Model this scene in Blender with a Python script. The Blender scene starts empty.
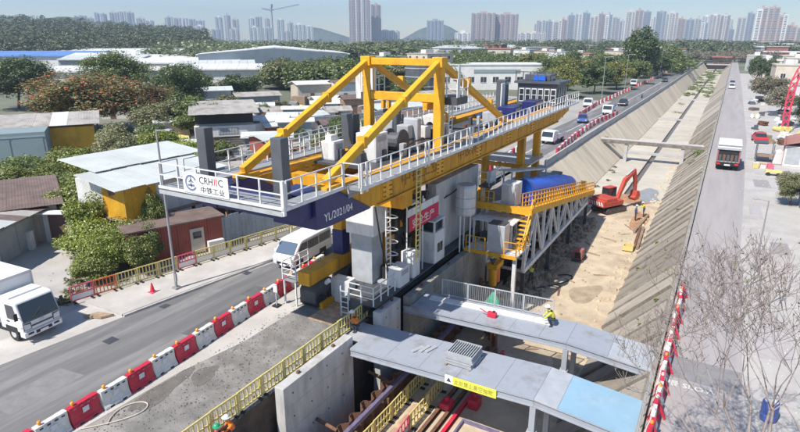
import bpy, math, random
import numpy as np
from mathutils import Vector, Matrix
R = math.radians
rnd = random.Random(11)
scene = bpy.context.scene
COL = scene.collection
PREV = bpy.context.preferences

# ---------------------------------------------------------------- camera, sky, sun, exposure
cam_d = bpy.data.cameras.new('camera')
cam_d.sensor_width = 36.0
cam_d.lens = 36.0 * 565.0 / 800.0
cam_d.clip_start = 0.2
cam_d.clip_end = 20000.0
cam = bpy.data.objects.new('camera', cam_d)
COL.objects.link(cam)
cam.location = (0.0, 0.0, 15.0)
cam.rotation_euler = (R(90.0 - 17.487), 0.0, R(29.708))
scene.camera = cam

SUN = Vector((-0.22, -0.75, 1.0)).normalized()          # towards the sun
world = bpy.data.worlds.new('World')
scene.world = world
world.use_nodes = True
wn = world.node_tree.nodes
wl = world.node_tree.links
wn.clear()
sky = wn.new('ShaderNodeTexSky')
sky.sky_type = 'NISHITA'
sky.sun_disc = False
sky.sun_elevation = math.asin(SUN.z)
sky.sun_rotation = math.atan2(SUN.x, SUN.y)
sky.air_density = 1.0
sky.dust_density = 0.1
sky.ozone_density = 4.5
sky.altitude = 20.0
bg = wn.new('ShaderNodeBackground')
bg.inputs['Strength'].default_value = 0.105
wo = wn.new('ShaderNodeOutputWorld')
wl.new(sky.outputs[0], bg.inputs[0])
wl.new(bg.outputs[0], wo.inputs[0])
sun_d = bpy.data.lights.new('sun', 'SUN')
sun_d.energy = 4.6
sun_d.angle = R(0.55)
sun_d.color = (1.0, 0.94, 0.855)
sun = bpy.data.objects.new('sun', sun_d)
COL.objects.link(sun)
sun.location = (-40, -60, 120)
sun.rotation_euler = (-SUN).to_track_quat('-Z', 'Y').to_euler()
scene.view_settings.view_transform = 'Standard'
scene.view_settings.look = 'None'
scene.view_settings.gamma = 1.0
scene.view_settings.use_curve_mapping = False
scene.view_settings.exposure = 0.5
scene.cycles.max_bounces = 6
scene.cycles.volume_bounces = 0
scene.cycles.transparent_max_bounces = 8

# ---------------------------------------------------------------- materials
MATS = {}
def M(name, col, rough=0.7, metal=0.0, var=0.12, scale=2.0, bump=0.0, bscale=None, dirt=None, dirt_amt=0.5, dirt_scale=0.6, rand=0.0, stretch=None, spec=None):
    m = bpy.data.materials.new(name)
    m.use_nodes = True
    nt = m.node_tree; n = nt.nodes; l = nt.links
    b = n['Principled BSDF']
    b.inputs['Roughness'].default_value = rough
    b.inputs['Metallic'].default_value = metal
    if spec is not None: b.inputs['Specular IOR Level'].default_value = spec
    tc = n.new('ShaderNodeTexCoord')
    src = tc.outputs['Object']
    if stretch:
        mp = n.new('ShaderNodeMapping'); mp.inputs['Scale'].default_value = stretch
        l.new(src, mp.inputs[0]); src = mp.outputs[0]
    def noise(sc, det=5.0, ro=0.6):
        t = n.new('ShaderNodeTexNoise'); t.inputs['Scale'].default_value = sc
        t.inputs['Detail'].default_value = det; t.inputs['Roughness'].default_value = ro
        l.new(src, t.inputs['Vector']); return t
    def ramp(sock, a, bb):
        r = n.new('ShaderNodeMapRange'); r.inputs[1].default_value = a; r.inputs[2].default_value = bb
        l.new(sock, r.inputs[0]); return r.outputs[0]
    def mix(f, c1, c2):
        x = n.new('ShaderNodeMix'); x.data_type = 'RGBA'
        if isinstance(f, float): x.inputs[0].default_value = f
        else: l.new(f, x.inputs[0])
        for i, c in ((6, c1), (7, c2)):
            if isinstance(c, tuple): x.inputs[i].default_value = (*c[:3], 1)
            else: l.new(c, x.inputs[i])
        return x.outputs[2]
    c0 = tuple(max(0.0, k * (1 - var)) for k in col); c1 = tuple(min(1.0, k * (1 + var)) for k in col)
    nz = noise(scale)
    out = mix(ramp(nz.outputs['Fac'], 0.33, 0.67), c0, c1)
    if dirt:
        d = noise(dirt_scale, 7.0, 0.68)
        f = ramp(d.outputs['Fac'], 0.5, 0.68)
        mm = n.new('ShaderNodeMath'); mm.operation = 'MULTIPLY'; mm.inputs[1].default_value = dirt_amt
        l.new(f, mm.inputs[0])
        out = mix(mm.outputs[0], out, dirt)
    if rand:
        oi = n.new('ShaderNodeObjectInfo')
        hs = n.new('ShaderNodeHueSaturation')
        l.new(ramp_r(n, l, oi.outputs['Random'], 1 - rand, 1 + rand), hs.inputs['Value'])
        l.new(out, hs.inputs['Color']); out = hs.outputs[0]
    l.new(out, b.inputs['Base Color'])
    if bump:
        bn = noise(bscale or scale * 6, 6.0, 0.65)
        bp = n.new('ShaderNodeBump'); bp.inputs['Strength'].default_value = bump
        bp.inputs['Distance'].default_value = 0.03
        l.new(bn.outputs['Fac'], bp.inputs['Height']); l.new(bp.outputs[0], b.inputs['Normal'])
    MATS[name] = m
    return m
def ramp_r(n, l, sock, lo, hi):
    r = n.new('ShaderNodeMapRange'); r.inputs[3].default_value = lo; r.inputs[4].default_value = hi
    l.new(sock, r.inputs[0]); return r.outputs[0]
def LEAF(name, ca, cb, cc=None, trans=0.25):
    m = bpy.data.materials.new(name); m.use_nodes = True
    nt = m.node_tree; n = nt.nodes; l = nt.links
    n.clear()
    g = n.new('ShaderNodeNewGeometry')
    cr = n.new('ShaderNodeValToRGB')
    e = cr.color_ramp.elements
    e[0].color = (*ca, 1); e[1].color = (*cb, 1); e[1].position = 0.8 if cc else 1.0
    if cc:
        k = e.new(1.0); k.color = (*cc, 1)
        cr.color_ramp.elements[1].position = 0.72
    l.new(g.outputs['Random Per Island'], cr.inputs[0])
    oi = n.new('ShaderNodeObjectInfo'); hs = n.new('ShaderNodeHueSaturation')
    l.new(ramp_r(n, l, oi.outputs['Random'], 0.8, 1.2), hs.inputs['Value']); l.new(cr.outputs[0], hs.inputs['Color'])
    d = n.new('ShaderNodeBsdfDiffuse'); t = n.new('ShaderNodeBsdfTranslucent'); x = n.new('ShaderNodeMixShader')
    x.inputs[0].default_value = trans
    l.new(hs.outputs[0], d.inputs[0]); l.new(hs.outputs[0], t.inputs[0])
    l.new(d.outputs[0], x.inputs[1]); l.new(t.outputs[0], x.inputs[2])
    gl = n.new('ShaderNodeBsdfGlossy'); gl.inputs['Roughness'].default_value = 0.45; gl.inputs[0].default_value = (0.8, 0.85, 0.8, 1)
    x2 = n.new('ShaderNodeMixShader'); x2.inputs[0].default_value = 0.05
    l.new(x.outputs[0], x2.inputs[1]); l.new(gl.outputs[0], x2.inputs[2])
    o = n.new('ShaderNodeOutputMaterial'); l.new(x2.outputs[0], o.inputs[0])
    MATS[name] = m; return m
def GLASS(name, col, rough=0.08):
    m = bpy.data.materials.new(name); m.use_nodes = True
    b = m.node_tree.nodes['Principled BSDF']
    b.inputs['Base Color'].default_value = (*col, 1); b.inputs['Roughness'].default_value = rough
    b.inputs['Specular IOR Level'].default_value = 0.8
    MATS[name] = m; return m

M('yard', (0.36, 0.345, 0.32), 0.9, var=0.14, scale=0.35, bump=0.3, bscale=6, dirt=(0.20, 0.19, 0.17), dirt_amt=0.55, dirt_scale=0.12)
M('asphalt', (0.165, 0.163, 0.163), 0.88, var=0.16, scale=1.1, bump=0.3, bscale=14, dirt=(0.285, 0.275, 0.26), dirt_amt=0.8, dirt_scale=0.55, stretch=(1.0, 0.10, 1.0))
M('asphalt_right', (0.36, 0.335, 0.33), 0.88, var=0.12, scale=1.2, bump=0.25, bscale=14, dirt=(0.25, 0.24, 0.24), dirt_amt=0.7, dirt_scale=0.6, stretch=(1.0, 0.07, 1.0))
M('asphalt_patch', (0.235, 0.23, 0.235), 0.9, var=0.12, scale=2.0, bump=0.3, bscale=18)
M('asphalt_patch2', (0.12, 0.12, 0.122), 0.9, var=0.15, scale=2.0, bump=0.3, bscale=18)
M('asphalt_patch3', (0.22, 0.215, 0.21), 0.9, var=0.12, scale=2.0, bump=0.3, bscale=18)
M('asphalt_patch4', (0.30, 0.285, 0.285), 0.9, var=0.12, scale=2.0, bump=0.2, bscale=18)
M('asphalt_patch5', (0.40, 0.375, 0.37), 0.9, var=0.1, scale=2.0, bump=0.2, bscale=18)
M('dusty', (0.50, 0.475, 0.44), 0.92, var=0.12, scale=0.5, bump=0.25, bscale=8, dirt=(0.36, 0.34, 0.315), dirt_amt=0.6, dirt_scale=0.3)
M('pale_lot', (0.44, 0.42, 0.40), 0.9, var=0.10, scale=0.4, bump=0.2, bscale=9, dirt=(0.31, 0.295, 0.28), dirt_amt=0.6, dirt_scale=0.25)
M('gravel', (0.185, 0.172, 0.16), 0.95, var=0.25, scale=2.2, bump=0.9, bscale=16, dirt=(0.31, 0.295, 0.275), dirt_amt=0.7, dirt_scale=0.35)
M('site_mix', (0.215, 0.205, 0.19), 0.95, var=0.22, scale=1.1, bump=0.9, bscale=13, dirt=(0.36, 0.345, 0.32), dirt_amt=0.9, dirt_scale=0.42)
M('damp', (0.15, 0.14, 0.125), 0.8, var=0.2, scale=2.0, bump=.3)
M('dusty_red', (0.36, 0.11, 0.09), 0.7, var=0.2, scale=3.0, dirt=(0.35, 0.27, 0.20), dirt_amt=.6, dirt_scale=2.0)
M('kerbstone', (0.46, 0.45, 0.43), 0.85, var=0.12, scale=1.5, bump=0.2, dirt=(0.3, 0.29, 0.27), dirt_amt=0.5)
M('concrete', (0.43, 0.425, 0.415), 0.85, var=0.10, scale=1.2, bump=0.2, bscale=9, dirt=(0.32, 0.31, 0.30), dirt_amt=0.45, dirt_scale=0.8)
M('concrete_new', (0.50, 0.495, 0.48), 0.85, var=0.12, scale=1.6, bump=0.25, bscale=9, dirt=(0.30, 0.295, 0.28), dirt_amt=0.7, dirt_scale=1.3, stretch=(1, 1, 0.28))
M('concrete_old', (0.30, 0.285, 0.255), 0.9, var=0.14, scale=1.3, bump=0.25, bscale=8, dirt=(0.18, 0.165, 0.14), dirt_amt=0.7, dirt_scale=1.0, stretch=(1, 1, 0.35))
M('slope_concrete', (0.36, 0.325, 0.275), 0.92, var=0.16, scale=0.8, bump=0.35, bscale=7, dirt=(0.21, 0.19, 0.165), dirt_amt=0.8, dirt_scale=0.45, rand=0.24, stretch=(0.35, 1.6, 0.35))
M('slope_pale', (0.60, 0.52, 0.40), 0.92, var=0.12, scale=0.8, bump=0.3, bscale=7, dirt=(0.30, 0.27, 0.225), dirt_amt=0.7, dirt_scale=0.4, rand=0.09, stretch=(0.35, 1.6, 0.35))
M('slope_stain', (0.20, 0.175, 0.145), 0.95, var=0.3, scale=1.2, bump=0.4, bscale=6, dirt=(0.36, 0.33, 0.28), dirt_amt=0.7, dirt_scale=0.9, rand=0.2)
M('floor_slab', (0.50, 0.46, 0.39), 0.92, var=0.12, scale=0.6, bump=0.25, bscale=6, dirt=(0.36, 0.32, 0.26), dirt_amt=0.6, dirt_scale=0.3, rand=0.07)
M('sand', (0.53, 0.435, 0.31), 0.95, var=0.14, scale=0.8, bump=0.5, bscale=7, dirt=(0.33, 0.255, 0.18), dirt_amt=0.8, dirt_scale=0.33)
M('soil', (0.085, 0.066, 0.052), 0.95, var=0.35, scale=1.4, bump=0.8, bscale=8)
M('lump', (0.30, 0.235, 0.17), 0.95, var=0.4, scale=1.4, bump=0.4)
M('damp_sand', (0.37, 0.295, 0.205), 0.9, var=0.2, scale=1.6, bump=.4, bscale=7)
M('wet', (0.16, 0.13, 0.10), 0.35, var=0.2, scale=2.0)
M('rust_ground', (0.40, 0.22, 0.12), 0.9, var=0.25, scale=1.8, bump=0.3)
M('grey_mat', (0.26, 0.28, 0.30), 0.8, var=0.15, scale=1.5)
M('plank', (0.40, 0.29, 0.19), 0.85, var=0.25, scale=3.0, bump=0.4, rand=0.18)
M('yellow', (0.76, 0.385, 0.022), 0.55, var=0.09, scale=1.5, bump=0.05, bscale=8, dirt=(0.42, 0.20, 0.05), dirt_amt=0.55, dirt_scale=1.8, spec=.35)
M('yellow_girder', (0.64, 0.315, 0.02), 0.6, var=0.12, scale=1.4, dirt=(0.26, 0.125, 0.04), dirt_amt=0.75, dirt_scale=1.6, stretch=(1, 1, 0.16), spec=.3)
M('navy', (0.020, 0.026, 0.125), 0.4, var=0.12, scale=1.5, dirt=(0.05, 0.055, 0.14), dirt_amt=0.4)
M('steel_white', (0.70, 0.70, 0.69), 0.55, var=0.07, scale=2.5, dirt=(0.40, 0.36, 0.31), dirt_amt=0.6, dirt_scale=2.0, stretch=(1, 1, 0.35))
M('steel_grey', (0.40, 0.42, 0.44), 0.55, var=0.10, scale=2.0, dirt=(0.27, 0.26, 0.25), dirt_amt=0.5, dirt_scale=1.2)
M('galv', (0.58, 0.60, 0.62), 0.45, 0.35, var=0.08, scale=2.0, dirt=(0.42, 0.42, 0.42), dirt_amt=0.4)
M('dark_steel', (0.062, 0.066, 0.075), 0.55, var=0.2, scale=2.0, dirt=(0.12, 0.11, 0.10), dirt_amt=0.5)
M('charcoal', (0.085, 0.092, 0.105), 0.5, var=0.10, scale=1.5, dirt=(0.14, 0.145, 0.15), dirt_amt=0.35)
M('black', (0.02, 0.02, 0.022), 0.6, var=0.2, scale=3.0)
M('rubber', (0.028, 0.028, 0.030), 0.85, var=0.2, scale=5.0)
M('grating', (0.27, 0.285, 0.30), 0.65, var=0.14, scale=3.0, dirt=(0.18, 0.18, 0.18), dirt_amt=0.4)
M('deck_plate', (0.335, 0.365, 0.415), 0.5, var=0.07, scale=0.9, dirt=(0.22, 0.215, 0.21), dirt_amt=0.8, dirt_scale=0.9, bump=0.08)
M('deck_blue', (0.27, 0.43, 0.55), 0.5, var=0.06, scale=0.9, dirt=(0.44, 0.53, 0.60), dirt_amt=0.5, dirt_scale=0.7)
M('rust', (0.17, 0.085, 0.05), 0.85, var=0.35, scale=3.0, bump=0.3)
M('purple_steel', (0.16, 0.14, 0.24), 0.6, var=0.2, scale=3.0)
M('red_plastic', (0.60, 0.025, 0.06), 0.45, var=0.10, scale=3.0, dirt=(0.42, 0.10, 0.10), dirt_amt=0.35, dirt_scale=2.0, rand=0.08)
M('white_plastic', (0.74, 0.72, 0.68), 0.5, var=0.06, scale=3.0, dirt=(0.50, 0.46, 0.40), dirt_amt=0.5, dirt_scale=2.0, rand=0.06)
M('fence_yellow', (0.66, 0.55, 0.20), 0.55, var=0.12, scale=3.0, dirt=(0.46, 0.40, 0.24), dirt_amt=0.5, dirt_scale=2.0, rand=0.10)
M('fence_orange', (0.68, 0.17, 0.04), 0.55, var=0.12, scale=3.0, rand=0.1)
M('amber', (0.85, 0.33, 0.03), 0.35, var=0.05)
M('sticker', (0.72, 0.72, 0.76), 0.6, var=0.15, scale=9.0)
M('red_banner', (0.58, 0.012, 0.06), 0.6, var=0.08, scale=2.0)
M('sign_yellow', (0.78, 0.76, 0.10), 0.5, var=0.05)
M('lettering_dark', (0.05, 0.055, 0.07), 0.6, var=0.05)
M('lettering_brown', (0.20, 0.085, 0.01), 0.6, var=0.15)
M('lettering_white', (0.80, 0.80, 0.80), 0.6, var=0.05)
M('lettering_red', (0.60, 0.05, 0.05), 0.6, var=0.05)
M('lettering_olive', (0.25, 0.25, 0.04), 0.6, var=0.05)
M('road_paint', (0.72, 0.71, 0.69), 0.8, var=0.12, scale=5.0, dirt=(0.40, 0.39, 0.38), dirt_amt=0.8, dirt_scale=3.0)
M('emblem_blue', (0.16, 0.19, 0.30), 0.6, var=0.05)
M('car_white', (0.78, 0.78, 0.78), 0.25, var=0.03, scale=2.0, dirt=(0.6, 0.58, 0.55), dirt_amt=0.25, dirt_scale=2.0)
M('truck_white', (0.76, 0.765, 0.77), 0.32, var=0.03, scale=2.0, dirt=(0.62, 0.60, 0.57), dirt_amt=0.3, dirt_scale=1.6)
M('car_black', (0.045, 0.047, 0.052), 0.25, var=0.05)
M('car_blue', (0.06, 0.10, 0.32), 0.3, var=0.05)
M('car_grey', (0.30, 0.31, 0.33), 0.3, var=0.05)
M('car_red', (0.50, 0.04, 0.05), 0.35, var=0.05)
M('lamp_red', (0.65, 0.03, 0.03), 0.3, var=0.02)
M('lamp_clear', (0.72, 0.74, 0.76), 0.15, var=0.02)
M('excavator_red', (0.50, 0.075, 0.045), 0.5, var=0.10, scale=2.0, dirt=(0.36, 0.12, 0.08), dirt_amt=0.4, dirt_scale=1.5)
M('tarp_blue', (0.015, 0.13, 0.72), 0.45, var=0.10, scale=1.5, bump=0.5, bscale=3.0)
M('net_green', (0.02, 0.30, 0.16), 0.7, var=0.25, scale=3.0, bump=0.5)
M('roof_metal', (0.54, 0.575, 0.56), 0.6, var=0.08, scale=1.0, dirt=(0.40, 0.40, 0.37), dirt_amt=0.6, dirt_scale=0.5, rand=0.06)
M('roof_rusty', (0.38, 0.36, 0.33), 0.8, var=0.14, scale=1.0, dirt=(0.20, 0.13, 0.10), dirt_amt=0.8, dirt_scale=0.35, rand=0.06)
M('roof_brown', (0.16, 0.115, 0.10), 0.85, var=0.22, scale=1.0, dirt=(0.10, 0.075, 0.07), dirt_amt=0.5, dirt_scale=0.4, rand=0.08)
M('roof_blue', (0.11, 0.23, 0.52), 0.6, var=0.08, scale=0.4, rand=0.05)
M('roof_white', (0.68, 0.69, 0.69), 0.6, var=0.08, scale=0.3, dirt=(0.5, 0.49, 0.47), dirt_amt=0.5, dirt_scale=0.12, rand=0.06)
M('roof_cream', (0.62, 0.61, 0.51), 0.7, var=0.08, scale=0.4, rand=0.05)
M('roof_red', (0.36, 0.17, 0.14), 0.75, var=0.12, scale=0.8)
M('clad_yellow', (0.74, 0.43, 0.035), 0.55, var=0.08, scale=1.0, dirt=(0.42, 0.18, 0.05), dirt_amt=0.55, dirt_scale=0.7, rand=0.07)
M('clad_red', (0.30, 0.075, 0.055), 0.65, var=0.12, scale=1.0, dirt=(0.19, 0.08, 0.06), dirt_amt=0.5, dirt_scale=0.8, rand=0.06)
M('clad_blue', (0.34, 0.40, 0.46), 0.6, var=0.10, scale=1.0, dirt=(0.24, 0.26, 0.28), dirt_amt=0.5, rand=0.08)
M('clad_green', (0.24, 0.31, 0.32), 0.65, var=0.07, scale=0.6, dirt=(0.18, 0.22, 0.23), dirt_amt=0.4)
M('clad_grey', (0.30, 0.33, 0.36), 0.65, var=0.10, scale=0.5, rand=0.1)
M('clad_dark', (0.15, 0.19, 0.23), 0.65, var=0.10, scale=0.2)
M('wall_grey', (0.36, 0.37, 0.38), 0.85, var=0.12, scale=0.8, dirt=(0.24, 0.24, 0.24), dirt_amt=0.5, dirt_scale=0.5, bump=0.2, rand=0.08)
M('wall_white', (0.66, 0.65, 0.63), 0.8, var=0.07, scale=0.6, dirt=(0.46, 0.45, 0.42), dirt_amt=0.5, dirt_scale=0.4, rand=0.07)
M('wall_cream', (0.58, 0.51, 0.42), 0.8, var=0.08, scale=0.6, dirt=(0.42, 0.37, 0.31), dirt_amt=0.5, dirt_scale=0.4, rand=0.10)
M('wall_red', (0.34, 0.13, 0.12), 0.8, var=0.10, scale=0.6)
M('timber', (0.30, 0.21, 0.14), 0.85, var=0.2, scale=2.0, rand=0.15)
M('door_brown', (0.15, 0.085, 0.07), 0.7, var=0.15, scale=2.0)
M('pole', (0.34, 0.34, 0.345), 0.5, 0.3, var=0.08)
M('pink', (0.68, 0.12, 0.20), 0.5, var=0.12)
M('crane_red', (0.70, 0.05, 0.11), 0.5, var=0.06)
M('hi_vis', (0.62, 0.62, 0.05), 0.7, var=0.10, scale=6.0)
M('hi_orange', (0.75, 0.20, 0.03), 0.7, var=0.10, scale=6.0)
M('cloth_dark', (0.045, 0.05, 0.07), 0.85, var=0.15, scale=6.0)
M('cloth_blue', (0.05, 0.09, 0.24), 0.85, var=0.15, scale=6.0)
M('skin', (0.44, 0.27, 0.19), 0.6, var=0.05)
M('helmet_white', (0.75, 0.74, 0.70), 0.35, var=0.03)
M('helmet_green', (0.03, 0.33, 0.16), 0.4, var=0.05)
M('helmet_yellow', (0.72, 0.55, 0.05), 0.4, var=0.05)
M('bark', (0.135, 0.105, 0.08), 0.95, var=0.25, scale=4.0, bump=0.6)
M('twig', (0.26, 0.215, 0.20), 0.9, var=0.2, scale=4.0)
M('tower_a', (0.50, 0.50, 0.50), 0.8, var=0.05, scale=0.05, rand=0.08)
M('tower_b', (0.60, 0.56, 0.53), 0.8, var=0.05, scale=0.05, rand=0.08)
M('tower_c', (0.34, 0.38, 0.44), 0.7, var=0.06, scale=0.05, rand=0.08)
M('tower_d', (0.45, 0.36, 0.34), 0.8, var=0.05, scale=0.05, rand=0.06)
M('tower_win', (0.14, 0.17, 0.21), 0.35, var=0.15, scale=0.3)
M('tower_white', (0.74, 0.73, 0.72), 0.8, var=0.04, scale=0.05)
M('hill', (0.085, 0.11, 0.085), 0.95, var=0.3, scale=0.03, bump=0.8, bscale=0.2)
M('field', (0.14, 0.15, 0.105), 0.95, var=0.25, scale=0.02, dirt=(0.27, 0.25, 0.21), dirt_amt=0.8, dirt_scale=0.012)
GLASS('glass', (0.03, 0.04, 0.05)); GLASS('glass_blue', (0.10, 0.14, 0.20)); GLASS('glass_pale', (0.30, 0.34, 0.38), 0.2)
LEAF('leaf_bush_old', (0.072, 0.111, 0.026), (0.215, 0.280, 0.068), (0.351, 0.377, 0.117))
LEAF('leaf_bush', (0.095, 0.125, 0.030), (0.25, 0.29, 0.070), (0.40, 0.40, 0.13))
LEAF('leaf_bright_old', (0.085, 0.143, 0.029), (0.260, 0.351, 0.072), (0.429, 0.468, 0.130))
LEAF('leaf_bright', (0.11, 0.155, 0.028), (0.31, 0.37, 0.07), (0.47, 0.47, 0.13))
LEAF('leaf_dark', (0.041, 0.071, 0.028), (0.120, 0.167, 0.063), (0.206, 0.254, 0.104))
LEAF('leaf_mid', (0.071, 0.107, 0.035), (0.183, 0.231, 0.076), (0.301, 0.342, 0.127))
LEAF('leaf_olive', (0.120, 0.131, 0.060), (0.270, 0.270, 0.135), (0.412, 0.381, 0.222))
LEAF('leaf_flame', (0.095, 0.127, 0.048), (0.222, 0.206, 0.088), (0.634, 0.167, 0.088))
LEAF('leaf_autumn', (0.125, 0.150, 0.045), (0.27, 0.285, 0.085), (0.42, 0.37, 0.10))
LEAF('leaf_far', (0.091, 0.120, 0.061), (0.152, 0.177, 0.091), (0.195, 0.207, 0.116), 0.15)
LEAF('leaf_dry', (0.156, 0.137, 0.098), (0.299, 0.267, 0.195), (0.390, 0.364, 0.260))
LEAF('leaf_young', (0.10, 0.10, 0.05), (0.27, 0.28, 0.09), (0.07, 0.06, 0.055))

# ---------------------------------------------------------------- mesh helpers
Z = Vector((0, 0, 1))
class MB:
    def __init__(s): s.v = []; s.f = []; s.m = []
    def add(s, vs, fs, mi=0):
        o = len(s.v); s.v += [tuple(p) for p in vs]; s.f += [tuple(i + o for i in f) for f in fs]; s.m += [mi] * len(fs); return s
    BF = [(0, 3, 2, 1), (4, 5, 6, 7), (0, 1, 5, 4), (1, 2, 6, 5), (2, 3, 7, 6), (3, 0, 4, 7)]
    def box(s, x0, x1, y0, y1, z0, z1, mi=0):
        return s.add([(x0, y0, z0), (x1, y0, z0), (x1, y1, z0), (x0, y1, z0), (x0, y0, z1), (x1, y0, z1), (x1, y1, z1), (x0, y1, z1)], MB.BF, mi)
    def obox(s, c, size, rz=0.0, mi=0, mat=None):
        hx, hy, hz = (k / 2 for k in size)
        m = mat or Matrix.Rotation(rz, 3, 'Z'); c = Vector(c)
        return s.add([c + m @ Vector(p) for p in [(-hx, -hy, -hz), (hx, -hy, -hz), (hx, hy, -hz), (-hx, hy, -hz), (-hx, -hy, hz), (hx, -hy, hz), (hx, hy, hz), (-hx, hy, hz)]], MB.BF, mi)
    def frame(s, p, q):
        d = (Vector(q) - Vector(p)); L = d.length; d = d / L if L else Z
        u = d.cross(Z)
        if u.length < 1e-4: u = Vector((1, 0, 0))
        u.normalize(); w = u.cross(d); return d, u, w
    def bar(s, p, q, w, h=None, mi=0):
        h = h or w; p = Vector(p); q = Vector(q); d, u, k = s.frame(p, q)
        a = u * w / 2; b = k * h / 2
        return s.add([p - a - b, p + a - b, q + a - b, q - a - b, p - a + b, p + a + b, q + a + b, q - a + b], MB.BF, mi)
    def tube(s, p, q, r0, r1=None, n=8, mi=0):
        r1 = r0 if r1 is None else r1; p = Vector(p); q = Vector(q); d, u, k = s.frame(p, q)
        vs = []
        for c, r in ((p, r0), (q, r1)):
            for i in range(n):
                t = 2 * math.pi * i / n; vs.append(c + u * (r * math.cos(t)) + k * (r * math.sin(t)))
        fs = [(i, (i + 1) % n, n + (i + 1) % n, n + i) for i in range(n)]
        fs.append(tuple(range(n))[::-1]); fs.append(tuple(range(n, 2 * n)))
        return s.add(vs, fs, mi)
    def prism(s, poly, axis, a, b, mi=0):
        n = len(poly)
        def pt(p, t):
            if axis == 'x': return (t, p[0], p[1])
            if axis == 'y': return (p[0], t, p[1])
            return (p[0], p[1], t)
        vs = [pt(p, a) for p in poly] + [pt(p, b) for p in poly]
        fs = [(i, (i + 1) % n, n + (i + 1) % n, n + i) for i in range(n)] + [tuple(range(n))[::-1], tuple(range(n, 2 * n))]
        return s.add(vs, fs, mi)
    def ball(s, c, rx, ry=None, rz=None, nu=10, nv=6, zmin=-1.0, mi=0):
        ry = ry or rx; rz = rz or rx; vs = []; fs = []
        a0 = math.asin(max(-1, zmin))
        for j in range(nv + 1):
            a = a0 + (math.pi / 2 - a0) * j / nv
            for i in range(nu):
                t = 2 * math.pi * i / nu
                vs.append((c[0] + rx * math.cos(a) * math.cos(t), c[1] + ry * math.cos(a) * math.sin(t), c[2] + rz * math.sin(a)))
        for j in range(nv):
            for i in range(nu):
                fs.append((j * nu + i, j * nu + (i + 1) % nu, (j + 1) * nu + (i + 1) % nu, (j + 1) * nu + i))
        fs.append(tuple(range(nu))[::-1])
        return s.add(vs, fs, mi)
    def lathe(s, prof, c=(0, 0, 0), n=12, mi=0):
        vs = []; fs = []; k = len(prof)
        for r, z in prof:
            for i in range(n):
                t = 2 * math.pi * i / n; vs.append((c[0] + r * math.cos(t), c[1] + r * math.sin(t), c[2] + z))
        for j in range(k - 1):
            for i in range(n):
                fs.append((j * n + i, j * n + (i + 1) % n, (j + 1) * n + (i + 1) % n, (j + 1) * n + i))
        fs.append(tuple(range(n))[::-1]); fs.append(tuple(range((k - 1) * n, k * n)))
        return s.add(vs, fs, mi)
    def mesh(s, name, mats, smooth=False):
        me = bpy.data.meshes.new(name); me.from_pydata(s.v, [], s.f)
        if isinstance(mats, str): mats = [mats]
        for k in mats: me.materials.append(MATS[k])
        if len(mats) > 1: me.polygons.foreach_set('material_index', s.m)
        if smooth: me.polygons.foreach_set('use_smooth', [True] * len(me.polygons))
        me.update(); return me
    def build(s, name, mats, parent=None, smooth=False, bevel=0.0):
        return put(name, s.mesh(name, mats, smooth), parent, bevel)
def put(name, me, parent=None, bevel=0.0):
    o = bpy.data.objects.new(name, me); COL.objects.link(o)
    if parent: attach(o, parent)
    if bevel:
        b = o.modifiers.new('bevel', 'BEVEL'); b.width = bevel; b.segments = 2; b.limit_method = 'ANGLE'
    return o
def attach(o, parent):
    o.parent = parent
    loc = Vector((0, 0, 0)); p = parent
    if p.type == 'EMPTY': o.matrix_parent_inverse = Matrix.Translation(-Vector(p.location))
def tag(o, label=None, cat=None, group=None, kind=None):
    if label: o['label'] = label
    if cat: o['category'] = cat
    if group: o['group'] = group
    if kind: o['kind'] = kind
    return o
def thing(name, label, cat, loc=(0, 0, 0), group=None):
    o = bpy.data.objects.new(name, None); COL.objects.link(o); o.location = loc
    o.empty_display_size = 0.3
    return tag(o, label, cat, group)
def struct(name, mb, mats, smooth=False):
    return tag(mb.build(name, mats, None, smooth), kind='structure')
def copy_tree(o, parent=None):
    c = o.copy(); COL.objects.link(c)
    if parent: c.parent = parent
    for ch in o.children: copy_tree(ch, c)
    return c
def moved(o, loc, rz=0.0, label=None, group=None, sc=None):
    c = copy_tree(o); c.location = loc; c.rotation_euler = (0, 0, rz)
    if sc: c.scale = (sc, sc, sc) if isinstance(sc, (int, float)) else sc
    if label: c['label'] = label
    if group: c['group'] = group
    return c
def bx(name, mat, par, x0, x1, y0, y1, z0, z1, bevel=0.0):
    return MB().box(x0, x1, y0, y1, z0, z1).build(name, mat, par, bevel=bevel)
ORD = ['first', 'second', 'third', 'fourth', 'fifth', 'sixth', 'seventh', 'eighth', 'ninth', 'tenth', 'eleventh', 'twelfth', 'thirteenth', 'fourteenth', 'fifteenth', 'sixteenth', 'seventeenth', 'eighteenth', 'nineteenth', 'twentieth', 'twenty-first', 'twenty-second', 'twenty-third', 'twenty-fourth', 'twenty-fifth', 'twenty-sixth', 'twenty-seventh', 'twenty-eighth', 'twenty-ninth', 'thirtieth']
def lettering(text, size, mat, par, origin, xdir, ydir, name='lettering', extrude=0.004, align='LEFT', squash=1.0):
    cu = bpy.data.curves.new('t', 'FONT'); cu.body = text; cu.size = size; cu.extrude = extrude; cu.align_x = align
    cu.resolution_u = 2
    ob = bpy.data.objects.new('t', cu); COL.objects.link(ob)
    dg = bpy.context.evaluated_depsgraph_get(); dg.update()
    me = bpy.data.meshes.new_from_object(ob.evaluated_get(dg))
    bpy.data.objects.remove(ob); bpy.data.curves.remove(cu)
    X = Vector(xdir).normalized(); Y = Vector(ydir).normalized(); N = X.cross(Y); X = X * squash
    m = Matrix(((X.x, Y.x, N.x, origin[0]), (X.y, Y.y, N.y, origin[1]), (X.z, Y.z, N.z, origin[2]), (0, 0, 0, 1)))
    me.transform(m); me.materials.clear(); me.materials.append(MATS[mat]); me.name = name
    return put(name, me, par)
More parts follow.
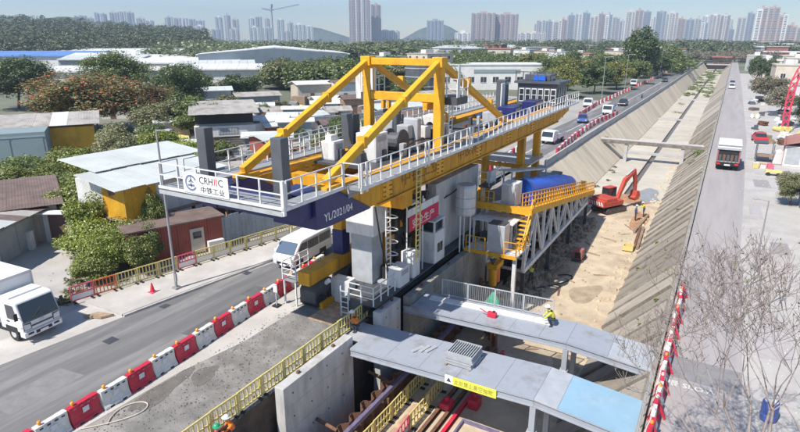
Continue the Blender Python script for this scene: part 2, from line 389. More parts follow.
# ---------------------------------------------------------------- the setting: ground, roads, channel
LT = [(-400.0, -15.6), (66.0, -15.6), (66.0, -17.9), (102.0, -17.8), (132.0, -17.5), (230.0, -17.0), (420.0, -16.8)]   # (Y, X) left rim of the channel
def lx(y):
    for (a, xa), (b, xb) in zip(LT, LT[1:]):
        if a <= y <= b and b > a: r = xa + (xb - xa) * (y - a) / (b - a)
    return r
RX = -1.2
FZ = -4.0
def strip(pts, z, mb=None, mi=0):          # pts: (Y, Xleft, Xright)
    mb = mb or MB()
    for (a, l0, r0), (b, l1, r1) in zip(pts, pts[1:]):
        mb.add([(l0, a, z), (r0, a, z), (r1, b, z), (l1, b, z)], [(0, 1, 2, 3)], mi)
    return mb
g = MB()
for (a, xa), (b, xb) in zip(LT, LT[1:]):
    if b > a: g.add([(-3000, a, -0.03), (xa, a, -0.03), (xb, b, -0.03), (-3000, b, -0.03)], [(0, 1, 2, 3)])
g.add([(RX, -400, -0.03), (3000, -400, -0.03), (3000, 420, -0.03), (RX, 420, -0.03)], [(0, 1, 2, 3)])
g.add([(-3000, 420, -0.03), (3000, 420, -0.03), (3000, 3000, -0.03), (-3000, 3000, -0.03)], [(0, 1, 2, 3)])
struct('ground', g, 'field')
y = strip([(-60, -70, -15.6), (66, -70, -15.6)], -0.024); strip([(66, -70, -17.9), (102, -75, -17.8), (132, -70, -17.5), (150, -60, -17.4)], -0.024, y)
struct('yard', y, 'yard')
struct('yard_lane', MB().add([(-31.6, 4, -0.018), (-21.5, 4, -0.018), (-21.5, 35, -0.018), (-26.6, 35, -0.018), (-31.6, 17, -0.018)], [(0, 1, 2, 3, 4)]), 'dusty')
struct('driveway', MB().add([(-52, 6, -0.014), (-31.0, 6, -0.014), (-31.0, 17.2, -0.014), (-35, 18.5, -0.014), (-44, 24, -0.014), (-52, 24, -0.014)], [(0, 1, 2, 3, 4, 5)]), 'pale_lot')
road = strip([(-60, -28.9, -21.7), (11, -28.5, -21.75), (17, -27.8, -22.0), (28, -25.9, -22.6), (40, -25.6, -21.6), (66, -25.6, -20.4), (102, -25.5, -19.6), (132, -24.8, -18.9), (230, -24.2, -18.5), (420, -23.8, -18.2), (700, -24, -18)], -0.008)
struct('left_road', road, 'asphalt')
struct('manhole_cover', MB().box(-26.3, -25.7, 14.9, 15.5, -0.01, 0.002), 'dark_steel')
kb = MB()
kp = [(-27.75, 17.2), (-27.35, 20), (-26.9, 23), (-26.2, 27.6), (-25.95, 32), (-25.95, 45)]
pv = MB()
for (xa, ya), (xb, yb) in zip(kp, kp[1:]):
    pv.add([(xa - 0.15, ya, 0.11), (xb - 0.15, yb, 0.11), (xb - 3.6, yb, 0.11), (xa - 3.6, ya, 0.11)], [(3, 2, 1, 0)][0:1])
pave = struct('pavement', pv, 'dusty')
pv0 = MB().add([(-27.9, 17.2, -0.02), (-31.35, 17.2, -0.02), (-31.35, 17.2, 0.11), (-27.9, 17.2, 0.11)], [(0, 1, 2, 3)])
pv0.build('end_kerb', 'kerbstone', pave)
n = 0
for (xa, ya), (xb, yb) in zip(kp, kp[1:]):
    L = math.hypot(xb - xa, yb - ya); k = max(1, int(L / 1.0))
    for i in range(k):
        t0, t1 = i / k, (i + 1) / k - 0.012 / L
        p = Vector((xa + (xb - xa) * t0, ya + (yb - ya) * t0, 0.05)); q = Vector((xa + (xb - xa) * t1, ya + (yb - ya) * t1, 0.05))
        MB().bar(p, q, 0.16, 0.14).build('kerb_stone', 'kerbstone', pave)
struct('site_strip', MB().add([(-21.5, 6, -0.004), (-20.7, 6, -0.004), (-20.5, 15, -.004), (-19.9, 18.5, -.004), (-19.9, 30, -0.004), (-22.3, 30, -0.004)], [(0, 1, 2, 3, 4, 5)]), 'dusty')
struct('gravel_platform', MB().add([(-21.4, 4, -0.008), (-15.6, 4, -0.008), (-15.6, 66, -0.008), (-21.0, 66, -0.008), (-22.0, 30, -0.008)], [(0, 1, 2, 3, 4)]), 'site_mix')
struct('site_plank_floor', MB().box(-18.6, -16.9, 22.2, 25.8, -0.01, 0.05), 'plank')
# right bank
rr = strip([(-40, -0.95, 2.55), (47, -0.95, 2.5), (62, -0.95, 2.8), (102, -0.95, 3.5), (203, -0.95, 3.4), (480, -1.4, 2.2), (700, -1.6, 2.0)], -0.010)
struct('right_road', rr, 'asphalt_right')
struct('road_patch', MB().add([(-0.8, 26.1, -0.006), (2.5, 26.0, -0.006), (2.5, 28.0, -0.006), (-0.85, 28.2, -0.006)], [(0, 1, 2, 3)]), 'asphalt_patch')
struct('right_pavement', strip([(-40, 2.5, 30), (47, 2.5, 30), (62, 2.8, 30), (102, 3.5, 30), (203, 3.4, 30), (300, 3, 26)], -0.020), 'pale_lot')
for x_, y_, w_, l_, m_ in ((3.2, 30, 1.6, 5, 'asphalt_patch5'), (4.6, 47, 1.2, 3, 'asphalt_patch4'), (3.3, 56, 1.0, 6, 'asphalt_patch5'), (3.9, 69, 1.5, 4, 'asphalt_patch4'), (4.0, 20, 2.0, 3.5, 'asphalt_patch4')):
    struct('pavement_patch', MB().add([(x_, y_, -.015), (x_ + w_, y_ + .15, -.015), (x_ + w_ - .2, y_ + l_, -.015), (x_ - .15, y_ + l_ - .3, -.015)], [(0, 1, 2, 3)]), m_)
for x_, y_ in ((3.6, 58.5), (4.4, 38.0), (3.2, 88)): struct('pavement_grate', MB().box(x_, x_ + .5, y_, y_ + .9, -.02, -.008), 'steel_grey')
# channel: pit, floor, banks
pit = MB()
pit.add([(-15.6, -60, -6), (-13.4, -60, -6), (-13.4, 66, -6), (-15.6, 66, -6)], [(0, 1, 2, 3)])
pit.add([(-15.6, -60, -6), (-15.6, 66, -6), (-15.6, 66, -0.03), (-15.6, -60, -0.03)], [(0, 1, 2, 3)])
pit.add([(-17.9, 66, -6), (-13.4, 66, -6), (-13.4, 66, FZ), (-17.9, 66, -0.03)], [(0, 1, 2, 3)])
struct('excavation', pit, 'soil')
fl = MB(); fl.add([(-13.45, -60, FZ), (-4.9, -60, FZ), (-4.9, 74, FZ), (-13.45, 74, FZ)], [(0, 1, 2, 3)])
fl.add([(-13.45, -60, FZ), (-13.45, 66, FZ), (-13.45, 66, -6), (-13.45, -60, -6)], [(0, 1, 2, 3)])
struct('channel_floor', fl, 'sand')
cb = MB().add([(-14.3, 66, FZ - 0.3), (-4.7, 66, FZ - 0.3), (-4.7, 424, FZ - 0.3), (-14.3, 424, FZ - 0.3)], [(0, 1, 2, 3)])
cb.add([(-17.9, 424, 0.3), (-1.2, 424, 0.3), (-1.2, 424, -5), (-17.9, 424, -5)], [(0, 1, 2, 3)])
far_floor = struct('channel_bed', cb, 'wet')
yy = 73.0
while yy < 300:
    L = 6.0
    z = FZ + rnd.uniform(-0.01, 0.01)
    for x0, x1 in ((-14.2, -9.75), (-8.95, -4.85)):
        MB().box(x0, x1, yy, yy + L - 0.05, FZ - 0.25, z).build('floor_slab', 'floor_slab', far_floor)
    yy += L
for x0, x1 in ((-14.2, -9.75), (-8.95, -4.85)):
    bx('floor_apron', 'floor_slab', far_floor, x0, x1, 301.1, 423, FZ - 0.25, FZ)
for yw in (103, 152, 205, 262):
    bx('weir_step', 'concrete', far_floor, -14.1, -4.9, yw, yw + 0.8, FZ + 0.012, FZ + 0.35)
def slope_panel(y0, y1, xt, xb, t=0.10):
    d = Vector((xb - xt, 0, FZ + 0.06)); nrm = Vector((-d.z, 0, d.x)).normalized()
    if nrm.z < 0: nrm = -nrm
    m = MB(); a = Vector((xt, 0, -0.06)); b = Vector((xb, 0, FZ))
    vs = []
    for p in (a, b):
        for yv in (y0, y1):
            vs.append((p.x, yv, p.z)); vs.append((p.x + nrm.x * t, yv, p.z + nrm.z * t))
    m.add(vs, [(0, 2, 3, 1), (4, 5, 7, 6), (0, 1, 5, 4), (2, 6, 7, 3), (1, 3, 7, 5), (0, 4, 6, 2)])
    return m
rs = MB().add([(RX, -60, -0.08), (RX, 424, -0.08), (-5.0, 424, FZ - 0.05), (-5.0, -60, FZ - 0.05)], [(0, 1, 2, 3)])
right_slope = struct('right_channel_slope', rs, 'soil')
yy = 14.0
pm = None
while yy < 230:
    w = 2.3 if yy < 120 else 4.6
    o = slope_panel(0, w - 0.16, RX - 0.03, -5.0, 0.12 + rnd.uniform(-0.05, 0.06)).build('slope_panel', 'slope_concrete', right_slope)
    o.location.y = yy
    if yy < 140:
        j = slope_panel(0, 0.26, RX - 0.05, -5.02, 0.20 + rnd.uniform(-.03, .05)).build('joint_rib', 'slope_stain', right_slope); j.location.y = yy + w - 0.21
    yy += w
slope_panel(yy, 423, RX - 0.03, -5.0).build('far_panels', 'slope_concrete', right_slope)
slope_panel(-60, 13.9, RX - 0.03, -5.0).build('near_panels', 'slope_concrete', right_slope)
ls = MB()
ys = [66, 102, 132, 230, 424]
for a, b in zip(ys, ys[1:]):
    ls.add([(lx(a + .01), a, -0.08), (lx(min(b, 420)), b, -0.08), (-14.0, b, FZ - 0.05), (-14.0, a, FZ - 0.05)], [(3, 2, 1, 0)])
left_slope = struct('left_channel_slope', ls, 'soil')
yy = 66.3
while yy < 230:
    w = 3.4 if yy < 140 else 6.0
    slope_panel(yy, yy + w - 0.07, lx(yy + w / 2) + 0.03, -14.0, 0.09 + rnd.uniform(-0.02, 0.03)).build('slope_panel', 'slope_pale', left_slope)
    yy += w
slope_panel(yy, 423, -16.85, -14.0).build('far_panels', 'slope_pale', left_slope)
# parapets along both rims, cast in lengths
pr = thing('right_parapet', 'low dark kerb wall along the right rim of the channel', 'kerb wall', (RX, 20, 0))
yy = 12.0
while yy < 240:
    L = 4.0 if yy < 120 else 8.0
    bx('kerb_length', 'concrete_old', pr, RX - 0.02, RX + 0.2, yy, yy + L - 0.04, -0.1, 0.30 + rnd.uniform(-.01, .01)); yy += L
bx('kerb_length', 'concrete_old', pr, RX - 0.02, RX + 0.2, yy, 422, -0.1, 0.30)
pl = thing('left_parapet', 'pale concrete parapet between the left road and the channel slope', 'parapet', (-17.9, 70, 0))
yy = 67.0
while yy < 420:
    L = 5.0 if yy < 160 else 20.0
    MB().bar((lx(yy) - 0.1, yy, 0.42), (lx(min(yy + L, 419.9)) - 0.1, yy + L - 0.05, 0.42), 0.22, 0.96).build('parapet_length', 'concrete', pl)
    yy += L
# loose earth, stains and mats on the channel floor (real thin sheets with their own outline)
def blob(name, mat, cx, cy, rx, ry, z, seed, kind='structure'):
    r = random.Random(seed); m = MB(); n = 22; vs = [(cx, cy, z)]
    ph = [r.uniform(0, 6.28) for _ in range(4)]
    for i in range(n):
        t = 6.283 * i / n
        k = 1 + 0.22 * math.sin(2 * t + ph[0]) + 0.14 * math.sin(3 * t + ph[1]) + 0.1 * math.sin(5 * t + ph[2]) + r.uniform(-.06, .06)
        vs.append((cx + rx * k * math.cos(t), cy + ry * k * math.sin(t), z))
    m.add(vs, [(0, 1 + i, 1 + (i + 1) % n) for i in range(n)])
    return tag(m.build(name, mat), kind=kind)
blob('damp_earth', 'damp_sand', -7.4, 42.0, 0.9, 2.2, FZ + 0.006, 1)
blob('damp_earth', 'damp_sand', -10.3, 44.5, 0.7, 2.6, FZ + 0.006, 2)
blob('rusty_earth', 'rust_ground', -8.6, 72.5, 1.9, 3.0, FZ + 0.008, 3)
blob('rusty_earth', 'rust_ground', -6.4, 64.0, 0.7, 4.2, FZ + 0.008, 4)
blob('grey_sheeting', 'grey_mat', -6.9, 75.5, 1.5, 3.2, FZ + 0.03, 5)
blob('damp_earth', 'damp_sand', -7.2, 27.5, 1.1, 1.4, FZ + 0.006, 7)
blob('damp_earth', 'damp_sand', -6.2, 31.0, 0.8, 1.2, FZ + 0.006, 9)
for k in range(7):
    pass
blob('damp_patch', 'damp', -20.0, 13.6, 0.55, 1.6, 0.002, 10)
blob('damp_patch', 'damp', -19.3, 15.4, 0.5, .8, 0.002, 11)
# far hills
def hill(name, cx, cy, rx, ry, h, seed):
    r = random.Random(seed); m = MB(); nu, nv = 40, 12; vs = []
    ph = [r.uniform(0, 6.28) for _ in range(6)]
    for j in range(nv + 1):
        q = j / nv
        for i in range(nu):
            t = 6.283 * i / nu
            k = q * (1 + 0.12 * math.sin(2 * t + ph[0]) + 0.08 * math.sin(5 * t + ph[1]))
            hh = h * (0.5 + 0.5 * math.cos(math.pi * min(1, q))) * (1 + 0.12 * math.sin(3 * t + ph[2] + 4 * q) + 0.08 * math.sin(7 * t + ph[3])) - (2 if q > .98 else 0)
            vs.append((cx + rx * k * math.cos(t), cy + ry * k * math.sin(t), hh))
    fs = [(j * nu + i, j * nu + (i + 1) % nu, (j + 1) * nu + (i + 1) % nu, (j + 1) * nu + i) for j in range(nv) for i in range(nu)]
    m.add(vs, fs); return struct(name, m, 'hill', True)
# ---------------------------------------------------------------- the launching gantry
GX0, GX1 = -20.0, -15.0                     # centre lines of the two girders
gan = thing('launching_gantry', 'large yellow launching gantry with navy nose straddling the roadside works', 'gantry', (-17.5, 26.0, 0.0))
DZ = 8.5
for gx in (GX0, GX1):
    y = MB()
    y.prism([(19.9, DZ), (62, DZ), (62, 7.6), (58, 7.0), (22.6, 7.0)], 'x', gx - 0.42, gx + 0.42)
    g_ = y.build('girder', 'yellow_girder', gan, bevel=0.02)
    MB().prism([(18.2, DZ - .004), (19.88, DZ - .004), (22.55, 7.004), (22.3, 6.98), (18.9, 7.02), (18.2, 7.1)] if gx == GX1 else [(17.3, DZ - .004), (19.88, DZ - .004), (22.55, 7.004), (20.3, 7.15), (17.3, 7.6)], 'x', gx - (1.95 if gx == GX1 else .44), gx + 0.5).build('girder_nose', 'navy', gan, bevel=0.02)
    s_ = -1 if gx == GX0 else 1
    for yy in [23.6 + 2.4 * k for k in range(16)]:
        bx('stiffener', 'yellow_girder', g_, gx + s_ * 0.42 - (0.05 if s_ > 0 else 0.0), gx + s_ * 0.42 + (0.05 if s_ < 0 else 0.0) + s_ * 0.03, yy, yy + 0.07, 7.12, 8.38)
    bx('lower_flange', 'yellow_girder', g_, gx - 0.52, gx + 0.52, 23.2, 57.8, 6.9, 7.0)
bx('front_beam', 'navy', gan, GX0 + 0.45, GX1 + .3, 17.35, 18.15, 7.62, 8.45, 0.02)
bx('nose_apron', 'navy', gan, -20.9, -20.46, 17.35, 20.6, 7.7, 8.42, 0.02)
for yy in (22.5, 36.0, 46.5, 58.0):
    bx('cross_beam', 'yellow_girder', gan, GX0 + 0.43, GX1 - 0.43, yy, yy + 0.6, 7.5, 8.2, 0.02)
# decks
bx('side_walkway', 'grating', gan, -14.5, -13.62, 20.3, 62, 8.46, 8.60)
bx('side_walkway', 'grating', gan, -21.45, -20.44, 17.2, 62, 8.46, 8.60)
bx('front_walkway', 'grating', gan, -21.75, -14.5, 16.15, 17.28, 8.46, 8.60)
bx('nose_walkway', 'grating', gan, -15.2, -14.52, 17.3, 20.28, 8.51, 8.60)
bx('toe_board', 'steel_white', gan, -13.615, -13.57, 20.3, 62, 8.46, 8.62)
bx('toe_board', 'steel_white', gan, -14.5, -14.46, 16.15, 20.28, 8.46, 8.62)
bx('toe_board', 'steel_white', gan, -21.75, -14.46, 16.09, 16.14, 8.54, 8.66)
bx('under_beam', 'steel_grey', gan, -21.75, -14.5, 16.1, 16.3, 8.28, 8.455)
bx('toe_board', 'steel_white', gan, -21.5, -21.455, 17.2, 62, 8.42, 8.66)
bx('machinery_deck', 'dark_steel', gan, GX0 + 0.46, GX1 - 0.46, 24.6, 35.4, 8.3, 8.44)
bx('rear_deck', 'navy', gan, GX0 + 0.46, GX1 - 0.46, 47.6, 57.8, 8.3, 8.44)
for yy in [20.6 + 3 * k for k in range(14)]:
    MB().prism([(-14.56, 8.44), (-13.7, 8.44), (-14.56, 7.9)], 'y', yy, yy + 0.06).build('bracket', 'steel_grey', gan)
# railings: every stanchion is its own piece
post_me = MB().box(-0.03, 0.03, -0.03, 0.03, 0, 1.08).mesh('post', 'steel_white')
wide_me = MB().box(-0.035, 0.035, -0.07, 0.07, -0.25, 1.12).mesh('post', 'steel_white')
def posts(pts, me, par):
    for p in pts:
        o = put('post', me, par); o.location = p
def railing(par, a, b, step, zs=(0.55, 1.08), me=None, ends=False, mat='steel_white', w=0.045):
    a = Vector(a); b = Vector(b); L = (b - a).length; k = max(1, int(round(L / step)))
    posts([a + (b - a) * (i / k) for i in range(k + 1)], me or post_me, par)
    for z in zs: MB().bar(a + Z * z, b + Z * z, w, w).build('rail', mat, par)
railing(gan, (-13.66, 20.3, 8.6), (-13.66, 61.9, 8.6), 0.93)
railing(gan, (-14.5, 16.4, 8.6), (-14.5, 20.2, 8.6), 0.95)
railing(gan, (-14.5, 20.3, 8.6), (-13.66, 20.3, 8.6), 0.84)
posts([(-13.60, y, 8.6) for y in (20.4, 26.6, 32.6, 38.6, 44.6, 50.6, 56.6)] + [(-13.60, y, 8.6) for y in (20.8, 27.0, 33.0)], wide_me, gan)
railing(gan, (-21.4, 17.3, 8.6), (-21.4, 61.9, 8.6), 0.93)
railing(gan, (-21.7, 16.2, 8.6), (-14.5, 16.2, 8.6), 1.2)
railing(gan, (-21.7, 16.2, 8.6), (-21.7, 17.2, 8.6), 1.0)
bx('corner_post', 'steel_white', gan, -14.56, -14.42, 16.12, 16.26, 8.3, 9.72)
railing(gan, (-20.44, 22.8, 8.6), (-20.44, 29, 8.6), 1.0)
# dark posts at the front
bx('front_post', 'charcoal', gan, -20.42, -19.86, 17.35, 17.85, 8.51, 11.2, 0.03)
bx('front_post', 'charcoal', gan, -16.05, -15.48, 17.35, 17.85, 8.46, 11.1, 0.03)
# sign board on the front railing
sb = bx('sign_board', 'lettering_white', gan, -20.0, -17.3, 16.05, 16.085, 8.62, 9.5)
def ring(cx, cz, r0, r1, a0, a1, y, n=20):
    m = MB(); vs = []
    for i in range(n + 1):
        t = a0 + (a1 - a0) * i / n
        vs += [(cx + r0 * math.cos(t), y, cz + r0 * math.sin(t)), (cx + r1 * math.cos(t), y, cz + r1 * math.sin(t))]
    return m.add(vs, [(2 * i, 2 * i + 1, 2 * i + 3, 2 * i + 2) for i in range(n)])
ex0, ez0, ey0 = -19.5, 9.06, 16.044
em = ring(ex0, ez0, 0.27, 0.36, 0.45, 5.75, ey0)
em.add([(ex0 - .03, ey0, ez0 - .2), (ex0 + .03, ey0, ez0 - .2), (ex0 + .03, ey0, ez0 + .27), (ex0 - .03, ey0, ez0 + .27)], [(0, 1, 2, 3)])
em.add([(ex0 - .17, ey0, ez0 + .03), (ex0, ey0, ez0 + .18), (ex0 + .17, ey0, ez0 + .03), (ex0 + .12, ey0, ez0), (ex0, ey0, ez0 + .1), (ex0 - .12, ey0, ez0)], [(0, 1, 2, 3, 4, 5)])
em.add([(ex0 - .2, ey0, ez0 - .15), (ex0 + .2, ey0, ez0 - .15), (ex0 + .2, ey0, ez0 - .06), (ex0 - .2, ey0, ez0 - .06)], [(0, 1, 2, 3)])
em.build('emblem', 'emblem_blue', sb)
lettering('CRH', 0.44, 'lettering_dark', sb, (-19.0, 16.043, 9.1), (1, 0, 0), (0, 0, 1), squash=.95)
lettering('II', 0.44, 'lettering_red', sb, (-18.12, 16.043, 9.1), (1, 0, 0), (0, 0, 1))
lettering('C', 0.44, 'lettering_dark', sb, (-17.88, 16.043, 9.1), (1, 0, 0), (0, 0, 1))
lettering('中铁工业', 0.30, 'lettering_dark', sb, (-18.95, 16.043, 8.73), (1, 0, 0), (0, 0, 1), squash=1.2)
lettering('YL/2021/04', 0.52, 'lettering_white', gan, (-14.492, 18.75, 7.32), (0, 1, 0), (0, 0.0, 1), squash=0.9)
lettering('中铁工业', 0.95, 'lettering_brown', gan, (-14.572, 25.6, 7.42), (0, 1, 0), (0, 0, 1), squash=1.25)
lettering('中铁装备', 0.7, 'lettering_brown', gan, (-14.572, 33.0, 7.5), (0, 1, 0), (0, 0, 1), squash=1.6)
# portal frame
for gx in (GX0, GX1):
    bx('portal_column', 'yellow', gan, gx - 0.26, gx + 0.26, 30.75, 31.27, DZ, 13.35, 0.03)
    bx('column_head', 'yellow', gan, gx - 0.34, gx + 0.34, 30.62, 31.4, 13.35, 13.93, 0.03)
    bx('base_shoe', 'yellow', gan, gx - 0.35, gx + 0.35, 19.2, 20.4, DZ, 8.72, 0.02)
    MB().bar((gx, 19.6, 8.85), (gx, 30.75, 13.55), 0.36, 0.38).build('front_brace', 'yellow', gan, bevel=0.03)
    MB().bar((gx, 43.2, 8.7), (gx, 31.3, 13.55), 0.36, 0.38).build('back_brace', 'yellow', gan, bevel=0.03)
    bx('base_shoe', 'yellow', gan, gx - 0.4, gx + 0.4, 42.6, 43.9, DZ, 8.72, 0.02)
bx('portal_beam', 'yellow', gan, GX0 + 0.35, GX1 - 0.35, 30.78, 31.24, 13.42, 13.84, 0.03)
bx('portal_beam', 'yellow', gan, GX0 + 0.27, GX1 - 0.27, 30.8, 31.22, 11.3, 11.8, 0.03)
for gx in (-18.9, -18.5): bx('lug', 'yellow', gan, gx - 0.09, gx + 0.09, 30.85, 31.15, 10.75, 11.25)
bx('lug', 'yellow', gan, -15.9, -15.6, 30.6, 31.4, 10.85, 11.25)
def column_platform(x0, x1, y0, y1, z):
    bx('column_platform', 'dark_steel', gan, x0, x1, y0, y1, z - 0.45, z)
    for a, b in (((x0, y0), (x1, y0)), ((x1, y0), (x1, y1)), ((x0, y0), (x0, y1))):
        railing(gan, (a[0], a[1], z), (b[0], b[1], z), 0.9, zs=(0.5, 1.08), me=post_me)
    bx('hoop_plate', 'steel_white', gan, x0 + 0.03, x0 + 0.5, y0 - 0.03, y0, z + 0.05, z + 1.6)
    bx('hoop_plate', 'steel_white', gan, x1, x1 + 0.03, y0 + 0.05, y0 + 0.35, z, z + 1.9)
column_platform(-15.4, -14.0, 31.4, 33.0, 11.6)
column_platform(-21.2, -19.9, 31.4, 32.8, 11.6)
bx('hoop_plate', 'steel_white', gan, -20.75, -20.4, 30.7, 30.75, 11.3, 13.1)
bx('hoop_plate', 'steel_white', gan, -19.6, -19.45, 30.62, 30.66, 11.9, 13.2)
def ladder(par, x, y, z0, z1, dx, dy, mat='steel_white', cage=False):
    d = Vector((dx, dy, 0)).normalized() * 0.24
    for s in (-1, 1): MB().bar((x + s * d.x, y + s * d.y, z0), (x + s * d.x, y + s * d.y, z1), 0.06).build('ladder_stile', mat, par)
    z = z0 + 0.3
    while z < z1:
        MB().bar((x - d.x, y - d.y, z), (x + d.x, y + d.y, z), 0.05).build('rung', mat, par); z += 0.32
    if cage:
        u = Vector((-d.y, d.x, 0)) * (1 / 0.24)
        z = z0 + 1.2
        while z < z1:
            m = MB(); pr_ = None
            for i in range(9):
                t = math.pi * i / 8
                p = Vector((x, y, z)) + d * (1.3 * math.cos(t)) + u * (0.62 * math.sin(t)) * cage
                if pr_ is not None: m.bar(pr_, p, 0.045)
                pr_ = p
            m.build('cage_hoop', mat, par); z += 0.75
ladder(gan, -14.62, 31.9, 8.6, 11.6, 0, 1)
ladder(gan, -14.32, 27.2, 2.6, 8.4, 0, 1, 'fence_yellow')
# machinery standing on the decks
def cabinet(x0, x1, y0, y1, z0, z1, mat='steel_white', lid=True):
    c = bx('cabinet', mat, gan, x0, x1, y0, y1, z0, z1, 0.03)
    bx('door', mat, c, x0 + 0.06, (x0 + x1) / 2 - 0.02, y0 - 0.018, y0, z0 + 0.08, z1 - 0.08)
    bx('door', mat, c, (x0 + x1) / 2 + 0.02, x1 - 0.06, y0 - 0.018, y0, z0 + 0.08, z1 - 0.08)
    bx('vent', 'steel_grey', c, x1, x1 + 0.015, y0 + 0.2, y1 - 0.2, z1 - 0.45, z1 - 0.15)
    if lid: bx('lid', mat, c, x0 + 0.2, x1 - 0.3, y0 + 0.15, y1 - 0.3, z1, z1 + 0.3)
    return c
cabinet(-17.6, -16.3, 25.9, 27.2, 8.44, 10.0)
cabinet(-19.5, -18.6, 25.2, 26.2, 8.44, 9.5)
cabinet(-19.6, -18.9, 28.4, 29.2, 8.44, 9.3, 'dark_steel')
def winch(x, y, z, r, w, s=1.0):
    wn_ = MB().tube((x - w / 2, y, z + r), (x + w / 2, y, z + r), r * 0.7, n=14).build('winch_drum', 'charcoal', gan)
    for sx in (-1, 1): MB().tube((x + sx * w / 2, y, z + r), (x + sx * (w / 2 + 0.09), y, z + r), r, n=14).build('drum_flange', 'dark_steel', wn_)
    MB().box(x - w / 2 - 0.2, x + w / 2 + 0.2, y - r * .9, y + r * .9, z, z + 0.22).build('winch_bed', 'dark_steel', gan)
    bx('motor', 'steel_grey', gan, x - w / 2, x + w / 2, y + r, y + r + 0.6, z, z + 0.8 * s, 0.05)
winch(-16.6, 28.6, 8.44, 0.75, 0.8, 2.0)
winch(-17.9, 29.2, 8.44, 0.6, 0.7, 2.2)
winch(-18.8, 33.4, 8.44, 0.7, 1.0, 1.6)
winch(-16.4, 33.4, 8.44, 0.65, 0.8, 1.4)
bx('pump_unit', 'steel_grey', gan, -16.9, -15.9, 30.0, 30.5, 8.44, 10.4, 0.08)
bx('pump_unit', 'charcoal', gan, -18.4, -17.3, 29.9, 30.4, 8.44, 10.6, 0.08)
bx('hydraulic_tank', 'steel_white', gan, -17.2, -16.2, 31.6, 32.4, 8.44, 9.7, 0.05)
for i in range(9):
    p = Vector((-19.2 + 0.42 * i, 32 + rnd.uniform(0, 2.4), 8.44))
    MB().tube(p, p + Z * rnd.uniform(0.5, 1.6), 0.09, n=8).build('valve_stack', rnd.choice(['dark_steel', 'steel_grey', 'charcoal']), gan)
bx('winch_frame', 'charcoal', gan, -20.3, -19.4, 28.3, 29.0, 8.51, 10.6, 0.03)
bx('winch_frame', 'charcoal', gan, -20.3, -19.4, 33.2, 34.2, 8.51, 10.4, 0.03)
# machine house at the rear end
cabn = bx('machine_house', 'charcoal', gan, -18.6, -14.6, 56.6, 60.2, 8.51, 10.7, 0.03)
bx('roof', 'charcoal', cabn, -18.9, -14.3, 56.3, 60.5, 10.7, 10.9)
for i in range(6):
    x0 = -18.4 + i * 0.64
    w_ = bx('window', 'lettering_white', cabn, x0, x0 + 0.5, 56.56, 56.6, 8.9, 10.2)
    bx('pane', 'glass', w_, x0 + .05, x0 + .45, 56.54, 56.56, 9.0, 9.55); bx('pane', 'glass', w_, x0 + .05, x0 + .45, 56.54, 56.56, 9.62, 10.12)
    pass
for i in range(4):
    y0 = 56.9 + i * 0.9
    w_ = bx('window', 'glass', cabn, -14.6, -14.56, y0, y0 + 0.6, 9.1, 10.2)
    bx('glazing_bar', 'steel_white', w_, -14.56, -14.53, y0 + 0.32, y0 + 0.38, 9.1, 10.2)
for i in range(7):
    bx('roof_rail_post', 'charcoal', cabn, -18.8 + i * 0.73, -18.72 + i * 0.73, 56.35, 56.43, 10.9, 11.8)
MB().box(-18.8, -14.4, 56.35, 56.42, 11.76, 11.84).build('roof_rail', 'charcoal', cabn)
cabinet(-18.2, -15.6, 57.5, 59.6, 10.9, 11.5, 'charcoal', False)
bx('blue_cover', 'tarp_blue', gan, -17.2, -16.0, 57.2, 57.49, 10.95, 11.4)
cabinet(-19.4, -18.5, 52.6, 53.6, 8.44, 11.2, 'charcoal', False)
bx('white_plate', 'steel_white', gan, -18.35, -18.25, 51.0, 51.9, 8.44, 11.0)
cabinet(-17.9, -16.3, 49.2, 51.0, 8.44, 9.1, 'navy', False)
cabinet(-16.9, -15.6, 53.0, 55.4, 8.44, 9.3, 'navy', False)
cabinet(-19.3, -18.0, 37.0, 38.4, 8.44 - .3, 9.6, 'steel_white', False)
cabinet(-17.4, -16.2, 44.2, 45.6, 8.2, 9.2, 'steel_grey', False)
bx('middle_deck', 'dark_steel', gan, GX0 + 0.46, GX1 - 0.46, 36.7, 46.4, 8.0, 8.14)
# front right leg, standing on the dark track beam
bx('leg_head', 'steel_white', gan, -18.25, -16.35, 25.6, 27.2, 4.15, 6.0, 0.03)
bx('leg_column', 'steel_grey', gan, -18.05, -16.6, 25.8, 27.0, 1.1, 4.15, 0.03)
bx('leg_plinth', 'dark_steel', gan, -18.25, -17.12, 25.4, 27.3, 0.05, 1.1, 0.03)
bx('leg_packing', 'yellow_girder', gan, -18.2, -14.6, 25.9, 27.0, 6.0, 6.9)
bx('base_block', 'steel_white', gan, -18.75, -17.5, 24.6, 25.38, 0.05, 1.5, 0.03)
trk = bx('track_beam', 'dark_steel', gan, -17.1, -15.75, 23.4, 45.0, 0.42, 1.1, 0.03)
for k in range(13):
    MB().tube((-17.0, 25.0 + 1.55 * k, 0.4), (-15.85, 25.0 + 1.55 * k, 0.4), 0.4, n=16).build('track_wheel', 'black', trk)
    bx('axle_box', 'fence_yellow' if k % 3 == 0 else 'dark_steel', trk, -15.75, -15.64, 24.8 + 1.55 * k, 25.2 + 1.55 * k, 0.3, 0.7)
bx('track_walkway', 'dark_steel', gan, -15.75, -14.85, 23.4, 45, 1.02, 1.1)
for yy in range(24, 45, 2): bx('walkway_bracket', 'dark_steel', gan, -15.75, -15.62, yy, yy + .12, .5, 1.02)
railing(gan, (-15.0, 23.4, 1.1), (-15.0, 25.7, 1.1), 0.8, zs=(0.4, 0.75, 1.08))
railing(gan, (-16.6, 23.4, 1.1), (-15.0, 23.4, 1.1), 0.8, zs=(0.4, 0.75, 1.08))
ladder(gan, -16.85, 23.3, 0.02, 1.9, 1, 0)
ladder(gan, -15.85, 26.4, 1.1, 6.6, 0, 1, 'steel_white', cage=-1)
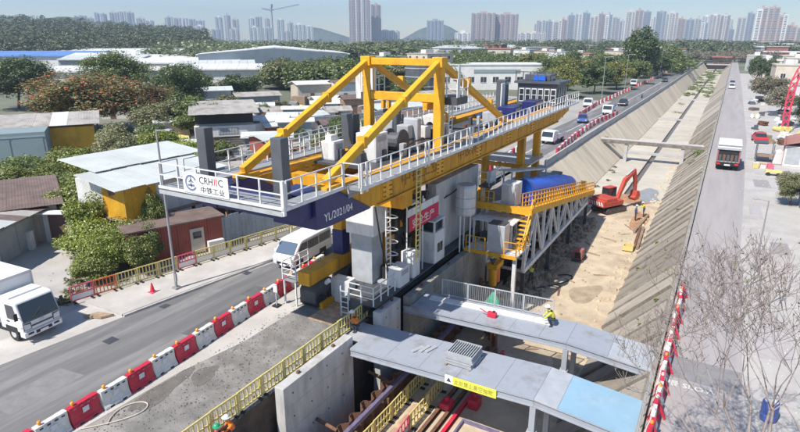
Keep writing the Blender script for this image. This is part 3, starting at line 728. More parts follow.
bx('ladder_platform', 'steel_white', gan, -15.7, -14.7, 27.1, 28.0, 5.9, 6.0)
cabinet(-15.75, -14.9, 26.1, 27.3, 1.1, 2.25, 'steel_white', False)
cabinet(-15.75, -14.9, 27.7, 28.6, 1.1, 2.75, 'steel_white', False)
bx('oil_drum_tray', 'steel_grey', gan, -16.8, -15.85, 26.2, 27.4, 1.1, 1.25)
MB().tube((-16.3, 26.8, 1.25), (-16.3, 26.8, 2.0), 0.26, n=14).build('oil_drum', 'black', gan)
# operator tower
tw = bx('operator_tower', 'steel_white', gan, -16.0, -14.8, 30.4, 31.9, 1.1, 3.2, 0.03)
bx('louvre', 'glass', tw, -14.8, -14.77, 30.8, 31.1, 1.8, 2.4)
bx('louvre', 'glass', tw, -14.8, -14.77, 31.2, 31.5, 1.8, 2.4)
cbx = [(-15.9, 30.5), (-14.9, 30.5), (-14.9, 31.8), (-15.9, 31.8)]
for (xa, ya) in cbx: MB().box(xa - 0.05, xa + 0.05, ya - 0.05, ya + 0.05, 3.2, 3.9).build('cab_pillar', 'steel_white', tw)
bx('cab_roof', 'steel_white', tw, -16.0, -14.8, 30.4, 31.9, 3.9, 3.97)
bx('cab_glass', 'glass', tw, -15.8, -15.0, 30.5, 30.52, 3.25, 3.85)
bx('cab_glass', 'glass', tw, -14.92, -14.9, 30.65, 31.65, 3.25, 3.85)
# yellow uprights behind the track, dark hoists between them
for yy in (27.6, 31.3, 40.2, 43.6):
    bx('upright', 'yellow_girder', gan, -17.05, -16.6, yy, yy + 0.45, 1.1, 6.9, 0.02)
for yy, z0, z1 in ((28.6, 3.0, 5.9), (30.0, 3.2, 6.2)):
    MB().tube((-16.9, yy, (z0 + z1) / 2), (-16.2, yy, (z0 + z1) / 2), (z1 - z0) * 0.32, n=18).build('hoist_drum', 'black', gan)
    bx('hoist_frame', 'dark_steel', gan, -17.0, -16.5, yy - 0.5, yy + 0.5, z0 - 0.8, z1 + 0.4)
bx('hoist_frame', 'timber', gan, -17.9, -17.3, 27.8, 31.6, 1.1, 3.4)
# banner
bn = bx('banner_frame', 'steel_white', gan, -15.10, -15.05, 27.35, 31.35, 5.05, 5.5)
bx('banner', 'red_banner', bn, -15.04, -15.02, 27.4, 31.3, 4.12, 5.05)
lettering('安全生产', 0.62, 'lettering_white', bn, (-15.012, 27.75, 4.32), (0, 1, 0), (0, 0, 1), squash=1.2)
for yy in (27.3, 29.3, 31.35): bx('banner_post', 'steel_white', bn, -15.16, -15.10, yy, yy + 0.06, 1.1, 5.9)
# front left leg on bogies
bx('leg_column', 'yellow_girder', gan, -19.72, -19.05, 26.3, 27.0, 3.9, 6.9, 0.03)
bx('leg_sleeve', 'navy', gan, -19.76, -19.0, 26.26, 27.04, 2.35, 3.9, 0.03)
bx('bogie_beam', 'yellow_girder', gan, -19.8, -18.95, 22.9, 31.0, 1.55, 2.35, 0.03)
for k, yy in enumerate((23.2, 26.3, 28.8)):
    b_ = MB().prism([(yy, 0.35), (yy + 2.0, 0.35), (yy + 2.0, 1.1), (yy + 1.5, 1.55), (yy + 0.4, 1.55), (yy, 1.1)], 'x', -19.95, -18.8).build('bogie', 'dark_steel', gan, bevel=0.03)
    for q in (0.45, 1.5): MB().tube((-20.0, yy + q, 0.42), (-18.72, yy + q, 0.42), 0.41, n=18).build('bogie_wheel', 'rubber', b_)
    bx('step_plate', 'yellow_girder', b_, -18.8, -18.5, yy + 0.2, yy + 1.3, 0.05, 0.4)
    MB().tube((-18.8, yy + 1.0, 1.35), (-18.55, yy + 1.0, 1.55), 0.14, n=10).build('lamp_cap', 'lettering_white', b_)
bx('side_platform', 'grating', gan, -21.0, -20.0, 23.0, 25.4, 1.5, 1.58)
for a, b in (((-21.0, 23.0), (-20.0, 23.0)), ((-21.0, 23.0), (-21.0, 25.4))): railing(gan, (*a, 1.58), (*b, 1.58), 0.8, zs=(0.35, 0.7, 1.08))
for p in ((-20.95, 23.05), (-20.95, 25.3), (-20.1, 23.05)): bx('platform_leg', 'steel_white', gan, p[0] - .04, p[0] + .04, p[1] - .04, p[1] + .04, 0.0, 1.5)
# rear legs
for gx in (GX0, GX1):
    for yy in (47.4, 52.0):
        bx('leg_column', 'yellow_girder', gan, gx - 0.3, gx + 0.3, yy, yy + 0.6, 0.0, 6.9, 0.02)
    bx('leg_tie', 'yellow_girder', gan, gx - 0.35, gx + 0.35, 46.2, 53.4, 4.0, 4.4)
    bx('leg_tie', 'yellow_girder', gan, gx - 0.35, gx + 0.35, 46.2, 53.4, 0.3, 0.8)
bx('leg_tie', 'yellow_girder', gan, GX0 + .35, GX1 - .35, 47.5, 47.9, 4.05, 4.35)
bx('leg_deck', 'galv', gan, GX0 + .4, GX1 + 0.9, 47.95, 51.8, 4.38, 4.46)

# precast wall segment held under the gantry, and the steel tank beside it
seg = bx('precast_segment', 'concrete_new', None, -16.35, -15.55, 32.0, 39.2, 1.12, 5.95, 0.02)
tag(seg, 'tall pale precast concrete panel hanging under the yellow girder', 'concrete panel')
tk = thing('steel_tank', 'grey cylindrical steel tank standing in front of the tall precast panel', 'tank', (-14.6, 34.7, 0.6))
MB().lathe([(0.02, 3.35), (0.66, 3.38), (0.7, 3.5), (0.7, 5.35), (0.62, 5.5), (0.1, 5.55)], (-14.6, 34.7, 0), 14).build('shell', 'galv', tk)
for z in (3.9, 4.6): MB().lathe([(0.705, z), (0.72, z), (0.72, z + 0.06), (0.705, z + 0.06)], (-14.6, 34.7, 0), 14).build('band', 'steel_grey', tk)
for a in range(3):
    t = a * 2.1; MB().tube((-14.6 + 0.4 * math.cos(t), 34.7 + 0.4 * math.sin(t), 0.62), (-14.6 + 0.4 * math.cos(t), 34.7 + 0.4 * math.sin(t), 3.4), 0.06).build('leg', 'steel_white', tk)

# precast wall already set along the excavation
def wall_panel(y0, y1, z1, label, x0=-15.25, x1=-14.75):
    o = bx('precast_wall_panel', 'concrete_old' if y0 > 26 else 'concrete_new', None, x0, x1, y0, y1, -6.0, z1, 0.025)
    return tag(o, label, 'wall panel', 'precast wall panels along the excavation')
wall_panel(15.7, 21.0, 0.55, 'thick pale precast wall panel nearest the bottom, with bright end face')
wall_panel(23.3, 25.5, 0.85, 'short precast wall panel between the two steel footbridges', -15.0, -14.5)
wall_panel(26.2, 33.9, 0.62, 'long precast wall panel beside the dark track beam beyond the railed footbridge', -14.75, -14.25)
wall_panel(33.96, 41.5, 0.6, 'far precast wall panel running under the white truss machine', -14.75, -14.25)

# ---------------------------------------------------------------- white truss machine in the channel
tr = thing('truss_machine', 'white wedge-shaped truss machine with yellow walkway in the channel', 'truss machine', (-12.8, 48, FZ))
XR, XL = -11.3, -14.3
YN, YF = 38.2, 59.5
def topz(y): return 3.3 + (-0.35 - 3.3) * (y - YN) / (YF - YN)
BZ = -1.5
for x in (XR, XL):
    MB().bar((x, YN, BZ), (x, YF, BZ), 0.28, 0.34).build('bottom_chord', 'steel_white', tr)
    MB().bar((x, YN, topz(YN) - 0.25), (x, YF, topz(YF) - 0.25), 0.26, 0.3).build('top_chord', 'steel_white', tr)
    N = 9
    for i in range(N + 1):
        y = YN + (YF - YN) * i / N
        MB().bar((x, y, BZ), (x, y, topz(y) - 0.25), 0.2, 0.2).build('truss_post', 'steel_white', tr)
        if i < N:
            y2 = YN + (YF - YN) * (i + 1) / N
            a, b = (BZ, topz(y2) - 0.25) if i % 2 == 0 else (topz(y) - 0.25, BZ)
            MB().bar((x, y, a), (x, y2, b), 0.15, 0.18).build('truss_diagonal', 'steel_white', tr)
for i in range(10):
    y = YN + (YF - YN) * i / 9
    MB().bar((XL, y, BZ), (XR, y, BZ), 0.18).build('cross_tie', 'steel_grey', tr)
    if i in (0, 3, 6, 9):
        for x in (XR, XL): bx('trestle_leg', 'dark_steel', tr, x - 0.15, x + 0.15, y - 0.15 if i else y, y + 0.15 if i < 9 else y, FZ, BZ - 0.17)
# sloping deck and yellow walkway
def slab(name, mat, xa, xb, ya, yb, dz0, dz1):
    return MB().prism([(ya, topz(ya) + dz0), (yb, topz(yb) + dz0), (yb, topz(yb) + dz1), (ya, topz(ya) + dz1)], 'x', xa, xb).build(name, mat, tr)
slab('deck', 'galv', XL - 0.2, XR - 0.42, YN, YF, -0.1, -0.02)
slab('walkway', 'yellow', XR - 0.4, XR + 0.5, YN - 0.1, YF + 0.6, -0.1, 0.12)
bx('walkway', 'yellow', tr, XL - 0.6, XR - 0.45, YN - 0.75, YN - 0.05, topz(YN) - 0.08, topz(YN) + 0.14)
slab('edge_beam', 'yellow', XR + 0.5, XR + 0.62, YN - 0.8, YF + 0.6, -0.22, 0.2)
bx('edge_beam', 'yellow', tr, XL - 0.6, XR + 0.6, YN - 0.87, YN - 0.77, topz(YN) - 0.2, topz(YN) + 0.3)
ypost = MB().box(-0.03, 0.03, -0.03, 0.03, 0, 1.0).mesh('post', 'yellow')
k = 26
for x in (XR + 0.52, XR - 0.38):
    for i in range(k + 1):
        y = YN + (YF - YN) * i / k; o = put('post', ypost, tr); o.location = (x, y, topz(y) + 0.1)
    for h in (0.4, 0.75, 1.08): MB().bar((x, YN, topz(YN) + h), (x, YF, topz(YF) + h), 0.06).build('rail', 'yellow', tr)
bx('end_plate', 'sand', tr, XR - 0.9, XR + 0.5, YF + 0.62, YF + 0.8, topz(YF) - 0.6, topz(YF) + 0.9)
# near end platforms
bx('platform', 'steel_white', tr, XL - 0.3, XR + 0.5, YN - 3.4, YN - 0.1, 0.7, 0.82)
bx('platform_edge', 'yellow', tr, XL - 0.3, XR + 0.5, YN - 3.52, YN - 3.41, 0.66, 0.9)
for x in (XL - 0.1, XR + 0.3): bx('platform_leg', 'steel_white', tr, x - 0.12, x + 0.12, YN - 3.2, YN - 2.96, FZ, 0.7)
bx('control_cabinet', 'galv', tr, -13.0, -11.75, YN - 3.3, YN - 2.2, 0.82, 2.85, 0.04)
bx('cabinet_roof', 'dark_steel', tr, -12.95, -11.8, YN - 3.25, YN - 2.25, 2.85, 2.9)
bx('canopy', 'steel_white', tr, XL - 0.4, XR - 0.3, YN - 2.0, YN + 0.4, 2.55, 2.63)
for x in (XL - 0.25, XR - 0.45): bx('canopy_post', 'steel_white', tr, x - .06, x + .06, YN - 1.95, YN - 1.83, 0.82, 2.55)
railing(tr, (XL - 0.2, YN - 3.4, 0.82), (-13.1, YN - 3.4, 0.82), 0.6, zs=(0.5, 1.0), me=ypost, mat='yellow')
railing(tr, (-11.7, YN - 3.4, 0.82), (XR + 0.45, YN - 3.4, 0.82), 0.6, zs=(0.5, 1.0), me=ypost, mat='yellow')
railing(tr, (XR + 0.45, YN - 3.4, 0.82), (XR + 0.45, YN - 0.6, 0.82), 0.7, zs=(0.35, 0.7, 1.0), me=ypost, mat='yellow')
for i in range(8):
    bx('stair_tread', 'yellow', tr, XR - 0.3, XR + 0.42, YN - 1.9 + 0.2 * i, YN - 1.65 + 0.2 * i, 0.9 + 0.27 * i, 0.96 + 0.27 * i)
MB().bar((XR + 0.46, YN - 2.0, 1.7), (XR + 0.46, YN - 0.2, 4.1), 0.07).build('stair_rail', 'yellow', tr)
MB().bar((XR + 0.46, YN - 2.0, 0.85), (XR + 0.46, YN - 0.2, 3.1), 0.1, 0.2).build('stair_string', 'yellow', tr)
for q in range(4): bx('hydraulic_pump', 'dark_steel', tr, -14.2 + q * 0.62, -13.75 + q * 0.62, YN - 1.5, YN - 0.9, 0.82, 1.5 + 0.15 * (q % 2), 0.04)
bx('white_house', 'steel_white', tr, -13.4, -12.3, YN + 0.3, YN + 1.7, topz(YN) - 0.15, topz(YN) + 1.6, 0.04)
bx('house_door', 'galv', tr, -13.3, -12.85, YN + 0.28, YN + 0.3, topz(YN) + 0.1, topz(YN) + 1.5)
railing(tr, (XL - 0.5, YN - 0.7, topz(YN) + 0.14), (-13.6, YN - 0.7, topz(YN) + 0.14), 0.45, zs=(0.5, 1.0), me=ypost, mat='yellow')
shd = slab('roof_sheet', 'roof_white', -14.9, -13.5, YN + 3.0, YN + 13.0, 2.35, 2.42)
bx('side_platform', 'dark_steel', tr, -15.0, -14.2, YN - 0.2, YN + 2.4, topz(YN) + 1.2, topz(YN) + 1.32)
bx('platform_post', 'steel_white', tr, -14.9, -14.7, YN + 0.2, YN + 0.4, FZ, topz(YN) + 1.2)
railing(tr, (-15.0, YN - .2, topz(YN) + 1.32), (-14.2, YN - .2, topz(YN) + 1.32), .8, zs=(.5, 1.05))
railing(tr, (-14.2, YN - .2, topz(YN) + 1.32), (-14.2, YN + 2.4, topz(YN) + 1.32), 1.2, zs=(.5, 1.05))
bx('white_box', 'steel_white', tr, -14.8, -14.4, YN + .8, YN + 1.6, topz(YN) + 1.32, topz(YN) + 2.2, .03)
for yy in (YN + 3.1, YN + 12.9):
    for x in (-14.25, -13.6): MB().bar((x, yy, topz(yy) - 0.02), (x, yy, topz(yy) + 2.36), 0.1).build('roof_post', 'steel_grey', tr)
tp = MB()
nn, ms = 14, 22
vs = []
for j in range(ms + 1):
    y = YN + 3.4 + (16.4) * j / ms
    for i in range(nn + 1):
        t = math.pi * i / nn; rr_ = 0.78 * (1 + 0.025 * math.sin(j * 1.9) + rnd.uniform(-.01, .01)) * (1 - 0.25 * (j / ms) ** 6)
        vs.append((-12.75 + rr_ * math.cos(t) * 1.1, y, topz(y) + 0.0 + rr_ * 2.45 * math.sin(t) ** 0.7 if 0 < i < nn else topz(y)))
tp.add(vs, [(j * (nn + 1) + i, j * (nn + 1) + i + 1, (j + 1) * (nn + 1) + i + 1, (j + 1) * (nn + 1) + i) for j in range(ms) for i in range(nn)] + [tuple(range(nn + 1)), tuple(range(ms * (nn + 1), (ms + 1) * (nn + 1)))[::-1]])
tp.build('tarpaulin', 'tarp_blue', tr, smooth=True)
for yy in (YN + 6, YN + 12):
    pass
# orange jack and hoses under the near end
jk = thing('jacking_unit', 'orange hydraulic jacking unit under the near end of the truss machine', 'jack', (-13.0, 37.2, FZ))
bx('base', 'dark_steel', jk, -13.35, -12.5, 35.6, 37.4, FZ, -2.2, 0.04)
MB().tube((-12.9, 36.2, -2.2), (-12.9, 36.2, -0.9), 0.3, n=14).build('cylinder', 'yellow', jk)
MB().tube((-12.9, 37.0, -2.2), (-12.9, 37.0, -1.1), 0.26, n=14).build('cylinder', 'fence_orange', jk)
bx('head', 'yellow', jk, -13.3, -12.5, 35.9, 37.3, -0.9, -0.5, 0.04)
def hose(name, pts, r, mat, label, cat):
    cu = bpy.data.curves.new(name, 'CURVE'); cu.dimensions = '3D'; cu.bevel_depth = r; cu.bevel_resolution = 2
    sp = cu.splines.new('NURBS'); sp.points.add(len(pts) - 1); sp.use_endpoint_u = True; sp.order_u = 4
    for p, q in zip(sp.points, pts): p.co = (*q, 1)
    tmp = bpy.data.objects.new('tmp', cu); COL.objects.link(tmp); dg = bpy.context.evaluated_depsgraph_get(); dg.update()
    me = bpy.data.meshes.new_from_object(tmp.evaluated_get(dg)); bpy.data.objects.remove(tmp); me.materials.clear(); me.materials.append(MATS[mat])
    return tag(put(name, me), label, cat)
hose('hose', [(-12.6, 39, FZ + .05), (-11.5, 40.5, FZ + .05), (-9.8, 42.3, FZ + .05), (-8.6, 44.6, FZ + .05), (-9.6, 45.5, FZ + .05), (-11.2, 43.2, FZ + .05), (-12.3, 41.4, FZ + .06)], 0.05, 'black', 'black hose looping over the sandy channel floor beside the truss', 'hose')
gn = thing('green_netting', 'green netting draped over a post beside the railed footbridge', 'netting', (-10.6, 29.2, FZ))
m = MB(); m.tube((-10.6, 30.0, FZ), (-10.6, 30.0, 0.15), 0.05, n=6); m.build('post', 'rust', gn)
m = MB(); r2 = random.Random(4); vs = []
for j in range(7):
    for i in range(10):
        t = 6.283 * i / 10; q = j / 6
        rr_ = 0.06 + 0.75 * q ** 0.8 * (1 + 0.3 * math.sin(3 * t + j) + r2.uniform(-.1, .1))
        vs.append((-10.6 + rr_ * math.cos(t), 30.0 + rr_ * 0.6 * math.sin(t), 0.3 - 1.5 * q))
m.add(vs, [(j * 10 + i, j * 10 + (i + 1) % 10, (j + 1) * 10 + (i + 1) % 10, (j + 1) * 10 + i) for j in range(6) for i in range(10)])
m.build('net', 'net_green', gn, smooth=True)
# ---------------------------------------------------------------- close detail on the gantry and in the channel
def hosepart(par, pts, r, mat='black', name='hydraulic_hose'):
    m = MB(); P = [Vector(p) for p in pts]; pr_ = None; n = 10
    for k in range(n * (len(P) - 1) + 1):
        i = min(k // n, len(P) - 2); t = k / n - i
        a = P[max(i - 1, 0)]; b = P[i]; c = P[i + 1]; d = P[min(i + 2, len(P) - 1)]
        q = 0.5 * ((2 * b) + (c - a) * t + (2 * a - 5 * b + 4 * c - d) * t * t + (3 * b - a - 3 * c + d) * t ** 3)
        if pr_ is not None: m.tube(pr_, q, r, r, 6)
        pr_ = q
    return m.build(name, mat, par)
for gx, s in ((GX1, 1), (GX0, 1)):
    xf = gx + 0.42
    for yy in (24.2, 30.4, 36.6, 42.8, 49.0, 55.2):
        sp_l = bx('splice_plate', 'yellow', gan, xf, xf + 0.035, yy - 0.45, yy + 0.45, 7.1, 8.35)
        m = MB()
        for a in range(5):
            for b in (-0.36, -0.22, 0.22, 0.36):
                m.tube((xf + .035, yy + b, 7.22 + a * .25), (xf + .07, yy + b, 7.22 + a * .25), 0.04, n=6)
        tag(m.build('bolts', 'rust', sp_l), kind='stuff')
hosepart(gan, [(-14.45, 22.8, 8.3), (-14.4, 28, 8.1), (-14.4, 34, 8.35), (-14.4, 40, 8.1), (-14.4, 47, 8.3)], 0.04)
hosepart(gan, [(-14.45, 24.0, 8.2), (-14.4, 30, 8.3), (-14.4, 36, 8.05), (-14.4, 44, 8.3)], 0.03, 'charcoal')
for k, (a, b, sag) in enumerate((((-16.6, 27.4, 6.8), (-15.2, 30.5, 3.3), 1.2), ((-16.9, 28.2, 6.7), (-15.9, 29.0, 2.4), .8), ((-16.4, 30.2, 6.8), (-15.4, 31.5, 3.6), .7), ((-16.2, 25.6, 6.0), (-15.6, 26.2, 1.6), .5), ((-18.9, 27.2, 6.5), (-18.0, 27.6, 1.2), .8), ((-16.4, 31.6, 6.6), (-15.0, 34.4, 5.3), 1.4))):
    a = Vector(a); b = Vector(b); hosepart(gan, [a, a.lerp(b, .35) - Z * sag, a.lerp(b, .7) - Z * sag * .6, b], 0.05)
# crowded dark machinery between the uprights
for k in range(26):
    y = 27.4 + rnd.uniform(0, 4.6); z = 1.1 + rnd.uniform(0, 4.4); w = rnd.uniform(.2, .55); h = rnd.uniform(.25, .9); x = -17.0 + rnd.uniform(0, .9)
    if k % 3 == 0: MB().tube((x, y, z), (x + rnd.uniform(.2, .5), y, z), w * .6, n=12).build('pulley', rnd.choice(['black', 'dark_steel', 'rust']), gan)
    else: bx('valve_block', rnd.choice(['dark_steel', 'charcoal', 'yellow_girder', 'black', 'rust']), gan, x, x + w, y, y + w, z, z + h, .02)
for yy in (28.1, 29.2, 30.3): bx('hanger_plate', 'yellow_girder', gan, -16.9, -16.6, yy, yy + .14, 3.0, 6.9)
# small fittings over the machinery deck
for k in range(40):
    x = rnd.uniform(-19.3, -15.7); y = rnd.uniform(24.8, 46.0); z0 = 8.44 if y < 35.4 else 8.14
    if 35.4 < y < 36.7: continue
    w = rnd.uniform(.12, .4); h = rnd.uniform(.15, .8)
    if k % 4 == 0: MB().tube((x, y, z0), (x, y, z0 + h), w * .5, n=10).build('canister', rnd.choice(['steel_grey', 'rust', 'charcoal', 'steel_white']), gan)
    else: bx('fitting', rnd.choice(['charcoal', 'dark_steel', 'steel_grey', 'steel_white', 'black']), gan, x, x + w, y, y + w * 1.4, z0, z0 + h, .02)
for k in range(7):
    x = -19.2 + .55 * k; hosepart(gan, [(x, 27.5 + rnd.uniform(0, 2), 8.6), (x + .3, 30 + rnd.uniform(-1, 1), 9.2), (x + rnd.uniform(-.5, .5), 33, 8.8), (x, 35, 8.7)], .05)
hosepart(gan, [(-19.6, 38, 8.9), (-17.5, 40, 8.35), (-16.0, 43, 8.4), (-16.8, 46, 8.6)], .06)
for gx in (GX0, GX1):
    for yy, zz in ((22.6, 10.2), (26.6, 11.75), (35.2, 12.2), (39.4, 10.5)):
        bx('brace_collar', 'yellow', gan, gx - .22, gx + .22, yy - .14, yy + .14, zz - .28, zz + .28)
# tie holes in the precast panels
for o in [q for q in bpy.data.objects if q.name.startswith('precast_wall_panel')]:
    bb = [Vector(c) for c in o.bound_box]; x1 = max(c.x for c in bb); y0 = min(c.y for c in bb); y1 = max(c.y for c in bb); z1 = max(c.z for c in bb)
    yv = y0 + .6
    while yv < y1 - .3:
        for zv in (z1 - .5, z1 - 1.7, z1 - 2.9): MB().tube((x1, yv, zv), (x1 + .008, yv, zv), .05, n=8).build('tie_hole', 'dark_steel', o)
        yv += 1.25
    for zv in (z1 - 1.1, z1 - 2.3): bx('form_joint', 'concrete', o, x1 + .002, x1 + .008, y0 + .03, y1 - .03, zv, zv + .03)
    for yv in (y0 + (y1 - y0) * .25, y0 + (y1 - y0) * .75): MB().tube(((x1 - .25), yv - .08, z1), ((x1 - .25), yv + .08, z1 + .0), .001, n=4); bx('lifting_eye', 'rust', o, x1 - .32, x1 - .2, yv - .08, yv + .08, z1, z1 + .12)
# second run of sheet piles beyond the railed footbridge
sp2 = thing('sheet_pile_wall', 'short row of tall rusty sheet piles beyond the railed footbridge', 'sheet pile wall', (-12.6, 32, FZ))
pc2 = MB().prism([(0, -.25), (.18, -.12), (.18, .12), (0, .25), (.03, .25), (.21, .13), (.21, -.13), (.03, -.25)], 'z', 0, 3.2).mesh('sheet_pile', 'rust')
for k in range(9):
    o = put('sheet_pile', pc2, sp2); o.location = (-12.9 + .28 * k, 33.6 - .36 * k, FZ + rnd.uniform(-.15, .1)); o.rotation_euler.z = R(38)
MB().bar((-13.0, 33.4, -1.6), (-10.4, 30.2, -1.6), .14, .2).build('waling_beam', 'rust', sp2)
# rubble and stones
def rubble(name, label, n, xr, yr, z, smin, smax, mat, seed):
    g = np.random.default_rng(seed); m = MB()
    for i in range(n):
        x = g.uniform(*xr); y = g.uniform(*yr); s = smin + (smax - smin) * g.random() ** 3; a = g.uniform(0, 3.1); k = g.uniform(.6, 1.4)
        c, q = math.cos(a) * s, math.sin(a) * s
        m.add([(x - c, y - q, z), (x + q, y - c, z), (x + c * k, y + q, z), (x - q, y + c * k, z), (x - c * .5, y - q * .4, z + s), (x + c * .4, y + q * .6, z + s * .8)], [(0, 1, 4), (1, 2, 5, 4), (2, 3, 5), (3, 0, 4, 5)])
    return tag(m.build(name, mat), label, 'rubble', kind='stuff')
rubble('rubble', 'grey stones scattered over the gravel platform', 3200, (-20.4, -15.9), (9, 25), -.006, .012, .06, 'gravel', 1)
rubble('rubble', 'grey grit along the site strip beside the barriers', 500, (-20.9, -19.5), (8, 24), -.003, .01, .04, 'concrete', 2)
rubble('rubble', 'brown stones and lumps along the channel floor', 900, (-13.2, -5.3), (26, 74), FZ, .015, .11, 'lump', 3)
rubble('rubble', 'broken rubble heaped under the truss machine', 900, (-13.3, -10.2), (38, 62), FZ, .05, .4, 'lump', 4)
rubble('rubble', 'pale stones along the foot of the right slope', 500, (-6.2, -5.0), (24, 110), FZ, .03, .25, 'sand', 5)
rubble('rubble', 'grit washed against the right kerb and pavement', 700, (2.2, 6.5), (24, 95), -.02, .012, .09, 'kerbstone', 6)
rubble('rubble', 'grit and broken bits on the driveway', 400, (-44, -29), (8, 22), -.014, .012, .08, 'kerbstone', 8)
for k in range(14):
    y = 29.5 + 2.4 * k; x = -9.6 + rnd.uniform(-1.2, 3.2); L = rnd.uniform(.6, 2.0)
    if k == 0: y = 30.2
    o = MB().box(-L / 2, L / 2, -.07, .07, 0, .06).build('timber_offcut', rnd.choice(['timber', 'plank', 'rust'])); o.location = (x, y, FZ + .02); o.rotation_euler.z = rnd.uniform(0, 3.1)
    tag(o, f'short timber offcut dropped on the channel floor, {ORD[k]} going away from the footbridges', 'timber offcut', 'timber offcuts on the channel floor')
# patched asphalt and drains
for k, (x, y, w, l) in enumerate(((-25.6, 9.2, 1.6, 3.4), (-23.4, 17.5, .9, 5.0), (-26.3, 20.4, .8, 2.2), (-24.2, 22.6, 1.3, 1.6))):
    struct('asphalt_patch', MB().add([(x, y, -.004), (x + w, y + .1, -.004), (x + w - .15, y + l, -.004), (x - .12, y + l - .2, -.004)], [(0, 1, 2, 3)]), 'asphalt_patch2' if k % 2 else 'asphalt_patch3')
for k, y in enumerate((19.0, 25.0)):
    gr_ = struct('drain_cover', MB().box(-27.1 + .35 * k * 2, -26.65 + .35 * k * 2, y, y + .5, -.01, .003), 'dark_steel')
for k, (x, y, w, l) in enumerate(((-.3, 33, .7, 9), (.2, 20.4, 1.6, 2.6))):
    struct('asphalt_patch', MB().add([(x, y, -.0065), (x + w, y + .1, -.0065), (x + w - .1, y + l, -.0065), (x - .08, y + l - .2, -.0065)], [(0, 1, 2, 3)]), 'asphalt_patch4')
# ---------------------------------------------------------------- the two steel footbridges
def bz(x, zl, zm, zr, xm=-5.2, xl=-14.6, xr=-1.05):
    return zl + (zm - zl) * (x - xl) / (xm - xl) if x < xm else zm + (zr - zm) * (x - xm) / (xr - xm)
def footbridge(label, y0, y1, prof, plates, loc):
    b = thing('footbridge', label, 'footbridge', loc, 'steel footbridges across the channel')
    f = lambda x: bz(x, *prof)
    for xa, xb, mat in plates:
        MB().prism([(xa, f(xa) - 0.05), (xb - 0.012, f(xb) - 0.05), (xb - 0.012, f(xb)), (xa, f(xa))], 'y', y0 + 0.02, y1 - 0.02).build('deck_plate', mat, b)
    for y in (y0, y1 - 0.16):
        for xa, xb in ((-14.6, -5.2), (-5.19, -1.05)):
            m = MB()
            for za, zb, w in ((-0.42, -0.37, 0.16), (-0.37, -0.10, 0.04), (-0.10, -0.055, 0.16)):
                yc = y + 0.08
                m.prism([(xa, f(xa) + za), (xb, f(xb) + za), (xb, f(xb) + zb), (xa, f(xa) + zb)], 'y', yc - w / 2, yc + w / 2)
            m.build('edge_beam', 'deck_plate', b)
        xc = -5.35
        bx('support_column', 'deck_plate', b, xc, xc + 0.26, y - 0.02, y + 0.22, FZ, f(xc) - 0.43, 0.01)
        bx('column_collar', 'galv', b, xc - 0.07, xc + 0.33, y - 0.08, y + 0.28, -1.3, -1.18)
        bx('foot_plate', 'galv', b, xc - 0.12, xc + 0.38, y - 0.12, y + 0.32, FZ, FZ + 0.04)
    for x in [-14 + 1.4 * k for k in range(6)] + [-4.4, -3.2, -2.0]:
        MB().bar((x, y0 + 0.2, f(x) - 0.25), (x, y1 - 0.2, f(x) - 0.25), 0.1, 0.2).build('cross_member', 'steel_grey', b)
    return b, f
P1 = (0.14, 0.5, 0.06)
b1, f1 = footbridge('wide grey steel footbridge with light blue ramp, nearest the bottom', 20.5, 23.3, P1,
    [(-14.6, -12.6, 'deck_plate'), (-12.6, -10.7, 'deck_plate'), (-10.7, -8.8, 'deck_plate'), (-8.8, -6.9, 'deck_plate'), (-6.9, -5.2, 'deck_plate'), (-5.2, -4.2, 'galv'), (-4.2, -1.05, 'deck_blue')], (-8, 21.9, FZ))
P2 = (0.16, 0.45, 0.06)
b2, f2 = footbridge('narrower grey steel footbridge with mesh fence along its far side', 25.95, 28.35, P2,
    [(-14.2, -12.2, 'deck_plate'), (-12.2, -10.2, 'deck_plate'), (-10.2, -8.2, 'deck_plate'), (-8.2, -6.6, 'deck_plate'), (-6.6, -5.2, 'deck_plate'), (-5.2, -3.2, 'deck_plate'), (-3.2, -1.05, 'galv')], (-8, 27.1, FZ))
MB().bar((-13.6, 27.55, f2(-13.6) + 0.06), (-6.4, 27.55, f2(-6.4) + 0.06), 0.5, 0.1).build('raised_tread', 'steel_white', b2)
for k in range(6):
    a, b = -2.9 + 0.22 * k, -2.78 + 0.22 * k
    bx('tread_strip', 'steel_grey', b2, a, b, 26.3, 28.0, f2(a) - 0.0, f2(a) + 0.03)
# sign hung on the near edge beam
sg = bx('sign_board', 'sign_yellow', b1, -8.92, -6.85, 20.465, 20.49, -0.06, 0.36)
bx('sign_plate', 'lettering_white', sg, -9.32, -8.925, 20.462, 20.487, -0.05, 0.38)
MB().prism([(-9.24, 0.06), (-9.0, 0.06), (-9.12, 0.28)], 'y', 20.455, 20.461).build('warning_mark', 'lettering_dark', sg)
lettering('此处禁止高空抛物', 0.29, 'lettering_olive', sg, (-8.86, 20.46, 0.04), (1, 0, 0), (0, 0, 1), squash=0.80)
# mesh fence on the second bridge
mf = thing('mesh_fence', 'grey wire mesh fence panels along the far edge of the footbridge', 'fence', (-9.8, 28.28, 0.2))
for k in range(4):
    xa, xb = -13.2 + 1.68 * k, -13.2 + 1.68 * (k + 1) - 0.04
    za, zb = f2(xa) + 0.004, f2(xb) + 0.004
    pn = MB(); h = 1.05
    for p, q in (((xa, za), (xa, za + h)), ((xb, zb), (xb, zb + h)), ((xa, za + 0.08), (xb, zb + 0.08)), ((xa, za + h), (xb, zb + h))):
        pn.bar((p[0], 28.26, p[1]), (q[0], 28.26, q[1]), 0.05)
    pn = pn.build('fence_panel', 'galv', mf)
    ms_ = MB()
    for i in range(1, 20):
        x = xa + (xb - xa) * i / 20; ms_.bar((x, 28.26, f2(x) + 0.08), (x, 28.26, f2(x) + h), 0.016)
    tag(ms_.build('mesh_wires', 'steel_grey', pn), kind='stuff')
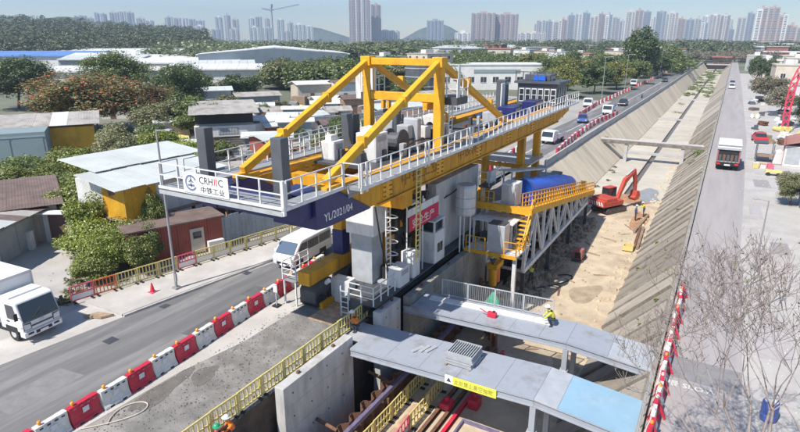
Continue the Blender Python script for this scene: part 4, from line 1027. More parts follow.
# plates and tools lying on the bridges
st = thing('grating_stack', 'stack of grey steel gratings on the wide footbridge', 'grating stack', (-9.0, 22.0, 0.3))
z = f1(-9.9) + 0.055
for k in range(8):
    dx, dy = rnd.uniform(-.05, .05), rnd.uniform(-.04, .04); zb = 0.40 + 0.075 * k
    m = MB()
    x0, x1, y0, y1 = -9.7 + dx, -8.4 + dx, 21.35 + dy, 22.6 + dy
    for y in (y0, y1 - 0.05): m.box(x0, x1, y, y + 0.05, zb, zb + 0.068)
    for i in range(12):
        x = x0 + (x1 - x0 - 0.04) * i / 11; m.box(x, x + 0.04, y0 + 0.051, y1 - 0.051, zb + 0.004, zb + 0.064)
    m.build('grating', 'steel_grey', st)
bx('bearer', 'timber', st, -9.7, -9.6, 21.2, 22.8, f1(-9.7), 0.40)
bx('bearer', 'timber', st, -8.5, -8.4, 21.2, 22.8, f1(-8.4), 0.40)
for k, (x, y, a) in enumerate(((-11.5, 21.9, 1.2), (-11.2, 22.1, 1.35), (-10.9, 22.2, 1.3))):
    o = MB().obox((0, 0, 0.03), (0.75, 0.2, 0.05)).build('steel_offcut', 'steel_grey'); o.location = (x, y, f1(x) + 0.012); o.rotation_euler.z = a
    tag(o, ['leftmost', 'middle', 'rightmost'][k] + ' of three dark steel offcuts lying on the wide footbridge', 'steel offcut', 'offcuts on the footbridge')
tl = thing('hand_pump', 'small red hand pump with lever on the narrower footbridge', 'pump', (-9.5, 27.0, f2(-9.5)))
bx('body', 'red_plastic', tl, -9.75, -9.25, 26.75, 27.0, f2(-9.75) + 0.012, f2(-9.4) + 0.30, 0.03)
MB().tube((-9.7, 26.85, 0.5), (-10.2, 26.8, 0.72), 0.03).build('lever', 'red_plastic', tl)
MB().tube((-9.4, 26.9, 0.55), (-9.4, 26.9, 0.68), 0.08).build('cap', 'black', tl)
bx('gap_plate', 'steel_grey', b1, -15.6, -14.62, 21.3, 23.2, 0.03, 0.09)

# ---------------------------------------------------------------- sheet piles and things in the channel
sp = thing('sheet_pile_wall', 'row of rusty steel sheet piles with purple waling beam in the excavation', 'sheet pile wall', (-13.5, 22, FZ))
def pile_mesh(s):
    pts = [(-0.0, -0.25), (s * 0.16, -0.13), (s * 0.16, 0.13), (0.0, 0.25)]
    o = [(x + 0.025, y) for x, y in pts]
    return MB().prism(pts + o[::-1], 'z', -6.0, -2.45).mesh('sheet_pile', 'rust')
pa, pb = pile_mesh(1), pile_mesh(-1)
for k in range(52):
    o = put('sheet_pile', pa if k % 2 == 0 else pb, sp); o.location = (-13.52, 11.6 + 0.5 * k, rnd.uniform(-.05, .05)); attach(o, sp)
bx('waling_beam', 'purple_steel', sp, -13.32, -13.12, 11.4, 37.4, -2.85, -2.6)
for k in range(9):
    bx('waling_bracket', 'rust', sp, -13.34, -12.95, 12.5 + 3 * k, 12.6 + 3 * k, -3.2, -2.86)
for y in (17.8, 22.4, 24.8, 30.2):
    MB().tube((-14.75, y, -2.3), (-13.55, y, -2.5), 0.09).build('strut', 'rust', sp)
def fence_proto(mat, board='white_plastic', L=1.9):
    t = thing('plastic_fence', 'fence', 'fence panel')
    h = 1.0
    m = MB()
    for z in (0.12, 0.52, h): m.bar((-L / 2, 0, z), (L / 2, 0, z), 0.06, 0.06)
    for x in (-L / 2, L / 2): m.box(x - 0.035, x + 0.035, -0.035, 0.035, 0.05, h + 0.02)
    m.build('frame', mat, t)
    for i in range(6):
        x = -L / 2 + L * (i + 0.5) / 6
        bx('picket', mat, t, x - 0.035, x + 0.035, -0.02, 0.02, 0.55, h - 0.03)
    for i in range(6):
        x = -L / 2 + L * (i + 0.5) / 6
        if board == mat: bx('picket', mat, t, x - 0.035, x + 0.035, -0.02, 0.02, 0.15, 0.49)
    if board != mat: bx('board', board, t, -L / 2 + 0.04, L / 2 - 0.04, -0.022, 0.022, 0.16, 0.48)
    for x in (-L / 2 + 0.2, L / 2 - 0.2): bx('foot', 'rubber', t, x - 0.09, x + 0.09, -0.28, 0.28, 0.0, 0.06)
    return t
fy = fence_proto('fence_yellow', 'fence_yellow'); fo = fence_proto('fence_orange', 'fence_orange'); fr = fence_proto('pink', 'white_plastic'); fw = fence_proto('fence_yellow', 'white_plastic')
def run_fence(p, q, n, protos, lab, grp, z=0.0, L=1.9):
    p = Vector(p); q = Vector(q); d = (q - p).normalized(); a = math.atan2(d.y, d.x)
    for k in range(n):
        c = p + (q - p) * ((k + 0.5) / n); pr_ = protos(k)
        o = moved(pr_, (c.x, c.y, z + 0.004), a + rnd.uniform(-.04, .04), lab(k), grp, (((q - p).length / n) / 2.0, 1, 1))
def kerb_lab(k):
    c = {0: 'pinkish red', 1: 'orange', 5: 'faded red'}.get(k, 'yellow')
    return f'{c} plastic fence panel on the left pavement, {ORD[k]} from the truck'
run_fence((-31.7, 16.6), (-28.35, 32.2), 12, lambda k: fr if k in (0, 5) else fo if k == 1 else fw if k > 5 else fy, kerb_lab, 'plastic fence panels on the left pavement', 0.11)
run_fence((-28.3, 32.3), (-28.2, 44), 8, lambda k: fw, lambda k: f'yellow plastic fence panel behind the van, {ORD[k]} beyond the van nose', 'plastic fence panels behind the van', 0.11)
run_fence((-15.78, 11.2), (-15.78, 24.0), 9, lambda k: fy, lambda k: f'yellow fence panel along the gravel platform edge, {ORD[k]} from the bottom', 'fence panels along the excavation edge')
run_fence((-12.75, 18.0), (-12.75, 26.6), 5, lambda k: fy, lambda k: f'yellow fence panel down in the channel next to the sheet piles, {ORD[k]} from the bottom', 'fence panels beside the sheet piles', FZ)
run_fence((-11.4, 19.0), (-11.55, 25.2), 3, lambda k: fr if k == 0 else fy, lambda k: f'{"red" if k == 0 else "yellow"} fence panel beside the red rails in the channel, {ORD[k]} from the bottom', 'fence panels beside the red rails', FZ)
for p in (fy, fo, fr, fw):
    for ch in list(p.children): bpy.data.objects.remove(ch)
    bpy.data.objects.remove(p)
for k, x in enumerate((-10.9, -10.35, -9.9)):
    o = MB(); o.box(x - 0.09, x + 0.09, 15.5, 30.5, FZ, FZ + 0.035); o.box(x - 0.02, x + 0.02, 15.5, 30.5, FZ + 0.03, FZ + 0.2); o.box(x - 0.09, x + 0.09, 15.5, 30.5, FZ + 0.2, FZ + 0.235)
    tag(o.build('steel_rail', ['rust', 'rust', 'red_plastic'][k]), ['left rusty steel beam', 'middle rusty steel beam', 'red painted steel beam'][k] + ' lying along the channel floor under the footbridges', 'steel beam', 'beams on the channel floor')
for k, (x, y) in enumerate(((-10.6, 23.6), (-9.4, 24.6))):
    j = thing('pipe_jack', ['red jack sitting on the rusty steel beams in the channel', 'red jack at the upper end of the red beam'][k], 'jack', (x, y, FZ + 0.24), 'red jacks')
    bx('body', 'red_plastic', j, x - 0.28, x + 0.28, y - 0.35, y + 0.35, FZ + 0.2 if k == 0 else FZ, FZ + 0.55, 0.03)
    MB().tube((x, y, FZ + 0.55), (x, y, FZ + 0.8), 0.12).build('ram', 'red_plastic', j)
o = tag(bx('shuttering_sheet', 'plank', None, -12.3, -11.8, 17.5, 25.8, FZ + 0.004, FZ + 0.06), 'pale plywood walkway sheet between the yellow fences in the channel', 'plywood sheet')
o = thing('site_tray', 'open grey steel tray with sand on the channel floor below the footbridge', 'tray', (-8.4, 23.0, FZ))
bx('base', 'sand', o, -9.3, -7.5, 20.0, 22.9, FZ, FZ + 0.12)
for a in ((-9.4, -9.3, 19.9, 23.0), (-7.5, -7.4, 19.9, 23.0), (-9.3, -7.5, 22.9, 23.0), (-9.3, -7.5, 19.9, 20.0)): bx('rim', 'purple_steel', o, *a, FZ, FZ + 0.3)
slb = tag(bx('concrete_block', 'concrete_new', None, -15.45, -14.3, 12.9, 14.3, -6, -1.6, 0.02), 'pale concrete block low in the excavation beside the near wall panel', 'concrete block')
# pump, timber beams, sand pile
pu = thing('water_pump', 'dusty red water pump on the sandy channel floor beside the truss', 'pump', (-9.5, 49.2, FZ))
bx('skid', 'dark_steel', pu, -10.0, -9.0, 48.3, 50.0, FZ, FZ + 0.15)
bx('engine', 'dusty_red', pu, -9.9, -9.1, 48.5, 49.4, FZ + 0.15, FZ + 1.05, 0.05)
MB().tube((-9.5, 49.4, FZ + 0.55), (-9.5, 49.9, FZ + 0.55), 0.33, n=14).build('casing', 'dusty_red', pu)
bx('radiator', 'black', pu, -9.75, -9.25, 48.47, 48.5, FZ + 0.3, FZ + 0.85)
for k, (x, y, a, m_) in enumerate(((-5.75, 57.8, 1.62, 'rust'), (-5.45, 57.6, 1.62, 'timber'), (-6.0, 62.5, 1.5, 'timber'))):
    o = MB().box(-3.4, 3.4, -0.12, 0.12, 0, 0.24).build('long_beam', m_); o.location = (x, y, FZ + 0.05); o.rotation_euler.z = a
    tag(o, ['rusty long beam nearest the yellow skip at the slope foot', 'timber long beam lying against the right slope foot', 'far timber beam near the excavator at the slope foot'][k], 'beam', 'beams at the foot of the right slope')
sk = thing('yellow_skip', 'small yellow plastic crate at the foot of the right slope', 'crate', (-6.0, 53.6, FZ))
for a in ((-6.45, -6.38, 53.2, 54.1), (-5.62, -5.55, 53.2, 54.1), (-6.38, -5.62, 53.2, 53.27), (-6.38, -5.62, 54.03, 54.1)): bx('side', 'fence_yellow', sk, *a, FZ + 0.02, FZ + 0.55)
bx('floor', 'yellow', sk, -6.45, -5.55, 53.2, 54.1, FZ, FZ + 0.1)
# pipe crossing
pc = thing('pipe_crossing', 'concrete pipe bridge crossing the channel beyond the excavator', 'pipe bridge', (-9.8, 96, FZ))
bx('beam', 'slope_stain', pc, -17.6, -1.2, 95.4, 96.4, -1.15, -0.75)
bx('pier', 'concrete', pc, -13.2, -12.7, 95.55, 96.25, FZ, -1.15); bx('pier', 'concrete', pc, -5.0, -4.5, 95.55, 96.25, FZ, -1.15)
MB().tube((-17.4, 96.75, -0.75), (-1.4, 96.75, -0.75), 0.2, n=10).build('pipe', 'concrete', pc)
for x in (-16, -12, -8, -4): bx('saddle', 'concrete', pc, x - .2, x + .2, 96.4, 96.95, -1.1, -0.95)

# ---------------------------------------------------------------- water-filled barriers
def barrier_mesh(L=1.27, h=0.86):
    m = MB(); prof = [(-0.26, 0.0), (0.26, 0.0), (0.26, 0.10), (0.20, 0.18), (0.15, 0.36), (0.13, h), (-0.13, h), (-0.15, 0.36), (-0.20, 0.18), (-0.26, 0.10)]
    n = len(prof); vs = []
    stops = [(-L / 2, .9), (-L / 2 + .04, 1), (-L * .22, 1), (-L * .20, .86), (-L * .03, .86), (0, 1), (L * .03, .86), (L * .20, .86), (L * .22, 1), (L / 2 - .04, 1), (L / 2, .9)]
    for yv, s in stops:
        for x, z_ in prof: vs.append((x * (s if z_ > 0.3 else 1.0), yv, z_))
    fs = [(j * n + i, (j + 1) * n + i, (j + 1) * n + (i + 1) % n, j * n + (i + 1) % n) for j in range(len(stops) - 1) for i in range(n)]
    fs += [tuple(range(n)), tuple(range((len(stops) - 1) * n, len(stops) * n))[::-1]]
    return m.add(vs, fs)
bme = {c: barrier_mesh().mesh('barrier_body', c) for c in ('red_plastic', 'white_plastic')}
def barrier_proto(c):
    t = thing('water_barrier', 'b', 'barrier')
    put('body', bme[c], t)
    for y in (-0.42, -0.12, 0.18, 0.45): bx('slot', 'lettering_dark' if c == 'white_plastic' else 'pink', t, 0.128, 0.138, y - 0.07, y + 0.07, 0.70, 0.77)
    bx('sticker', 'sticker', t, 0.148, 0.156, -0.12, 0.16, 0.38, 0.62)
    MB().lathe([(0.05, 0.86), (0.05, 0.90), (0.075, 0.91), (0.075, 1.0), (0.04, 1.04)], (0, -0.4, 0), 8).build('warning_lamp', 'amber', t)
    for y in (-0.3, 0.3): bx('foot_recess', 'rubber', t, 0.255, 0.262, y - 0.1, y + 0.1, 0.0, 0.08)
    return t
br_, bw_ = barrier_proto('red_plastic'), barrier_proto('white_plastic')
nr = nw = 0
for k in range(16):
    y = 8.05 + 1.34 * k; x = -21.1 - 1.25 * max(0, (y - 12)) / 15
    red = k % 2 == 0
    if red: lab = f'red water-filled barrier with amber lamp, {ORD[nr]} red one from the bottom left'; nr += 1
    else: lab = f'white water-filled barrier with amber lamp, {ORD[nw]} white one from the bottom left'; nw += 1
    moved(br_ if red else bw_, (x + rnd.uniform(-.04, .04), y, -0.002), R(3.5) + rnd.uniform(-.03, .03), lab, 'water-filled barriers along the left road')
# the same kind, far away beyond the gantry: no parts visible
def far_row(pts, n, lab, grp):
    P = [Vector(p) for p in pts]
    for k in range(n):
        t = k / (n - 1) * (len(P) - 1); i = min(int(t), len(P) - 2); p = P[i].lerp(P[i + 1], t - i); d = P[i + 1] - P[i]
        o = put('road_barrier', bme['red_plastic' if k % 2 == 0 else 'white_plastic']); o.location = (p.x + rnd.uniform(-.08, .08), p.y, -0.002); o.rotation_euler.z = -math.atan2(d.x, d.y)
        tag(o, ('red' if k % 2 == 0 else 'white') + lab + f', {ORD[k // 2]} {"red" if k % 2 == 0 else "white"} one from the gantry', 'barrier', ('red' if k % 2 == 0 else 'white') + grp)
far_row([(-18.9, 76, 0), (-19.9, 90, 0), (-20.3, 108, 0), (-19.2, 122, 0)], 33, ' barrier beside the channel parapet', ' barriers beside the parapet')
far_row([(-25.4, 118, 0), (-26.4, 140, 0), (-26.0, 190, 0)], 44, ' barrier on the tree side of the road', ' barriers on the tree side')
far_row([(-23.0, 62, 0), (-24.4, 78, 0)], 10, ' barrier in the short row behind the rear legs', ' barriers behind the gantry')
far_row([(-26.0, 200, 0), (-25.4, 300, 0)], 40, ' barrier in the farthest row', ' barriers in the farthest row')
# slimmer interlocked barriers on the right rim
nr = nw = 0
slim = {c: MB().prism([(-0.2, 0), (0.2, 0), (0.2, 0.08), (0.1, 0.25), (0.08, 0.95), (-0.08, 0.95), (-0.1, 0.25), (-0.2, 0.08)], 'y', -0.44, 0.44).mesh('slim_body', c) for c in ('red_plastic', 'white_plastic')}
for k in range(17):
    y = 20.6 + 0.93 * k; red = k % 2 == 0
    lab = f'{"red" if red else "white"} slim barrier on the channel rim, {ORD[k // 2]} {"red" if red else "white"} one from the bottom'
    t = thing('rim_barrier', lab, 'barrier', (0, 0, 0), 'slim barriers along the right rim')
    put('body', slim['red_plastic' if red else 'white_plastic'], t)
    if red:
        for s in (0.1,): MB().prism([(0.09, 0.5), (0.34, 0.0), (0.42, 0.0), (0.12, 0.75)], 'y', s - 0.06, s + 0.06).build('stay', 'red_plastic', t)
    MB().lathe([(0.05, 0.95), (0.07, 0.98), (0.05, 1.08)], (0, 0, 0), 6).build('lamp', 'amber' if k % 3 == 0 else 'white_plastic', t)
    t.location = (-0.68 + rnd.uniform(-.04, .04), y, -0.006); t.rotation_euler.z = rnd.uniform(-.12, .12)
for p in (br_, bw_):
    for ch in list(p.children): bpy.data.objects.remove(ch)
    bpy.data.objects.remove(p)
# handrail posts between slope and rim barriers
for k in range(5):
    y = 20.2 + 0.8 * k
    o = MB().tube((0, 0, 0), (0, 0, 1.15), 0.022, n=6).build('rim_post', 'steel_grey'); o.location = (-1.08, y, 0.29)
    tag(o, f'thin grey post on the channel rim, {ORD[k]} from the bottom', 'post', 'thin posts on the rim')
# ---------------------------------------------------------------- vehicles (built nose towards +X, wheels on z = 0)
def wheel(par, x, y, r, w, side):
    t = MB().lathe([(r * 0.55, -w / 2), (r * 0.93, -w / 2), (r, -w * 0.3), (r, w * 0.3), (r * 0.93, w / 2), (r * 0.55, w / 2)], (0, 0, 0), 18)
    t.v = [(a + x, c + y, b + r) for a, b, c in t.v]
    t = t.build('wheel', 'rubber', par)
    h = MB().lathe([(0.02, 0), (r * 0.55, 0), (r * 0.5, w * 0.25), (0.02, w * 0.3)], (0, 0, 0), 12)
    h.v = [(a + x, y + side * (w * 0.28) + c * side, b + r) for a, b, c in h.v]
    h.build('rim', 'galv', t)
def quadplate(name, mat, par, pts, t=0.012):
    p = [Vector(q) for q in pts]; n = (p[1] - p[0]).cross(p[2] - p[0]).normalized() * t
    m = MB(); m.add([*p, *[q + n for q in p]], [(3, 2, 1, 0), (4, 5, 6, 7), (0, 1, 5, 4), (1, 2, 6, 5), (2, 3, 7, 6), (3, 0, 4, 7)]); return m.build(name, mat, par)
def box_truck(label, loc, rz):
    t = thing('box_truck', label, 'truck')
    bx('chassis', 'dark_steel', t, -6.1, -0.3, -0.45, 0.45, 0.45, 0.75)
    c = MB().prism([(-1.85, 0.62), (-0.06, 0.62), (0.0, 0.75), (0.0, 1.22), (-0.32, 2.2), (-0.5, 2.28), (-1.85, 2.28)], 'y', -1.0, 1.0).build('cab', 'truck_white', t, bevel=0.07)
    bx('cab_deflector', 'truck_white', c, -1.75, -1.0, -0.85, 0.85, 2.28, 2.36)
    quadplate('windscreen', 'glass', c, [(0.01, -0.93, 1.24), (0.01, 0.93, 1.24), (-0.27, 0.88, 2.15), (-0.27, -0.88, 2.15)])
    bx('intake', 'black', c, 0.058, 0.068, -.42, .42, .43, .60)
    bx('belt_trim', 'charcoal', c, .0, .018, -.95, .95, 1.17, 1.225)
    for q in (-.5, .15): MB().bar((0.03, q, 1.27), (-0.06, q + .5, 1.5), 0.025).build('wiper', 'black', c)
    bx('box_gap', 'black', t, -1.98, -1.87, -.8, .8, .8, 2.1)
    for q in (-5.6, -4.4, -3.2):
        for s in (-1, 1): bx('box_rib', 'galv', t, q, q + .04, s * 1.085 - .012, s * 1.085 + .012, .95, 2.95)
    for s in (-1, 1):
        y = s * 1.003
        pts = [(-1.15, y, 1.3), (-0.32, y, 1.3), (-0.5, y, 2.08), (-1.15, y, 2.08)]
        quadplate('side_window', 'glass', c, pts if s < 0 else pts[::-1])
        bx('door_seam', 'steel_grey', c, -1.28, -1.262, s * 1.003 - .004, s * 1.003 + .004, 0.7, 2.15)
        bx('door_handle', 'black', c, -1.2, -1.02, s * 1.02 - .015, s * 1.02 + .015, 1.12, 1.17)
        MB().bar((-0.12, s * 1.0, 1.5), (-0.02, s * 1.18, 1.62), 0.03).build('mirror_arm', 'black', c)
        bx('mirror', 'black', c, -0.06, 0.0, s * 1.2 - 0.09, s * 1.2 + 0.09, 1.45, 1.85, 0.02)
        quadplate('headlight', 'lamp_clear', c, [(0.012, s * 0.93 - 0.0, 0.80), (0.012, s * 0.6, 0.80), (0.012, s * 0.62, 1.04), (0.012, s * 0.95, 1.1)] if s < 0 else [(0.012, s * 0.6, 0.80), (0.012, s * 0.93, 0.80), (0.012, s * 0.95, 1.1), (0.012, s * 0.62, 1.04)])
        bx('lamp_bezel', 'charcoal', c, 0.001, 0.010, min(s * .56, s * .97), max(s * .56, s * .97), .76, 1.13)
        bx('indicator', 'amber', c, -.16, -.06, s * 1.0 - .01, s * 1.0 + .012, .88, .98)
        bx('fog_lamp', 'black', c, 0.05, 0.07, s * 0.68 - 0.14, s * 0.68 + 0.14, 0.50, 0.60)
        wheel(t, -0.95, s * 0.85, 0.4, 0.24, s); wheel(t, -4.9, s * 0.85, 0.4, 0.42, s)
        bx('wheel_arch', 'black', t, -1.42, -0.48, s * 1.0 - .02, s * 1.0 + .012, 0.55, 0.88)
    bx('grille', 'charcoal', c, 0.002, 0.022, -0.55, 0.55, 0.86, 0.94)
    bx('grille_badge', 'galv', c, 0.022, 0.032, -0.1, 0.1, 1.02, 1.12)
    bx('bumper', 'truck_white', c, -0.35, 0.06, -1.0, 1.0, 0.36, 0.66, 0.04)
    bx('number_plate', 'lettering_white', c, 0.062, 0.07, -0.22, 0.22, 0.42, 0.54)
    MB().bar((0.02, -0.4, 1.3), (-0.1, 0.1, 1.68), 0.02).build('wiper', 'black', c)
    b = bx('cargo_box', 'truck_white', t, -6.3, -2.0, -1.08, 1.08, 0.8, 3.05, 0.03)
    bx('box_rim', 'galv', b, -2.0, -1.97, -1.08, 1.08, 2.92, 3.06); bx('box_rim', 'galv', b, -2.0, -1.965, 1.0, 1.085, 0.8, 2.92); bx('box_rim', 'galv', b, -2.0, -1.965, -1.085, -1.0, 0.8, 2.92)
    for s in (-1, 1): bx('box_sill', 'galv', b, -6.3, -2.0, s * 1.085 - .01, s * 1.085 + .01, 0.8, 0.95)
    t.location = loc; t.rotation_euler.z = rz; return t
box_truck('white box truck parked nose out in the left driveway', (-29.35, 13.75, 0), R(4))
def van(label, loc, rz):
    t = thing('van', label, 'van')
    b = MB().prism([(-4.7, 0.35), (-0.08, 0.35), (0.0, 0.5), (-0.02, 0.95), (-0.22, 1.12), (-0.95, 1.86), (-1.2, 1.96), (-4.45, 1.98), (-4.66, 1.8), (-4.72, 0.9)], 'y', -0.85, 0.85).build('body', 'car_white', t, bevel=0.09)
    quadplate('windscreen', 'glass_blue', b, [(-0.22, -0.74, 1.17), (-0.22, 0.74, 1.17), (-0.86, 0.68, 1.82), (-0.86, -0.68, 1.82)], 0.02)
    for s in (-1, 1):
        for xa, xb in ((-1.65, -0.62), (-3.0, -1.75), (-4.5, -3.1)):
            top = -1.0 if xa == -1.65 else xb
            pts = [(xa, s * 0.852, 1.15), (xb, s * 0.852, 1.15), (top, s * 0.852, 1.75), (xa, s * 0.852, 1.75)]
            quadplate('side_window', 'glass', b, pts if s < 0 else pts[::-1])
        quadplate('headlight', 'lamp_clear', b, [(0.004, s * .78, 0.72), (0.004, s * .45, 0.72), (-0.01, s * .45, 0.93), (-0.01, s * .80, 0.98)] if s < 0 else [(0.004, s * .45, 0.72), (0.004, s * .78, 0.72), (-0.01, s * .80, 0.98), (-0.01, s * .45, 0.93)], 0.02)
        bx('mirror', 'car_white', b, -0.6, -0.5, s * 0.98 - .1, s * 0.98 + .1, 1.1, 1.3, 0.02)
        bx('door_seam', 'steel_grey', b, -1.7, -1.685, s * 0.853 - .004, s * 0.853 + .004, 0.45, 1.8)
        wheel(t, -0.75, s * 0.74, 0.33, 0.2, s); wheel(t, -3.5, s * 0.74, 0.33, 0.2, s)
        bx('wheel_arch', 'black', t, -1.15, -0.36, s * 0.845 - .01, s * 0.845 + .014, 0.36, 0.7); bx('wheel_arch', 'black', t, -3.9, -3.1, s * 0.845 - .01, s * 0.845 + .014, 0.36, 0.7)
    bx('grille', 'black', b, -0.002, 0.016, -0.5, 0.5, 0.48, 0.66)
    bx('number_plate', 'lettering_white', b, 0.016, 0.026, -0.25, 0.25, 0.42, 0.53)
    t.location = loc; t.rotation_euler.z = rz; return t
van('white minivan driving towards the camera beside the gantry leg', (-24.3, 26.7, -0.006), R(-87))
def car(label, loc, rz, paint, group=None, hatch=False):
    t = thing('car', label, 'car', group=group)
    b = MB().prism([(-4.3, 0.3), (0, 0.3), (0.02, 0.6), (-0.15, 0.78), (-1.2, 0.92), (-3.9, 0.98), (-4.32, 0.9)], 'y', -0.86, 0.86).build('body', paint, t, bevel=0.08)
    w = MB(); z0, z1 = 0.9, 1.43
    rear = -4.15 if hatch else -3.75
    lo = [(-1.15, -0.76), (rear, -0.76), (rear, 0.76), (-1.15, 0.76)]; up = [(-1.85, -0.62), (rear + 0.45, -0.62), (rear + 0.45, 0.62), (-1.85, 0.62)]
    w.add([(x, y, z0) for x, y in lo] + [(x, y, z1) for x, y in up], [(0, 1, 5, 4), (1, 2, 6, 5), (2, 3, 7, 6), (3, 0, 4, 7), (4, 5, 6, 7)])
    w.build('windows', 'glass', t)
    bx('roof', paint, t, rear + 0.42, -1.8, -0.64, 0.64, 1.42, 1.46, 0.02)
    for s in (-1, 1):
        wheel(t, -0.8, s * 0.76, 0.31, 0.2, s); wheel(t, -3.4, s * 0.76, 0.31, 0.2, s)
        bx('headlight', 'lamp_clear', b, -0.04, 0.03, s * 0.66 - .15, s * 0.66 + .15, 0.58, 0.72); bx('tail_light', 'lamp_red', b, -4.34, -4.28, s * 0.68 - .15, s * 0.68 + .15, 0.65, 0.8)
        MB().bar((-1.9, s * 0.66, 1.42), (-1.2, s * 0.8, 0.92), 0.07).build('pillar', paint, t)
        MB().bar((-2.7, s * 0.655, 1.43), (-2.7, s * 0.79, 0.93), 0.08).build('pillar', paint, t)
    t.location = loc; t.rotation_euler.z = rz; return t
G_ = 'cars beyond the gantry'
car('dark hatchback driving on the far left road past the gantry', (-21.0, 139.5, -0.006), R(-90), 'car_black', G_, True)
car('dark car farther along the left road near the trees', (-20.6, 226.0, -0.006), R(-90), 'car_black', G_)
car('blue car beside the far barriers behind the gantry', (-22.6, 107, -0.006), R(-80), 'car_blue', G_)
car('white car on the right road far beyond the truck', (0.6, 205, -0.008), R(-90), 'car_white', 'cars on the right road')
car('dark car following the white car on the right road', (0.6, 222, -0.008), R(-90), 'car_grey', 'cars on the right road')
car('dark red open-topped car parked beside the stalls on the right', (4.9, 103, -0.014), R(95), 'car_red', None)
def flatbed(label, loc, rz, cabmat='car_white', bed='car_white', load=None):
    t = thing('small_truck', label, 'truck', group='small trucks beyond the gantry')
    c = MB().prism([(-1.7, 0.5), (0, 0.5), (0, 1.1), (-0.3, 1.95), (-1.7, 2.0)], 'y', -0.95, 0.95).build('cab', cabmat, t, bevel=0.06)
    quadplate('windscreen', 'glass', c, [(0.005, -0.85, 1.15), (0.005, 0.85, 1.15), (-0.26, 0.8, 1.85), (-0.26, -0.8, 1.85)])
    bx('bed', bed, t, -5.6, -1.8, -1.0, 1.0, 0.75, 0.95)
    for y in (-1.0, 0.95): bx('bed_side', bed, t, -5.6, -1.8, y, y + 0.05, 0.95, 1.4)
    bx('headboard', bed, t, -1.86, -1.8, -1.0, 1.0, 0.95, 1.9)
    if load: bx('load', load, t, -5.2, -2.2, -0.85, 0.85, 0.95, 1.8, 0.1)
    for s in (-1, 1): wheel(t, -0.8, s * 0.8, 0.38, 0.22, s); wheel(t, -4.4, s * 0.8, 0.38, 0.35, s)
    t.location = loc; t.rotation_euler.z = rz
flatbed('white small truck stopped beside the far barriers', (-22.2, 82.5, -0.006), R(-95))
flatbed('white pickup behind the blue car on the left road', (-20.9, 121.5, -0.006), R(-90), load='car_blue')
flatbed('grey loaded truck parked on the tree side of the left road', (-27.2, 133, 0), R(-80), 'car_white', 'galv', 'galv')
flatbed('pale truck parked at the far end of the tree belt', (-27.6, 203, 0), R(-90), 'car_white', 'galv', 'galv')
mbk = thing('motorbike', 'dark motorbike with rider on the far left road', 'motorbike', (-19.6, 162.5, 0))
for y in (161.9, 163.1): MB().tube((-19.65, y, 0.31), (-19.55, y, 0.31), 0.31, n=14).build('wheel', 'rubber', mbk)
bx('frame', 'car_black', mbk, -19.72, -19.48, 162.0, 163.0, 0.4, 0.8, 0.05)
MB().bar((-19.95, 162.0, 1.0), (-19.25, 162.0, 1.0), 0.06).build('handlebar', 'black', mbk)
# truck seen from behind on the right road
rt = thing('tipper_truck', 'white truck seen from behind on the right road with red rear lights', 'truck', (0, 0, 0))
bx('chassis', 'black', rt, -0.5, 0.5, 0.4, 7.2, 0.55, 0.85)
body = bx('cargo_body', 'truck_white', rt, -1.22, 1.22, 0.5, 5.4, 1.0, 3.05, 0.04)
bx('roof_panel', 'roof_white', body, -1.22, 1.22, 0.35, 5.4, 3.05, 3.12)
bx('roof_frame', 'steel_grey', body, -1.24, 1.24, 0.30, 0.5, 2.5, 2.72)
bx('rear_opening', 'black', body, -1.05, 1.05, 0.46, 0.5, 1.15, 2.5)
for i in range(5): bx('rear_slat', 'rust' if i % 2 else 'charcoal', body, -1.0 + 0.42 * i, -0.72 + 0.42 * i, 0.42, 0.46, 1.15, 1.9)
for s in (-1, 1):
    bx('rear_post', 'wall_red', body, s * 1.13 - .08, s * 1.13 + .08, 0.40, 0.46, 1.0, 2.5)
    bx('tail_light', 'lamp_red', body, s * 0.95 - .2, s * 0.95 + .2, 0.36, 0.42, 0.72, 0.9)
    for y in (1.6, 2.8, 6.2): 
        w_ = MB().tube((s * 0.72, y, 0.48), (s * 1.15, y, 0.48), 0.48, n=18).build('wheel', 'rubber', rt)
    bx('mud_flap', 'black', rt, s * 0.9 - .25, s * 0.9 + .25, 0.75, 0.78, 0.15, 0.8)
bx('tail_lift', 'black', body, -1.2, 1.2, 0.38, 0.46, 0.62, 1.0)
bx('number_plate', 'lettering_white', body, -0.3, 0.3, 0.33, 0.38, 0.62, 0.78)
bx('cab', 'truck_white', rt, -1.1, 1.1, 5.6, 7.4, 0.7, 2.7, 0.08)
rt.location = (1.1, 75.6, -0.008)
# ---------------------------------------------------------------- excavator
ex = thing('excavator', 'red excavator with raised arm on the channel floor', 'excavator', (0, 0, 0))
for s in (-1, 1):
    y = s * 1.05
    tkk = MB().prism([(-1.9, 0.2), (-1.6, 0.0), (1.6, 0.0), (1.9, 0.2), (1.95, 0.5), (1.6, 0.8), (-1.6, 0.8), (-1.95, 0.5)], 'y', y - 0.28, y + 0.28).build('track', 'dark_steel', ex)
    for k in range(14): bx('track_pad', 'rubber', tkk, -1.55 + 0.23 * k, -1.40 + 0.23 * k, y - 0.3, y + 0.3, 0.8, 0.84)
    for k in range(4): MB().tube((-1.3 + 0.85 * k, y - 0.3, 0.4), (-1.3 + 0.85 * k, y + 0.3, 0.4), 0.22, n=10).build('roller', 'rust', tkk)
MB().lathe([(0.7, 0.8), (0.7, 1.05)], (0, 0, 0), 16).build('turntable', 'dark_steel', ex)
hs_ = bx('house', 'excavator_red', ex, -2.2, 1.2, -1.3, 1.3, 1.05, 1.7, 0.06)
bx('engine_cover', 'excavator_red', ex, -2.1, 0.0, -1.25, 1.25, 1.7, 2.15, 0.08)
